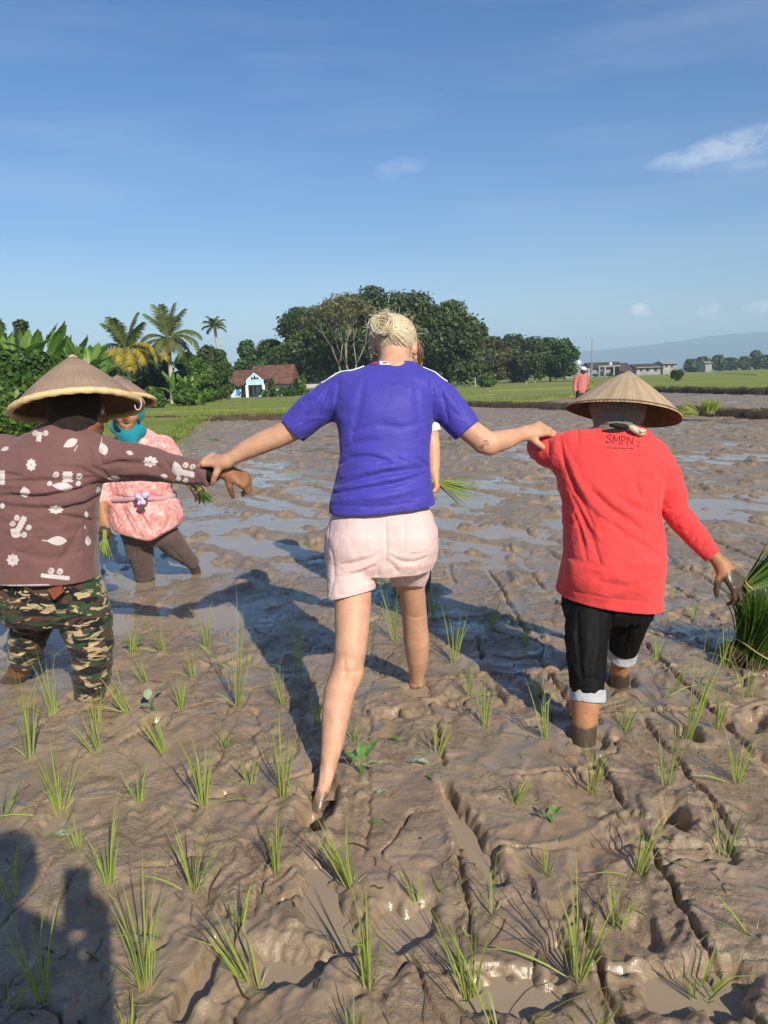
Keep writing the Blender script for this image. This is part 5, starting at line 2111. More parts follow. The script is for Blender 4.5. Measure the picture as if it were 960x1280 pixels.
# ------------------------------------------------------------------ 1. blonde woman in the middle
def woman():
    t = thing('person', 'blonde woman in a blue shirt and pale pink shorts stepping barefoot through the mud', 'person', (0.0, 2.75, 0.0))
    s = SDF((-0.72, 2.12, -0.14), (0.68, 3.26, 1.70), 0.0052)
    # left leg: steps back towards the camera
    chpx(s, [(440, 690, 2.72, 27), (440, 730, 2.68, 25), (441, 752, 2.64, 24), (440, 790, 2.58, 22), (437, 822, 2.53, 20.5), (431, 846, 2.49, 20),
             (424, 866, 2.45, 20.5), (420, 893, 2.40, 19), (416, 925, 2.35, 15.5), (411, 955, 2.31, 11.5), (406, 980, 2.27, 9.2), (400, 1002, 2.24, 10), (396, 1022, 2.22, 12),
             (394, 1050, 2.24, 13)], 0.0)
    chpx(s, [(398, 1010, 2.235, 10), (408, 1040, 2.33, 13), (412, 1042, 2.40, 12)], 0.02)
    s.ell(P(437, 838, 2.47), [0.045, 0.03, 0.05], None, 0.04)
    # right leg: a step ahead
    chpx(s, [(512, 690, 2.76, 27), (513, 722, 2.83, 18), (515, 738, 2.86, 16.8), (517, 757, 2.91, 16.5), (519, 782, 2.96, 16.3), (520.5, 800, 2.99, 16.8), (521.5, 820, 3.03, 15),
             (521.5, 838, 3.07, 11), (520.5, 850, 3.10, 9.2), (519, 862, 3.12, 11), (518, 885, 3.13, 12)], 0.0)
    chpx(s, [(519, 866, 3.12, 10), (528, 880, 3.22, 11)], 0.02)
    # trunk under the clothes
    s.loft(secs([(424, 526, 700, 2.74, .18), (430, 526, 640, 2.76, .16), (442, 522, 580, 2.78, .15), (436, 526, 510, 2.82, .17), (446, 518, 478, 2.845, .12), (470, 516, 455, 2.875, .11)]), 0.03)
    # head bowed forwards, face turned away and a little to the right
    hc = P(494, 433, 2.945)
    fw = (0.16, 0.86, -0.42)
    head(s, hc, fw, (0, 0, 1), 1.02, P(492, 466, 2.855))
    # left arm
    chpx(s, [(434, 492, 2.84, 17), (395, 513, 2.84, 15.5), (366, 536, 2.84, 15), (346, 546, 2.845, 14.3), (326, 554, 2.85, 13.6), (307, 563, 2.855, 11.8), (291, 572, 2.86, 9.2), (282, 577, 2.86, 8.2)], 0.02)
    w = P(283, 577, 2.86)
    hand(s, w, P(262, 575, 2.89) - w, P(270, 552, 2.82) - P(272, 577, 2.87), -1, (0.45, 0.8, 0.6), 0.98, 0.05, (0.5, 0.9, 0.75), wr=0.024)
    # right arm
    chpx(s, [(530, 492, 2.84, 17), (562, 514, 2.83, 15), (586, 537, 2.81, 14.8), (603, 550, 2.80, 15), (613, 554, 2.80, 14.2), (630, 550, 2.82, 13), (645, 545, 2.85, 10), (655, 542, 2.87, 8.3)], 0.02)
    chpx(s, [(605, 556, 2.795, 11), (611, 560, 2.79, 8)], 0.02)
    w = P(654, 542, 2.87)
    hand(s, w, P(675, 537, 2.885) - w, P(664, 515, 2.80) - P(664, 540, 2.86), 1, (0.55, 0.9, 0.6), 0.98, 0.04, (0.7, 0.6, 0.5), wr=0.024)

    for L, a, w_ in [([(424, 838), (438, 841), (453, 836)], -0.003, 0.008), ([(430, 820), (432, 845), (428, 870)], -0.003, 0.010), ([(448, 822), (447, 842), (440, 868)], -0.002, 0.010),
                     ([(512, 770), (520, 773), (530, 769)], -0.002, 0.008), ([(402, 950), (404, 985)], -0.003, 0.007), ([(412, 955), (409, 985)], -0.002, 0.006), ([(405, 880), (425, 905), (424, 940)], 0.003, 0.014)]:
        s.fold(L, a, w_)

    def at(v):
        a = mudfn(-0.05, 0.10)(v)['mud']
        return {'mud': a}
    s.obj('body', SKIN_FAIR, t, 1, attrs=at)
    # small dark tattoo marks by the right elbow
    bvh_obj = [o for o in t.children if o.name.startswith('body')][0]
    mb = MB()
    ink = simple("tattoo_ink", (0.05, 0.04, 0.045, 1), 0.6)
    deps = np.empty(len(bvh_obj.data.vertices) * 3, np.float32)
    bvh_obj.data.vertices.foreach_get('co', deps)
    deps = deps.reshape(-1, 3) + np.array(t.location)
    tree_ = BVHTree.FromPolygons([tuple(v) for v in deps], [tuple(p.vertices) for p in bvh_obj.data.polygons])

    def on(x, y, off=0.0006):
        r = Vector(ray(x, y)).normalized()
        h = tree_.ray_cast(Vector(CAMP), r)
        return h[0] + h[1] * off if h[0] is not None else None
    strokes = [[(603, 552), (605.5, 550.5), (607, 552.5), (604.5, 555), (607, 556.5)], [(606, 551), (609.5, 550.5), (608.5, 553.5), (611, 553)],
               [(600.5, 557), (602.5, 556), (604.5, 559.5)], [(599, 557.5), (601.5, 559.5), (603.5, 561)], [(601, 558.5), (604, 558)], [(608.5, 555), (610.5, 556.5)]]
    for st in strokes:
        q = [on(*p) for p in st]
        q = [p for p in q if p is not None]
        if len(q) > 1:
            mb.tube(q, 0.0011, 5)
    mb.build('tattoo', ink, t)

    # shirt
    c = cloth("blue_jersey", (0.056, 0.048, 0.335, 1), 0.55, 420, 0.05, 0.1)
    c.set('Base Color', c.col)
    s = SDF((-0.45, 2.52, 0.80), (0.45, 3.06, 1.46), 0.0037)
    s.loft(secs([(410, 546, 646, 2.76, .31), (411, 545, 634, 2.76, .31), (414, 542, 618, 2.76, .30), (420, 538, 595, 2.765, .27), (425, 537, 566, 2.78, .25), (422, 540, 535, 2.80, .26),
                 (416, 541, 505, 2.82, .27), (414, 543, 486, 2.835, .25), (424, 538, 471, 2.85, .21), (440, 528, 462, 2.865, .17), (463, 520, 455, 2.875, .135), (470, 516, 450, 2.88, .125)]), 0.0)
    chpx(s, [(434, 490, 2.84, 25), (410, 502, 2.84, 23.5), (388, 516, 2.84, 22), (366, 536, 2.84, 20), (352, 548, 2.84, 19)], 0.03)
    chpx(s, [(530, 488, 2.84, 25), (550, 500, 2.835, 23), (568, 518, 2.825, 21), (585, 538, 2.81, 19.5), (596, 551, 2.80, 18.5)], 0.03)
    # hem
    h0, h1 = P(412, 640, 2.76), P(545, 628, 2.76)
    nrm = np.cross(h1 - h0, np.array([0, 1, 0.0]))
    nrm = nrm if nrm[2] < 0 else -nrm
    s.rough(0.0035, 0.075, 3, (1.3, 1, 0.8))
    s.rough(0.006, 0.085, 5, (1.5, 1, 0.8), ridged=True)
    s.rough(0.0022, 0.030, 4, (2.2, 1, 0.7), zlo=0.84, zhi=1.0)
    # creases gathered at the waist and soft drag lines from the shoulders
    for L, a, w_ in [([(423, 581), (440, 572), (465, 571), (488, 578)], -0.012, 0.012), ([(421, 606), (445, 600), (480, 592), (515, 587), (538, 582)], -0.014, 0.010),
                     ([(419, 598), (445, 591), (480, 584), (516, 579)], 0.010, 0.011), ([(417, 617), (450, 612), (490, 606), (520, 597), (541, 588)], -0.013, 0.010),
                     ([(418, 611), (450, 606), (485, 599), (520, 591)], 0.008, 0.010), ([(414, 627), (450, 623), (490, 619), (530, 606)], 0.010, 0.013),
                     ([(430, 590), (450, 581), (480, 576)], 0.007, 0.010), ([(520, 572), (532, 580), (540, 592)], -0.009, 0.011), ([(500, 570), (520, 578), (538, 574)], 0.007, 0.011),
                     ([(430, 560), (450, 552), (475, 550)], -0.005, 0.016), ([(455, 475), (448, 510), (440, 550)], -0.0035, 0.022), ([(520, 478), (522, 510), (530, 545)], -0.0035, 0.022),
                     ([(424, 470), (421, 495), (416, 525)], -0.005, 0.009), ([(538, 468), (541, 495), (541, 525)], -0.005, 0.009), ([(412, 485), (400, 505), (396, 525)], -0.006, 0.010),
                     ([(405, 490), (385, 515)], 0.005, 0.012), ([(548, 478), (556, 505), (560, 525)], -0.006, 0.010), ([(556, 490), (574, 515)], 0.005, 0.012), ([(395, 500), (376, 528)], -0.004, 0.010),
                     ([(560, 528), (556, 538), (545, 536)], -0.006, 0.010), ([(440, 540), (470, 530), (500, 535), (530, 528)], -0.003, 0.02), ([(416, 632), (470, 634), (520, 628)], -0.004, 0.006)]:
        s.fold(L, a * 1.25, w_)
    s.cut(h0, nrm, k=0.004)
    a0, a1 = P(388, 516, 2.84), P(365, 537, 2.84)
    s.cut(a1, unit(a1 - a0), (a1 - 0.12, a1 + 0.12), 0.004)
    s.hollow(a1, unit(a1 - a0), 0.03, 0.007, (a1 - 0.09, a1 + 0.09))
    b0, b1 = P(568, 518, 2.825), P(584.5, 538, 2.812)
    s.cut(b1, unit(b1 - b0), (b1 - 0.11, b1 + 0.11), 0.004)
    s.hollow(b1, unit(b1 - b0), 0.03, 0.007, (b1 - 0.09, b1 + 0.09))
    # neck opening, scooped a little at the nape
    n0 = P(492, 457, 2.87)
    s.ell(P(494, 446, 2.885), [0.082, 0.075, 0.040], None, 0.006, sub=True)
    so = s.obj('shirt', c.m, t, 1)
    V = np.empty(len(so.data.vertices) * 3, np.float32)
    so.data.vertices.foreach_get('co', V)
    V = V.reshape(-1, 3) + np.array(t.location)
    bv = BVHTree.FromPolygons([tuple(v) for v in V], [tuple(p.vertices) for p in so.data.polygons])
    white = simple("white_tape", (0.72, 0.72, 0.76, 1), 0.6, 0.05)

    def on2(x, y, off=0.0012):
        r = Vector(ray(x, y)).normalized()
        h = bv.ray_cast(Vector(CAMP), r)
        return (h[0] + h[1] * off) if h[0] is not None else None

    def near(p, off=0.002):
        h = bv.find_nearest(Vector(p))
        return h[0] + h[1] * off
    # pale stripes along the tops of the sleeves
    for L in ([(450, 461, 2.87), (434, 466, 2.86), (420, 472, 2.85), (405, 480, 2.845), (396, 487, 2.845)], [(536, 461, 2.86), (548, 468, 2.85), (558, 478, 2.84), (565, 486, 2.83)]):
        mb = MB()
        q = [Vector(P(x, y - 6, d)) for x, y, d in L]
        qq = []
        for i in range(len(q) - 1):
            for j in range(6):
                qq.append(near(q[i].lerp(q[i + 1], j / 6) + Vector((0, 0, 0.03)), 0.0015))
        mb.tube(qq, 0.0030, 6)
        mb.build('shoulder_stripe', white, t, smooth=True)
    # collar label: white patch with a red disc, red mark on its left
    # collar rib
    red = simple("label_red", (0.60, 0.03, 0.05, 1), 0.6, 0.05)

    def patch(x0, x1, y0, y1, nx=8, ny=4, off=0.0025):
        vv, ff = [], []
        for j in range(ny + 1):
            for i in range(nx + 1):
                p = on2(x0 + (x1 - x0) * i / nx, y0 + (y1 - y0) * j / ny, off)
                if p is None:
                    p = Vector(P(x0 + (x1 - x0) * i / nx, y0 + (y1 - y0) * j / ny, 2.80))
                vv.append(p)
        for j in range(ny):
            for i in range(nx):
                ff.append((j * (nx + 1) + i, (j + 1) * (nx + 1) + i, (j + 1) * (nx + 1) + i + 1, j * (nx + 1) + i + 1))
        return [tuple(v) for v in vv], ff
    v_, f_ = patch(474.5, 488, 452.0, 456.5)
    lab = mobj('collar_label', v_, f_, white, t)
    v_, f_ = patch(478.8, 483.6, 453.2, 455.2, 6, 3, 0.0036)
    mobj('label_mark', v_, f_, red, t)
    v_, f_ = patch(464, 471.5, 453.8, 455.8, 5, 3)
    mobj('label_mark', v_, f_, red, t)

    # shorts
    c = cloth("pink_cotton", (0.65, 0.475, 0.455, 1), 0.85, 300, 0.10, 0.1, 0.05)
    s = SDF((-0.36, 2.35, 0.46), (0.32, 3.05, 0.99), 0.0037)
    s.loft(secs([(415, 540, 712, 2.735, .25), (407, 546, 700, 2.735, .28), (405, 548, 685, 2.735, .30), (406, 547.5, 665, 2.74, .30), (413, 541, 645, 2.75, .26), (432, 526, 618, 2.765, .19)]), 0.0)
    p, r = chpx(s, [(443, 690, 2.72, 36), (440, 720, 2.685, 33), (438, 748, 2.645, 30), (437, 768, 2.62, 29)], 0.012)
    p2, r2 = chpx(s, [(511, 690, 2.76, 34), (511, 712, 2.81, 27), (510, 735, 2.865, 20), (509, 752, 2.90, 18)], 0.012)
    s.ell(P(446, 682, 2.655), [0.075, 0.06, 0.085], None, 0.05)
    s.ell(P(510, 680, 2.665), [0.072, 0.06, 0.085], None, 0.05)
    s.rough(0.003, 0.07, 13)
    s.rough(0.004, 0.08, 15, (1.2, 1, 1.0), ridged=True)
    s.rough(0.0016, 0.03, 14)
    for L, a, w_ in [([(482, 640), (482, 668), (483, 692), (481, 708)], -0.010, 0.008), ([(426, 706), (448, 703), (468, 697), (479, 688)], -0.010, 0.012), ([(420, 722), (445, 718), (468, 708)], -0.006, 0.012),
                     ([(432, 714), (452, 711), (470, 702)], 0.006, 0.010), ([(488, 694), (500, 702), (516, 704), (535, 696)], -0.007, 0.011), ([(489, 705), (500, 718), (508, 730)], -0.006, 0.010),
                     ([(506, 645), (505, 690)], -0.003, 0.004), ([(505, 691), (520, 694), (534, 688)], -0.003, 0.004), ([(408, 742), (440, 744), (466, 733)], -0.003, 0.005),
                     ([(415, 690), (418, 720), (413, 744)], -0.005, 0.012), ([(455, 712), (458, 735)], -0.004, 0.012), ([(474, 708), (470, 728)], -0.006, 0.008), ([(412, 650), (409, 690)], -0.004, 0.006),
                     ([(528, 700), (520, 722)], -0.004, 0.010)]:
        s.fold(L, a * 0.7, w_)
    q0, q1 = P(409, 751, 2.65), P(468, 737, 2.65)
    ax = unit(p[2] - p[1])
    nr = np.cross(q1 - q0, np.array([0, 0.97, -0.22]))
    nr = nr if nr[2] < 0 else -nr
    bx = (np.array([-0.36, 2.35, 0.44]), np.array([P(478, 740, 2.65)[0], 2.80, 0.62]))
    s.cut((q0 + q1) / 2, nr, bx, 0.004)
    s.hollow((q0 + q1) / 2, unit(nr), 0.035, 0.008, bx)
    q0, q1 = P(486, 733, 2.86), P(524, 735, 2.86)
    nr = np.cross(q1 - q0, np.array([0, 0.95, -0.3]))
    nr = nr if nr[2] < 0 else -nr
    bx = (np.array([P(480, 740, 2.65)[0], 2.6, 0.46]), np.array([0.32, 3.05, 0.64]))
    s.cut((q0 + q1) / 2, nr, bx, 0.004)
    s.hollow((q0 + q1) / 2, unit(nr), 0.03, 0.008, bx)
    s.obj('shorts', c.m, t, 1)

    # hair
    hm = Mat("blonde_hair", rough=0.42, spec=0.45)
    hm.set('Base Color', hm.ramp(hm.attr('tone'), [(0.0, (0.20, 0.14, 0.08)), (0.35, (0.50, 0.40, 0.26)), (0.7, (0.70, 0.60, 0.43)), (1.0, (0.80, 0.73, 0.58))]))
    fwd = unit(fw)
    up = unit(np.array([0, 0, 1.0]) - fwd * fwd[2])
    rt = np.cross(fwd, up)
    R = np.stack([rt, fwd, up], 1)
    hcx = P(491, 430, 2.935)
    s = SDF(hcx - 0.19, hcx + 0.19, 0.004)
    s.ell(hcx + up * 0.022 - fwd * 0.004, [0.087, 0.100, 0.082], R, 0.0)
    bun = P(480, 407, 2.855)
    s.ell(bun, [0.030, 0.027, 0.030], None, 0.02)
    s.rough(0.004, 0.03, 31, (0.5, 0.5, 1.6))
    # nape and face are left free
    s.cut(hcx - up * 0.048 + fwd * 0.0, -up * 1.0 + fwd * 0.45, None, 0.02)
    s.cut(hcx + fwd * 0.085, fwd, None, 0.02)
    sv, sf = s.net(1)
    sv, sf = s.drop_bits(sv, sf)
    rg = np.random.default_rng(3)
    tone = np.clip(0.36 + 0.35 * noise3(sv * 60, 3), 0.05, 0.8)
    tone = np.where(np.linalg.norm(sv - bun, axis=1) < 0.045, 0.12, tone)  # bun core darkened: the shade of its hollow is put into the tone
    V_, F_, T_ = [sv], [sf], [tone]
    ofs = len(sv)
    mb = MB()
    cen = hcx + up * 0.022 - fwd * 0.006
    rad = np.array([0.0885, 0.101, 0.0835])
    bl = np.array([rt @ (bun - cen), fwd @ (bun - cen), up @ (bun - cen)]) / rad
    bl = unit(bl)
    for i in range(2300):
        # start on the hairline, end at the bun
        th = rg.uniform(0, 2 * math.pi)
        st = unit(np.array([math.cos(th) * 1.0, rg.uniform(-0.4, 0.85), math.sin(th) * 0.9 - 0.15]))
        if st[2] < -0.62 or (st @ bl) > 0.86:
            continue
        lift = rg.uniform(0.99, 1.03)
        wv = rg.normal(size=3) * 0.035
        n = 9
        q = []
        for j in range(n):
            u = j / (n - 1)
            d = unit(st * (1 - u) + bl * u * 0.97 + wv * (1 + 1.2 * (i % 7 == 0)) * math.sin(math.pi * u))
            k = lift + 0.035 * math.sin(math.pi * u) * rg.uniform(0.4, 1)
            l = d * rad * k
            q.append(cen + rt * l[0] + fwd * l[1] + up * l[2])
        mb.tube(q, [0.0005 + 0.0006 * math.sin(math.pi * min(1, j / (n - 1) + 0.15)) for j in range(n)], 3, float(np.clip(rg.normal(0.62, 0.22), 0.1, 1)), cap=False)
    bdir = unit(bun - cen)
    bax = unit(bdir * 0.55 + np.array([-0.25, -0.75, 0.25]))
    be1 = unit(np.cross(bax, up))
    be2 = np.cross(bax, be1)
    for i in range(320):
        # hair wound round the bun, with a hollow in the middle
        r0 = rg.uniform(0.010, 0.037)
        hgt = math.sqrt(max(0.02, 1 - ((r0 - 0.024) / 0.022) ** 2)) * 0.024 * rg.choice([1, 1, 0.8])
        a0, a1 = rg.uniform(0, 6.28), rg.uniform(0.9, 2.4)
        sh = rg.normal(size=3) * 0.005
        q = []
        for j in range(12):
            aa = a0 + a1 * j / 11
            rr = r0 * (1.05 + 0.10 * math.sin(aa * 2 + 1) + 0.16 * (j / 11 - 0.5))
            q.append(bun + sh + (be1 * math.cos(aa) + be2 * math.sin(aa) * 1.12) * rr + bax * (hgt + 0.006 * math.sin(aa * 1.5 + i)))
        tone_ = float(np.clip(rg.normal(0.34 + 0.35 * (r0 - 0.012) / 0.028 + 0.1, 0.16), 0.05, 1))  # strands darken towards the middle, shade of the hollow set in their tone
        mb.tube(q, [rg.uniform(0.0006, 0.0016) * math.sin(math.pi * (j + 1.2) / 13.4) ** 0.5 for j in range(12)], 5, tone_, cap=False)
    for i in range(150):
        # flyaway wisps
        d = unit(rg.normal(size=3) * np.array([1, 0.7, 0.8]) + np.array([0, -0.2, 0.45]))
        if d[2] < -0.35:
            continue
        l = d * rad * 1.0
        p = cen + rt * l[0] + fwd * l[1] + up * l[2]
        if i % 3 == 0:
            p = bun + d * 0.036
        tg_ = unit(np.cross(d, rg.normal(size=3)))
        dv = unit(d * 0.35 + tg_)
        q = [p]
        for j in range(7):
            dv = unit(dv + rg.normal(size=3) * 0.22 + d * 0.05)
            q.append(q[-1] + dv * rg.uniform(0.004, 0.009))
        mb.tube(q, 0.00055, 3, 0.95, cap=False)
    for i in range(40):
        # loose locks before the ears and on the nape
        sd = rg.choice([-1, 1])
        st = np.array([sd * rg.uniform(0.55, 0.98), rg.uniform(-0.5, 0.5), -0.42])
        l = st * rad
        p = cen + rt * l[0] + fwd * l[1] + up * l[2]
        q = [p]
        dv = np.array([sd * 0.1, 0, -1.0])
        for j in range(6):
            dv = unit(dv + rg.normal(size=3) * 0.2)
            q.append(q[-1] + dv * 0.008)
        mb.tube(q, 0.0011, 3, float(rg.uniform(0.4, 0.9)), cap=False)
    vv = np.array(mb.v)
    ff = [tuple(q) for q in sf.tolist()] + [tuple(i + ofs for i in q) for q in mb.f]
    mobj('hair', np.concatenate([sv, vv]), ff, hm.m, t, attrs={'tone': np.concatenate([tone, mb.t])})
    eyes(t, hc, fw, (0, 0, 1), 1.02)
    # small earring glint left out; hair tie
    mb = MB()
    bdir = unit(bun - cen)
    e1 = unit(np.cross(bdir, up))
    e2 = np.cross(bdir, e1)
    b0 = bun - bdir * 0.034
    mb.tube([b0 + (e1 * math.cos(i * 0.3307) + e2 * math.sin(i * 0.3307)) * 0.030 for i in range(20)], 0.004, 6)
    mb.build('hair_tie', simple("hair_tie", (0.02, 0.02, 0.02, 1), 0.7), t, smooth=True)


woman()


# ------------------------------------------------------------------ 2. worker in the red shirt
def red_worker():
    t = thing('person', 'worker in a red long sleeved shirt, rolled black trousers and straw conical hat', 'person', (0.85, 2.8, 0.0))
    s = SDF((0.48, 2.38, -0.12), (1.52, 3.42, 1.50), 0.0052)
    chpx(s, [(736, 750, 2.74, 20), (734, 800, 2.67, 18), (734, 850, 2.61, 16.5), (732, 880, 2.58, 18.5), (731, 900, 2.565, 17), (730, 925, 2.55, 15.5), (729, 950, 2.55, 15)], 0.0)
    chpx(s, [(785, 750, 2.85, 18), (783, 790, 2.92, 15), (778, 815, 2.97, 13), (775, 835, 3.01, 13), (774, 858, 3.05, 12.5), (773, 880, 3.07, 12)], 0.0)
    s.loft(secs([(716, 802, 752, 2.79, .13), (716, 808, 690, 2.80, .16), (712, 814, 620, 2.82, .20), (712, 815, 575, 2.85, .2), (730, 805, 548, 2.88, .14)]), 0.03)
    hc = P(771, 507, 2.935)
    fw = (-0.10, 0.95, -0.16)
    head(s, hc - np.array([0, 0, 0.035]), fw, (0, 0, 1), 0.94, P(770, 545, 2.885))
    # left forearm reaches forwards, held by the woman
    chpx(s, [(722, 566, 2.87, 18), (697, 565, 2.90, 14), (680, 560, 2.97, 12), (684, 556, 3.08, 11), (692, 552, 3.19, 8.5)], 0.02)
    w = P(692, 552, 3.2)
    hand(s, w, np.array([0.35, 1, 0.15]), np.array([0, -.1, 1]), -1, (0.5, 0.7, 0.5), 0.95)
    # right arm hangs out over the seedlings
    chpx(s, [(815, 582, 2.86, 16), (836, 612, 2.85, 12), (847, 641, 2.835, 11), (868, 668, 2.79, 10.5), (886, 688, 2.76, 9), (899, 702, 2.74, 8.6), (903, 707, 2.735, 8.8)], 0.02)
    w = P(903, 707, 2.735)
    hand(s, w, P(924, 733, 2.69) - w, P(935, 705, 2.62) - P(915, 722, 2.70), 1, (0.5, 0.75, 0.55), 1.0, 0.14, (0.6, 0.5, 0.5), wr=0.026)
    hcen = P(924, 742, 2.69)
    s.obj('body', SKIN_TAN, t, 1, attrs=mudfn(0.03, 0.13, [(hcen, 0.06, 0.12)]))
    eyes(t, hc, fw, (0, 0, 1), 0.98)

    # shirt
    c = cloth("red_cotton", (0.66, 0.055, 0.055, 1), 0.85, 300, 0.10, 0.2, 0.06)
    lz = P(780, 762, 2.8)[2]
    s = SDF((0.44, 2.45, lz - 0.03), (1.46, 3.36, 1.28), 0.0040)
    s.loft(secs([(693, 826, 764, 2.795, .32), (694, 825, 748, 2.795, .32), (699, 828, 725, 2.80, .32), (704, 829.5, 700, 2.80, .32), (706, 829, 675, 2.805, .31), (705, 824, 648, 2.815, .29),
                 (702, 823, 625, 2.83, .28), (697, 827, 600, 2.84, .27), (696, 834, 580, 2.85, .26), (703, 832, 563, 2.86, .23), (718, 818, 547, 2.875, .19), (733, 808, 537, 2.885, .16), (748, 800, 530, 2.89, .13)]), 0.0)
    chpx(s, [(725, 563, 2.87, 26), (705, 566, 2.885, 26), (688, 563, 2.92, 22), (677, 558, 2.98, 18.5), (680, 556, 3.08, 16), (687, 553, 3.15, 13)], 0.035)
    chpx(s, [(812, 578, 2.86, 27), (828, 594, 2.855, 23), (839, 618, 2.845, 18.5), (845, 640, 2.835, 17.5), (858, 657, 2.81, 17), (872, 673, 2.785, 15), (886, 689, 2.76, 12.5), (897, 702, 2.745, 11.5)], 0.03)
    s.ell(P(765, 715, 2.70), [0.15, 0.08, 0.10], None, 0.08)
    s.rough(0.004, 0.08, 23, (1, 1, 1.2))
    s.rough(0.009, 0.10, 25, (1.2, 1, 0.9), ridged=True)
    s.rough(0.002, 0.035, 24)
    F3 = lambda L: [(640 + a / 3, 440 + b / 3) for a, b in L]
    for L, a, w_ in [(F3([(185, 380), (205, 440), (235, 510), (275, 590), (310, 660)]), -0.014, 0.013), (F3([(215, 400), (245, 480), (300, 570), (370, 640)]), 0.011, 0.013),
                     (F3([(225, 540), (265, 620), (300, 700), (330, 790)]), -0.013, 0.012), (F3([(250, 540), (290, 620), (330, 700)]), 0.009, 0.012),
                     (F3([(235, 610), (260, 690), (280, 780)]), -0.009, 0.011), (F3([(300, 520), (370, 590), (450, 640), (540, 690)]), -0.012, 0.013), (F3([(310, 495), (390, 570), (470, 620)]), 0.009, 0.013),
                     (F3([(340, 620), (420, 680), (500, 730), (550, 760)]), -0.010, 0.014), (F3([(400, 540), (470, 590), (540, 605)]), -0.011, 0.011), (F3([(430, 530), (480, 560), (530, 570)]), 0.008, 0.011),
                     (F3([(545, 560), (552, 610), (570, 660)]), -0.014, 0.012), (F3([(480, 420), (460, 490), (490, 560)]), -0.006, 0.014), (F3([(560, 430), (548, 500), (550, 560)]), -0.008, 0.011),
                     (F3([(180, 320), (185, 370), (200, 410)]), -0.009, 0.010), (F3([(205, 300), (225, 360)]), 0.007, 0.011), (F3([(165, 310), (160, 370)]), 0.006, 0.010), (F3([(135, 320), (140, 390)]), -0.006, 0.010),
                     (F3([(245, 290), (250, 340)]), -0.006, 0.008), (F3([(350, 380), (420, 400), (490, 390)]), -0.004, 0.014), (F3([(590, 640), (625, 615), (645, 590)]), -0.010, 0.010),
                     (F3([(585, 590), (615, 585), (640, 560)]), -0.007, 0.009), (F3([(600, 670), (640, 650), (668, 625)]), 0.009, 0.011), (F3([(625, 695), (665, 670), (690, 650)]), -0.010, 0.010),
                     (F3([(650, 720), (690, 700), (715, 672)]), -0.008, 0.009), (F3([(680, 745), (715, 722), (735, 700)]), -0.008, 0.009), (F3([(665, 720), (700, 700), (720, 685)]), 0.007, 0.010),
                     (F3([(200, 760), (260, 790), (340, 800)]), -0.005, 0.018), (F3([(330, 860), (430, 880), (540, 850)]), -0.004, 0.02), (F3([(175, 885), (350, 922), (545, 940)]), -0.0025, 0.005),
                     (F3([(380, 760), (450, 790), (540, 790)]), 0.006, 0.016), (F3([(470, 640), (510, 680), (555, 690)]), 0.009, 0.012)]:
        s.fold(L, a, w_)
    h0, h1 = P(695, 740, 2.8), P(823, 758, 2.8)
    nr = np.cross(h1 - h0, np.array([0, 1, 0.0]))
    nr = nr if nr[2] < 0 else -nr
    s.cut(h0, nr, None, 0.004)
    a0, a1 = P(872, 673, 2.785), P(891.5, 695, 2.752)
    s.cut(a1, unit(a1 - a0), (a1 - 0.09, a1 + 0.12), 0.004)
    s.hollow(a1, unit(a1 - a0), 0.02, 0.006, (a1 - 0.07, a1 + 0.07))
    so = s.obj('shirt', c.m, t, 1)
    V = np.empty(len(so.data.vertices) * 3, np.float32)
    so.data.vertices.foreach_get('co', V)
    V = V.reshape(-1, 3) + np.array(t.location)
    bv = BVHTree.FromPolygons([tuple(v) for v in V], [tuple(p.vertices) for p in so.data.polygons])

    def on(x, y, off):
        h = bv.ray_cast(Vector(CAMP), Vector(ray(x, y)).normalized())
        return (h[0] + h[1] * off) if h[0] is not None else None
    ink = simple("print_ink", (0.045, 0.012, 0.014, 1), 0.7, 0.2)
    # printed lettering on the upper back, drawn stroke by stroke on the cloth
    GL = {'S': [[(.9, .82), (.7, .98), (.35, 1.0), (.1, .82), (.2, .62), (.55, .5), (.85, .36), (.9, .16), (.65, .0), (.3, .02), (.06, .2)]],
          'M': [[(.05, 0), (.08, 1), (.5, .25), (.92, 1), (.95, 0)]],
          'P': [[(.1, 0), (.1, 1), (.6, 1), (.88, .86), (.88, .62), (.6, .47), (.1, .47)]],
          'N': [[(.06, 0), (.06, 1), (.92, 0), (.92, 1)]],
          '2': [[(.1, .78), (.3, .98), (.65, 1), (.88, .8), (.75, .5), (.1, 0), (.92, 0)]]}

    def path(mb, q, r):
        fine = []
        for (xa, ya), (xb, yb) in zip(q[:-1], q[1:]):
            k = max(1, int(math.hypot(xb - xa, yb - ya) / 0.8))
            fine += [(xa + (xb - xa) * i / k, ya + (yb - ya) * i / k) for i in range(k)]
        fine.append(q[-1])
        p = [on(x, y, 0.0006) for x, y in fine]
        p = [v for v in p if v is not None]
        if len(p) > 1:
            mb.tube(p, r, 5)
    mb = MB()
    for ch, x, y, w, h in (('S', 757.5, 550.6, 6.6, 9.6), ('M', 765.6, 551.2, 8.6, 9.4), ('P', 775.8, 552.0, 6.2, 9.2), ('N', 783.4, 552.6, 7.4, 9.0), ('2', 794.6, 555.6, 5.2, 6.6)):
        for st in GL[ch]:
            path(mb, [(x + w * a + 1.1 * b_, y + 2.5 - h * b_ + 0.10 * w * a) for a, b_ in st], 0.0015 if ch != '2' else 0.0010)
    for x, y in ((757.6, 550.8), (766, 551.4), (773.6, 552.0), (776.2, 552.2), (783.8, 552.9)):
        path(mb, [(x - 0.9, y + 2.5), (x + 1.7, y + 2.7)], 0.0010)
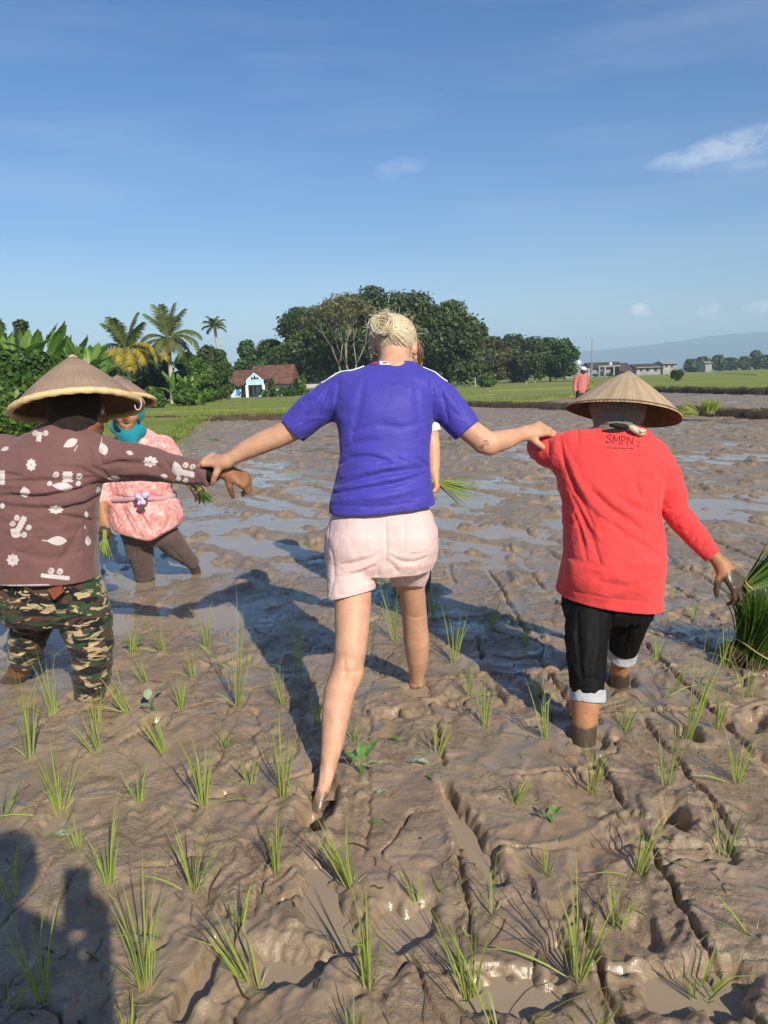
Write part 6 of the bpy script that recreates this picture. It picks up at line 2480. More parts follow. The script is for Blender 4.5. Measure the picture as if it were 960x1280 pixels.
    for a_ in range(10):
        xa = 759.5 + a_ * 3.3
        path(mb, [(xa + i * 0.5, 559.6 + 0.10 * a_ + (1.5 if i % 2 else -0.6) * (0.6 + 0.4 * math.sin(a_ * 2.1 + i))) for i in range(6)], 0.0007)
    mb.build('lettering', ink, t, smooth=True)

    # trousers
    c = cloth("black_trousers", (0.0045, 0.0045, 0.005, 1), 0.7, 300, 0.08, 0.0, 0.3)
    s = SDF((0.50, 2.42, 0.10), (1.14, 3.20, 0.76), 0.0045)
    s.loft(secs([(707, 814, 772, 2.79, .23), (703, 817, 757, 2.79, .27), (704, 816, 738, 2.80, .27), (712, 808, 715, 2.80, .23)]), 0.0)
    pL, rL = chpx(s, [(737, 757, 2.76, 26), (735, 775, 2.715, 29.5), (733, 800, 2.67, 27.5), (733.5, 835, 2.62, 24.5), (734, 866, 2.59, 22.5), (734, 880, 2.58, 22)], 0.015)
    pR, rR = chpx(s, [(787, 745, 2.83, 30), (787, 770, 2.87, 27), (784, 790, 2.91, 22), (779, 812, 2.95, 18.5), (777, 826, 2.97, 17)], 0.015)
    s.rough(0.003, 0.06, 33, (1, 1, 2.2))
    s.rough(0.007, 0.07, 35, (0.8, 1, 2.0), ridged=True)
    for L, a, w_ in [([(722, 765), (722, 800), (728, 850)], -0.008, 0.012), ([(748, 765), (746, 810), (740, 850)], 0.006, 0.012), ([(712, 780), (714, 830)], 0.005, 0.010), ([(765, 758), (764, 790), (762, 815)], -0.012, 0.010),
                     ([(790, 762), (786, 790), (780, 808)], -0.006, 0.010), ([(714, 852), (735, 846), (756, 852)], -0.005, 0.008)]:
        s.fold(L, a, w_)
    s.cut(pL[4], unit(pL[4] - pL[3]), (pL[4] - 0.11, pL[4] + 0.11), 0.003)
    s.cut(pR[3], unit(pR[3] - pR[2]), (pR[3] - np.array([0.10, 0.12, 0.16]), pR[3] + np.array([0.10, 0.14, 0.05])), 0.003)
    s.obj('trousers', c.m, t, 1)
    cw = cloth("rolled_cuff", (0.40, 0.41, 0.44, 1), 0.85, 300, 0.15, 0.1, 0.12)
    for (p, q, r, nm) in ((P(734.5, 860, 2.60), P(734.5, 876.5, 2.585), 23.8 * M(2.6), 1), (P(780.5, 808, 2.95), P(777, 824, 2.97), 18.6 * M(2.95), 2)):
        s = SDF(np.minimum(p, q) - 0.12, np.maximum(p, q) + 0.12, 0.0035)
        s.chain([p - unit(q - p) * r * .3, q + unit(q - p) * r * .3], [r, r * 0.97], 0)
        ax = unit(q - p)
        s.cut(q, ax, None, 0.006)
        s.cut(p, -ax, None, 0.006)
        s.rough(0.004, 0.03, 40 + nm)
        s.hollow(q, ax, 0.05, 0.011, (q - 0.12, q + 0.12))
        s.obj('cuff', cw.m, t, 1)

    # head cloth and knot
    c = cloth("grey_headcloth", (0.19, 0.165, 0.145, 1), 0.9, 260, 0.15, 0.1, 0.12)
    s = SDF(hc - 0.2, hc + 0.2, 0.004)
    s.ell(hc + np.array([0.0, 0.0, 0.0]), [0.104, 0.110, 0.085], None, 0)
    s.chain([hc + np.array([0, -0.03, -0.04]), P(771, 540, 2.875)], [0.090, 0.086], 0.04, flat=(np.array([0, 1, 0.0]), 0.85))
    s.rough(0.004, 0.04, 51, (1.5, 1, 0.5))
    for L, a, w_ in [([(748, 510), (747, 532)], -0.010, 0.006), ([(753, 512), (762, 530)], 0.004, 0.009), ([(780, 512), (776, 532)], -0.004, 0.009), ([(795, 516), (792, 535)], -0.004, 0.009),
                     ([(740, 528), (770, 534), (803, 532)], -0.004, 0.007)]:
        s.fold(L, a, w_)
    s.ell(hc + np.array([0, 0.11, -0.02]), [0.065, 0.05, 0.085], None, 0.01, sub=True)
    s.obj('headcloth', c.m, t, 1)
    mb = MB()
    kn = [P(783, 533.5, 2.80), P(790, 535, 2.785), P(796, 538.5, 2.785), P(801, 541, 2.79), P(805, 541, 2.80)]
    mb.tube(kn, [0.008, 0.012, 0.013, 0.014, 0.010], 8)
    mb.tube([P(796, 538, 2.78), P(801, 538.5, 2.775), P(806, 538.5, 2.785)], [0.006, 0.009, 0.007], 7)
    mb.build('cloth_knot', simple("cream_knot", (0.55, 0.50, 0.36, 1), 0.9, 0.2, 40), t, smooth=True)
    mb = MB()
    mb.tube([P(762, 531.5, 2.79), P(770, 532, 2.78), P(780, 533, 2.78), P(786, 534.5, 2.79)], [0.006, 0.010, 0.010, 0.006], 7)
    mb.build('cloth_tie', simple("black_tie", (0.012, 0.012, 0.014, 1), 0.8), t, smooth=True)
    # hat
    cen = P(778.5, 515.5, 2.93)
    apx = P(790, 463, 2.93)
    apx = apx + np.array([0, 0.035, 0])
    hat(t, apx, cen, 70.8 * M(2.93), HAT_STRAW, HAT_UNDER, HAT_BAND, band=False, sag=0.004, tip=None)


red_worker()


# ------------------------------------------------------------------ 3. worker in the patterned brown blouse
PRINT = []


def leaf_(x, y, L, w, ang):
    PRINT.append(('leaf', x, y, L, w, math.radians(ang)))


def flower_(x, y, rx, ry):
    PRINT.append(('flower', x, y, rx, ry, 0))


def bar_(x, y, L, w, ang):
    PRINT.append(('bar', x, y, L, w, math.radians(ang)))


def curl_(x, y, r):
    PRINT.append(('curl', x, y, r, 1.0, 0))


for a in [(88, 554, 20, 10, -28), (129, 561, 17, 11, 70), (78, 608, 27, 10, 6), (31, 615, 14, 12, 80), (125, 610, 15, 8, -50), (108, 643, 9, 5, 85), (110, 676, 13, 7, 85),
          (19, 666, 15, 12, 40), (71, 676, 26, 11, 0), (221, 586, 20, 12, 75), (6, 561, 11, 5, -20), (142, 598, 16, 6, 0), (3, 632, 8, 6, 90), (106, 659, 5, 2, 80), (162, 566, 10, 5, 20), (205, 595, 10, 5, 10)]:
    leaf_(*a)
for a in [(39, 581, 6.5, 8), (70, 637, 9.5, 5.5), (16, 700, 8, 8), (188, 577, 9.5, 7)]:
    flower_(*a)
for a in [(84.5, 596, 13, 12, 90), (49, 546, 12, 6, 100), (27, 654, 18, 7, -62), (69, 721, 36, 5, 6), (235, 592, 17, 7, 12), (3, 597, 18, 6, 90), (30, 731.5, 64, 1.5, -1), (95, 560, 9, 1.2, -60), (58, 676, 12, 1.3, 8),
          (127, 551, 8, 1.2, 90)]:
    bar_(*a)
for a in [(70, 593, 4), (99, 595, 4), (44, 541, 3.5), (57, 541, 3.5), (21, 647, 3.5), (16, 654, 3.5), (36, 659, 3.5), (30, 668, 3.5), (64, 713, 4), (75, 714, 4), (232, 581, 3.6), (241, 583, 3.4), (223, 598, 3.2),
          (232, 600, 3.2), (98, 604, 3), (62, 604, 3)]:
    curl_(*a)


def print_sd(px):
    d = np.full(len(px), 9.0)
    for (k, x, y, a, b, g) in PRINT:
        m = (np.abs(px[:, 0] - x) < 40) & (np.abs(px[:, 1] - y) < 40)
        if not m.any():
            continue
        q = px[m] - np.array([x, y])
        c, s_ = math.cos(g), math.sin(g)
        u, v = q[:, 0] * c + q[:, 1] * s_, -q[:, 0] * s_ + q[:, 1] * c
        if k == 'leaf':
            e = np.abs(v) - b * 0.5 * np.clip(1 - (2 * u / a) ** 2, -1, 1) ** 1.0 * (1 + 0.25 * np.sign(u) * np.abs(2 * u / a))
            e = np.maximum(e, np.abs(u) - a / 2)
        elif k == 'flower':
            r = np.sqrt((u / a) ** 2 + (v / b) ** 2)
            e = (r - 0.88 - 0.13 * np.cos(8 * np.arctan2(v / b, u / a))) * min(a, b)
            e = np.maximum(e, (0.14 - r) * min(a, b))
        elif k == 'bar':
            e = np.maximum(np.abs(u) - a / 2, np.abs(v) - b / 2 * (1 + 0.18 * np.sin(u * 1.5)))
        else:
            r = np.hypot(u, v)
            th = np.arctan2(v, u)
            e = np.abs(r - a * (0.75 + 0.05 * th)) - 0.85
            e = np.minimum(e, r - 1.2)
        d[m] = np.minimum(d[m], e)
    return np.clip(d, -3, 3)


def brown_worker():
    t = thing('person', 'worker in a brown blouse with white leaf print, camouflage trousers and large conical hat', 'person', (-1.35, 3.05, 0.0))
    s = SDF((-1.98, 2.70, -0.14), (-0.52, 3.46, 1.50), 0.0052)
    chpx(s, [(98, 745, 3.02, 22), (108, 790, 3.03, 21), (114, 830, 3.05, 18), (111, 865, 3.075, 15), (110, 895, 3.09, 14)], 0.0)
    chpx(s, [(38, 745, 3.05, 22), (38, 790, 3.11, 18), (29, 822, 3.18, 16), (24, 838, 3.22, 13), (16, 850, 3.26, 11.5), (10, 862, 3.28, 12)], 0.0)
    chpx(s, [(18, 850, 3.25, 10), (0, 860, 3.30, 10), (-14, 868, 3.33, 9)], 0.02)
    chpx(s, [(112, 872, 3.07, 15), (128, 872, 3.16, 13)], 0.02)
    s.loft(secs([(2, 106, 735, 3.0, .18), (0, 106, 660, 3.0, .22), (-5, 118, 590, 3.01, .24), (20, 108, 548, 3.03, .18), (70, 112, 530, 3.05, .12)]), 0.03)
    hc = P(98, 515, 3.06)
    fw = (0.82, 0.55, -0.12)
    head(s, hc, fw, (0, 0, 1), 0.98, P(94, 552, 3.04))
    chpx(s, [(120, 570, 3.02, 22), (165, 578, 2.99, 17), (205, 583, 2.965, 15), (245, 590, 2.93, 11), (270, 590, 2.915, 9), (284, 589, 2.905, 8.2)], 0.02)
    w = P(282, 589, 2.905)
    hand(s, w, P(303, 599, 2.91) - w, P(305, 580, 2.84) - P(292, 594, 2.9), 1, (0.75, 1.75, 1.25), 0.97, 0.01, (0.85, 0.9, 1.0), wr=0.027)
    chpx(s, [(-2, 566, 3.03, 22), (-30, 610, 3.02, 17), (-46, 650, 2.99, 14), (-50, 690, 2.95, 10), (-50, 705, 2.94, 9)], 0.02)
    w = P(-50, 704, 2.94)
    hand(s, w, np.array([0, -0.2, -1.0]), np.array([-1, 0, 0.0]), 1, (0.4, 0.5, 0.4), 0.95)
    s.obj('body', SKIN_DARK, t, 1, attrs=mudfn(0.03, 0.13, [(P(298, 612, 2.9), 0.0, 0.05)]))
    eyes(t, hc, fw, (0, 0, 1), 0.98)

    m = cloth("brown_batik", (0.150, 0.075, 0.070, 1), 0.8, 300, 0.10, 0.2, 0.10)
    f = m.step(m.attr('print'), 0.55, -0.45)
    n = m.noise(m.coord('Object'), 120, 3)
    m.set('Base Color', m.mix(m.math('MULTIPLY', f, m.math('ADD', 0.72, m.math('MULTIPLY', n, 0.5))), m.col, (0.53, 0.47, 0.47, 1)))
    s = SDF((-1.98, 2.72, P(60, 748, 2.9)[2] - 0.02), (-0.60, 3.34, 1.30), 0.0040)
    s.loft(secs([(-22, 125, 752, 2.985, .34), (-21, 123, 735, 2.985, .34), (-20, 120, 700, 2.99, .33), (-20, 119, 660, 2.995, .32), (-20, 122, 628, 3.0, .31), (-19, 126, 602, 3.005, .31),
                 (-14, 134, 580, 3.015, .31), (0, 128, 560, 3.03, .27), (22, 118, 545, 3.04, .21), (48, 112, 535, 3.05, .19), (58, 112, 527, 3.055, .17), (66, 108, 521, 3.06, .15)]), 0.0)
    chpx(s, [(108, 572, 3.025, 31), (130, 575, 3.01, 29), (155, 577, 2.995, 25), (180, 579, 2.98, 22.5), (210, 584, 2.955, 19.5), (240, 589, 2.935, 17), (268, 594, 2.915, 15.5)], 0.03)
    chpx(s, [(8, 572, 3.03, 29), (-22, 605, 3.02, 23), (-44, 650, 2.99, 18), (-48, 685, 2.96, 15)], 0.03)
    s.rough(0.004, 0.08, 43)
    s.rough(0.010, 0.10, 45, (1.9, 1, 0.7), ridged=True)
    s.rough(0.002, 0.032, 44)
    F6 = lambda L: [(a / 6.093, 530 + b / 6.093) for a, b in L]
    for L, a, w_ in [(F6([(-40, 430), (100, 440), (220, 442), (420, 438), (560, 425), (720, 405)]), -0.012, 0.012), (F6([(-20, 460), (150, 470), (330, 462)]), 0.009, 0.013),
                     (F6([(-20, 548), (150, 545), (250, 560), (380, 545), (500, 520), (640, 490), (760, 440)]), -0.015, 0.013), (F6([(100, 512), (300, 520), (460, 505), (620, 470)]), 0.011, 0.013),
                     (F6([(-20, 600), (100, 640), (250, 645), (400, 650)]), -0.014, 0.012), (F6([(-20, 625), (120, 670), (240, 690)]), -0.008, 0.011), (F6([(420, 660), (560, 630), (680, 600), (760, 540)]), -0.013, 0.012),
                     (F6([(330, 600), (480, 600), (620, 575), (720, 520)]), 0.011, 0.014), (F6([(460, 690), (580, 720), (700, 740)]), -0.008, 0.012), (F6([(520, 660), (640, 690), (720, 700)]), 0.006, 0.012),
                     (F6([(650, 700), (650, 850), (662, 960)]), -0.004, 0.006), (F6([(400, 320), (600, 340), (700, 380)]), -0.005, 0.016), (F6([(0, 380), (160, 395)]), -0.008, 0.012),
                     ([(125, 583), (150, 578), (180, 580), (200, 584)], -0.013, 0.011), ([(130, 574), (155, 570), (185, 572)], 0.008, 0.013), ([(150, 592), (175, 590), (205, 594)], 0.007, 0.012),
                     ([(137, 598), (128, 590), (118, 585)], -0.010, 0.012), ([(205, 575), (215, 588), (218, 600)], -0.004, 0.011), ([(238, 577), (242, 592), (244, 604)], -0.003, 0.009),
                     ([(112, 548), (122, 560), (128, 580)], -0.006, 0.010), ([(20, 690), (60, 700), (100, 690)], -0.004, 0.02), ([(60, 720), (85, 690), (100, 660)], -0.004, 0.018)]:
        s.fold(L, a * 1.5, w_ * 1.1)
    # hem, with a slit at the right hip
    h0, h1 = P(0, 733, 2.82), P(110, 735, 2.82)
    nr = np.cross(h1 - h0, np.array([0, 1, 0.0]))
    nr = nr if nr[2] < 0 else -nr
    s.cut(h0, nr, None, 0.003)
    sl, g = s._sl((P(100, 700, 2.7)[0] - 0.05, s.lo[1], s.lo[2]), (P(140, 700, 3.0)[0] + .1, s.lo[1] + s.n[1] * s.vox, P(110, 684, 2.85)[2] + 0.02))
    A, B1, B2 = P(109, 689, 2.86), P(103, 742, 2.86), P(126, 742, 2.86)
    e1 = (g[0] - A[0]) - (g[2] - A[2]) * (B1[0] - A[0]) / (B1[2] - A[2])
    e2 = -((g[0] - A[0]) - (g[2] - A[2]) * (B2[0] - A[0]) / (B2[2] - A[2]))
    wedge = np.minimum(np.minimum(e1, e2), A[2] - g[2]) + 0 * g[1]
    wedge = np.where(g[1] < 3.02, wedge, -1)
    s.d[sl] = np.maximum(s.d[sl], wedge.astype(np.float32))
    a0, a1 = P(240, 589, 2.935), P(262.5, 593, 2.918)
    s.cut(a1, unit(a1 - a0), (a1 - 0.09, a1 + 0.12), 0.003)
    s.hollow(a1, unit(a1 - a0), 0.03, 0.006, (a1 - 0.08, a1 + 0.08))
    a0, a1 = P(-44, 650, 2.99), P(-48, 682, 2.96)
    s.cut(a1, unit(a1 - a0), (a1 - 0.1, a1 + 0.1), 0.003)

    def at(v):
        d = print_sd(project(v))
        return {'print': np.where(v[:, 1] < 3.03, d, 3.0)}
    s.obj('blouse', m.m, t, 1, attrs=at)
    # dark inner sleeve at the wrist
    mb = MB()
    mb.tube([P(258, 592, 2.92), P(264, 591, 2.916), P(271, 590.5, 2.912)], [0.034, 0.035, 0.033], 16)
    mb.build('inner_cuff', simple("black_knit", (0.012, 0.011, 0.012, 1), 0.85), t, smooth=True)

    # camouflage trousers
    m = cloth("camouflage", (0.2, 0.2, 0.15, 1), 0.85, 300, 0.10, 0.1, 0.1)
    v = m.coord('Object', (6.5, 8, 17), (0, 0.35, 0))
    v2 = m.coord('Object', (7.5, 9, 18), (0, -0.2, 1.0))
    v3 = m.coord('Object', (7.0, 8, 19), (0.3, 0.15, 2.0))
    n1, n2, n3 = m.noise(v, 1.6, 3, 0.5, 0.6), m.noise(v2, 1.6, 3, 0.5, 0.6), m.noise(v3, 1.8, 3, 0.5, 0.8)
    col = m.mix(m.step(n1, 0.49, 0.51), (0.075, 0.040, 0.030, 1), (0.030, 0.058, 0.028, 1))
    col = m.mix(m.step(n2, 0.51, 0.53), col, (0.012, 0.013, 0.014, 1))
    col = m.mix(m.step(n3, 0.565, 0.585), col, (0.40, 0.31, 0.18, 1))
    m.set('Base Color', col)
    s = SDF((-1.88, 2.68, -0.06), (-1.0, 3.42, 0.72), 0.0048)
    s.loft(secs([(10, 137, 775, 3.02, .26), (-2, 133, 760, 3.01, .28), (-10, 126, 735, 3.0, .29), (-12, 118, 700, 3.0, .27), (-10, 114, 680, 3.0, .25)]), 0.0)
    pL, rL = chpx(s, [(101, 750, 3.0, 33), (107, 778, 3.01, 33), (114, 800, 3.025, 29), (116, 822, 3.04, 26.5), (115, 845, 3.06, 23.5), (111, 866, 3.075, 19), (110, 880, 3.085, 17), (109, 905, 3.1, 17)], 0.02)
    pR, rR = chpx(s, [(38, 748, 3.03, 32), (41, 780, 3.09, 25), (33, 805, 3.14, 22), (29, 826, 3.18, 18.5), (26, 836, 3.20, 17.5)], 0.02)
    s.rough(0.004, 0.06, 53, (1.6, 1.2, 0.8))
    s.rough(0.010, 0.07, 55, (1.8, 1.2, 0.7), ridged=True)
    s.rough(0.003, 0.03, 54, (1.8, 1, 0.6))
    for L, a, w_ in [([(88, 800), (112, 806), (140, 800)], -0.010, 0.011), ([(88, 830), (112, 838), (138, 832)], -0.012, 0.011), ([(90, 818), (115, 822), (140, 815)], 0.009, 0.012), ([(94, 856), (112, 862), (130, 856)], -0.009, 0.010),
                     ([(66, 775), (80, 765), (110, 755)], -0.009, 0.014), ([(14, 790), (35, 796), (58, 790)], -0.010, 0.011), ([(14, 812), (30, 818), (46, 812)], -0.009, 0.010), ([(95, 848), (115, 850), (134, 843)], 0.007, 0.010)]:
        s.fold(L, a, w_)
    s.cut(pR[3], unit(pR[3] - pR[2]), (pR[3] - 0.1, pR[3] + 0.1), 0.003)
    s.obj('trousers', m.m, t, 1)
    mb = MB()
    v_ = [P(59, 737, 2.83), P(75, 733, 2.82), P(78, 741, 2.82), P(67, 750, 2.825)]
    v2_ = [p + np.array([0, 0.02, 0]) for p in v_]
    mb.add(v_ + v2_, [(0, 3, 2, 1), (4, 5, 6, 7), (0, 1, 5, 4), (1, 2, 6, 5), (2, 3, 7, 6), (3, 0, 4, 7)])
    mb.build('pocket_patch', simple("rust_cloth", (0.22, 0.065, 0.03, 1), 0.8), t)

    # black head scarf leaving the face free
    c = cloth("black_scarf", (0.026, 0.017, 0.015, 1), 0.85, 260, 0.15, 0.15, 0.3)
    s = SDF(hc - 0.22, hc + 0.22, 0.0045)
    fwd = unit(fw)
    s.ell(hc + np.array([0, 0, 0.02]) - fwd * 0.01, [0.105, 0.112, 0.115], None, 0)
    s.chain([hc - fwd * 0.03 - np.array([0, 0, 0.03]), P(90, 542, 3.05)], [0.080, 0.078], 0.04)
    s.rough(0.008, 0.06, 62, (1.6, 1, 0.6), ridged=True)
    s.rough(0.004, 0.04, 61)
    s.ell(hc + fwd * 0.115 + np.array([0, 0, -0.03]), [0.075, 0.075, 0.095], None, 0.01, sub=True)
    s.obj('headscarf', c.m, t, 1)
    cen = P(98, 509, 3.06)
    apx = P(84, 443.5, 3.06) + np.array([0, 0.05, 0])
    hat(t, apx, cen, 77.0 * M(3.06), HAT_BROWN, HAT_UNDER, HAT_BAND, band=True, sag=0.010, tip=HAT_TIP)
    mb = MB()
    q = []
    for i in range(13):
        a = math.pi * (0.05 + 1.25 * i / 12)
        q.append(P(172.5 - 4.2 * math.cos(a), 505 + 7.5 * math.sin(a), 2.96))
    mb.tube(q, 0.0022, 6)
    mb.build('hat_string', simple("pale_cord", (0.55, 0.46, 0.40, 1), 0.8), t, smooth=True)


brown_worker()


# ------------------------------------------------------------------ 4. laughing worker in the pink blouse
def pink_worker():
    t = thing('person', 'laughing worker in a pink blouse with teal headscarf, standing behind the brown bloused one', 'person', (-1.5, 5.0, 0.0))
    s = SDF((-2.02, 4.55, -0.25), (-1.05, 5.55, 1.42), 0.0065)
    chpx(s, [(172, 670, 4.95, 12), (176, 695, 5.0, 10), (179, 715, 5.08, 8), (181, 728, 5.14, 10), (182, 745, 5.18, 10)], 0.0)
    chpx(s, [(207, 668, 4.95, 11), (221, 686, 5.04, 9), (235, 699, 5.15, 6.5), (244, 711, 5.23, 6.2), (247, 722, 5.28, 6), (248, 740, 5.3, 6)], 0.0)
    s.loft(secs([(145, 215, 660, 4.9, .2), (148, 212, 610, 4.88, .2), (135, 208, 565, 4.86, .18), (150, 186, 545, 4.86, .12)]), 0.03)
    hc = P(159, 514, 4.80)
    fw = (0.20, -0.96, -0.10)
    head(s, hc, fw, (0.05, 0, 1), 1.0, P(163, 545, 4.86), open_mouth=True)
    chpx(s, [(136, 572, 4.86, 14), (125, 600, 4.83, 11), (127, 622, 4.78, 9), (129, 641, 4.74, 6.2), (129.5, 647, 4.73, 5.6)], 0.02)
    w = P(129.5, 646, 4.73)
    hand(s, w, P(131, 668, 4.68) - w, P(120, 655, 4.6) - P(130, 655, 4.7), 1, (0.5, 0.6, 0.5), 1.0, 0.06, (0.7, 0.5, 0.4), wr=0.026)
    chpx(s, [(205, 568, 4.86, 14), (220, 585, 4.80, 11), (231, 596, 4.74, 8), (238, 603, 4.71, 6.2)], 0.02)
    w = P(238, 603, 4.71)
    hand(s, w, P(250, 617, 4.68) - w, P(250, 600, 4.62) - P(244, 608, 4.7), -1, (0.7, 0.9, 0.6), 1.0, 0.05, wr=0.026)
    s.obj('body', SKIN_TAN, t, 1, attrs=mudfn(0.04, 0.13, [(P(131, 668, 4.68), 0.02, 0.09), (P(247, 614, 4.68), 0.03, 0.08)]))
    eyes(t, hc, fw, (0.05, 0, 1), 1.0)
    # teeth
    fwd = unit(fw)
    up = unit(np.array([0.05, 0, 1]) - fwd * (fwd @ np.array([0.05, 0, 1])))
    rt = np.cross(fwd, up)
    mb = MB()
    for i in range(6):
        a = (i - 2.5) * 0.0075
        c = hc + rt * a + fwd * (0.086 - 6.0 * a * a) - up * 0.0555
        mb.tube([c, c - up * 0.008], [0.0036, 0.0030], 6)
    mb.build('teeth', simple("teeth", (0.6, 0.56, 0.46, 1), 0.3), t, smooth=True)
    # teal scarf, black under it
    c = cloth("teal_scarf", (0.012, 0.21, 0.25, 1), 0.8, 260, 0.1, 0.15)
    s = SDF(hc - 0.25, hc + 0.25, 0.005)
    s.ell(hc + np.array([0, 0.02, 0.015]), [0.105, 0.112, 0.118], None, 0)
    s.chain([P(150, 534, 4.80), P(162, 545, 4.76), P(173, 538, 4.78)], [0.06, 0.055, 0.05], 0.04)
    s.chain([P(158, 545, 4.77), P(167, 556, 4.735)], [0.05, 0.025], 0.04)
    s.rough(0.006, 0.05, 71)
    s.ell(hc + fwd * 0.115 - up * 0.025, [0.068, 0.09, 0.085], None, 0.01, sub=True)
    s.obj('headscarf', c.m, t, 1)
    mb = MB()
    q = [hc + rt * 0.075 * math.cos(a) + fwd * (0.055 + 0.025 * math.sin(a)) - up * (0.045 + 0.085 * math.sin(a)) for a in np.linspace(0, math.pi, 15)]
    mb.tube(q, [0.008 + 0.008 * math.sin(a) for a in np.linspace(0, math.pi, 15)], 7)
    mb.build('chin_strap', simple("black_strap", (0.012, 0.012, 0.012, 1), 0.8), t, smooth=True)
    # blouse
    m = cloth("pink_floral", (0.62, 0.25, 0.24, 1), 0.85, 200, 0.1, 0.15)
    v = m.coord('Object')
    n = m.noise(v, 17, 4, 0.6, 0.8)
    n2 = m.noise(v, 42, 3, 0.5)
    col = m.ramp(n, [(0.38, (0.74, 0.43, 0.40)), (0.50, (0.68, 0.29, 0.27)), (0.60, (0.60, 0.18, 0.18)), (0.68, (0.76, 0.52, 0.45))])
    m.set('Base Color', m.mix(m.math('MULTIPLY', m.step(n2, 0.55, 0.66), 0.5), col, (0.80, 0.60, 0.50, 1)))
    s = SDF((-2.06, 4.50, P(180, 690, 4.8)[2] - 0.05), (-1.12, 5.14, 1.22), 0.0055)
    s.loft(secs([(150, 217, 684, 4.88, .30), (144, 224, 664, 4.88, .31), (139, 229, 646, 4.88, .31), (138, 228, 634, 4.88, .30), (140, 218, 621, 4.88, .27), (140, 214, 612, 4.88, .29), (132, 216, 595, 4.87, .29),
                 (124, 213, 572, 4.86, .27), (130, 207, 556, 4.86, .23), (145, 198, 545, 4.865, .18), (155, 184, 536, 4.87, .13)]), 0.0)
    chpx(s, [(203, 560, 4.86, 17), (214, 574, 4.83, 14.5), (224, 587, 4.78, 12), (231, 595, 4.75, 9.5)], 0.03)
    chpx(s, [(136, 566, 4.86, 17), (126, 590, 4.84, 14), (125, 610, 4.81, 12), (127, 626, 4.78, 10.5)], 0.03)
    s.rough(0.008, 0.09, 73)
    s.rough(0.014, 0.10, 75, (0.8, 1, 1.5), ridged=True)
    s.rough(0.004, 0.04, 74, (0.7, 1, 1.4))
    for L, a, w_ in [([(150, 625), (156, 645), (170, 670)], -0.022, 0.016), ([(170, 632), (180, 650), (190, 668)], -0.024, 0.014), ([(160, 634), (175, 655), (182, 672)], 0.015, 0.02), ([(195, 628), (200, 645), (196, 664)], 0.012, 0.02),
                     ([(210, 630), (214, 645), (208, 660)], -0.010, 0.02), ([(140, 620), (165, 623), (190, 620), (216, 622)], -0.014, 0.014), ([(146, 600), (160, 604), (175, 600)], -0.008, 0.014), ([(143, 640), (147, 655)], -0.012, 0.014),
                     ([(180, 560), (190, 580), (200, 600)], -0.006, 0.02)]:
        s.fold(L, a, w_)
    q0, q1 = P(146, 668, 4.74), P(184, 677, 4.74)
    nr = np.cross(q1 - q0, np.array([0, 1.0, -0.1]))
    s.cut(q1, nr if nr[2] < 0 else -nr, None, 0.02)
    q0, q1 = P(186, 678, 4.74), P(230, 652, 4.74)
    nr = np.cross(q1 - q0, np.array([0, 1.0, -0.1]))
    s.cut(q1, nr if nr[2] < 0 else -nr, None, 0.02)
    s.obj('blouse', m.m, t, 1)
    # sash with a knotted bow at the waist
    sm = cloth("mauve_sash", (0.42, 0.27, 0.31, 1), 0.8, 200)
    mb = MB()
    c0 = (P(139, 621, 4.88) + P(216, 620, 4.88)) / 2
    wv, tv = (P(216, 621, 4.88)[0] - P(139, 621, 4.88)[0]) / 2 + 0.010, 0.145
    mb.tube([c0 + np.array([math.cos(a) * wv, math.sin(a) * tv, 0.006 * math.sin(3 * a)]) for a in np.linspace(0, 2 * math.pi, 40)], 0.016, 8)
    mb.build('sash', sm.m, t, smooth=True)
    mb = MB()
    lil = simple("lilac_bow", (0.60, 0.47, 0.62, 1), 0.8, 0.2, 30)
    b = P(177, 622, 4.66)
    for (dx, dz, r) in ((0.05, 0.025, 0.026), (-0.035, 0.02, 0.02), (0.02, -0.045, 0.022), (-0.02, -0.05, 0.014)):
        mb.tube([b, b + np.array([dx * .6, -0.02, dz * .7]), b + np.array([dx, -0.005, dz])], [0.010, r, r * 0.5], 8)
    mb.tube([b + np.array([-0.015, -0.012, 0.01]), b + np.array([0.015, -0.014, -0.01])], 0.016, 8)
    mb.build('bow', lil, t, smooth=True)
    # trousers
    c = cloth("grey_brown_trousers", (0.115, 0.078, 0.070, 1), 0.75, 300, 0.1, 0.15, 0.15)
    s = SDF((-1.90, 4.68, -0.02), (-1.14, 5.36, 0.56), 0.0055)
    s.loft(secs([(166, 204, 682, 4.93, .16), (152, 216, 668, 4.91, .23), (150, 216, 655, 4.90, .24), (150, 215, 640, 4.89, .24)]), 0)
    pL, rL = chpx(s, [(172, 668, 4.93, 20), (175, 690, 4.98, 17), (179, 706, 5.04, 14.5), (181, 719, 5.10, 13)], 0.02)
    pR, rR = chpx(s, [(206, 668, 4.93, 18), (220, 684, 5.03, 15), (234, 697, 5.14, 10.5), (242, 704.5, 5.20, 8.5)], 0.02)
    s.rough(0.004, 0.06, 83)
    for L, a, w_ in [([(168, 680), (172, 705)], -0.008, 0.014), ([(186, 680), (188, 706)], -0.008, 0.014), ([(212, 684), (228, 700)], -0.008, 0.012)]:
        s.fold(L, a, w_)
    s.cut(pL[3], unit(pL[3] - pL[2]), (pL[3] - 0.12, pL[3] + 0.12), 0.003)
    s.cut(pR[3], unit(pR[3] - pR[2]), (pR[3] - 0.1, pR[3] + 0.1), 0.003)
    s.obj('trousers', c.m, t, 1)
    mb = MB()
    mb.tube([P(181, 714, 5.09), P(181.5, 722, 5.12), P(181, 731, 5.15)], [0.062, 0.068, 0.066], 14)
    mb.build('boot', simple("black_boot", (0.012, 0.012, 0.013, 1), 0.35), t, smooth=True)
    # hat: tipped back, so that its underside shows
    cen = P(150, 503, 4.84)
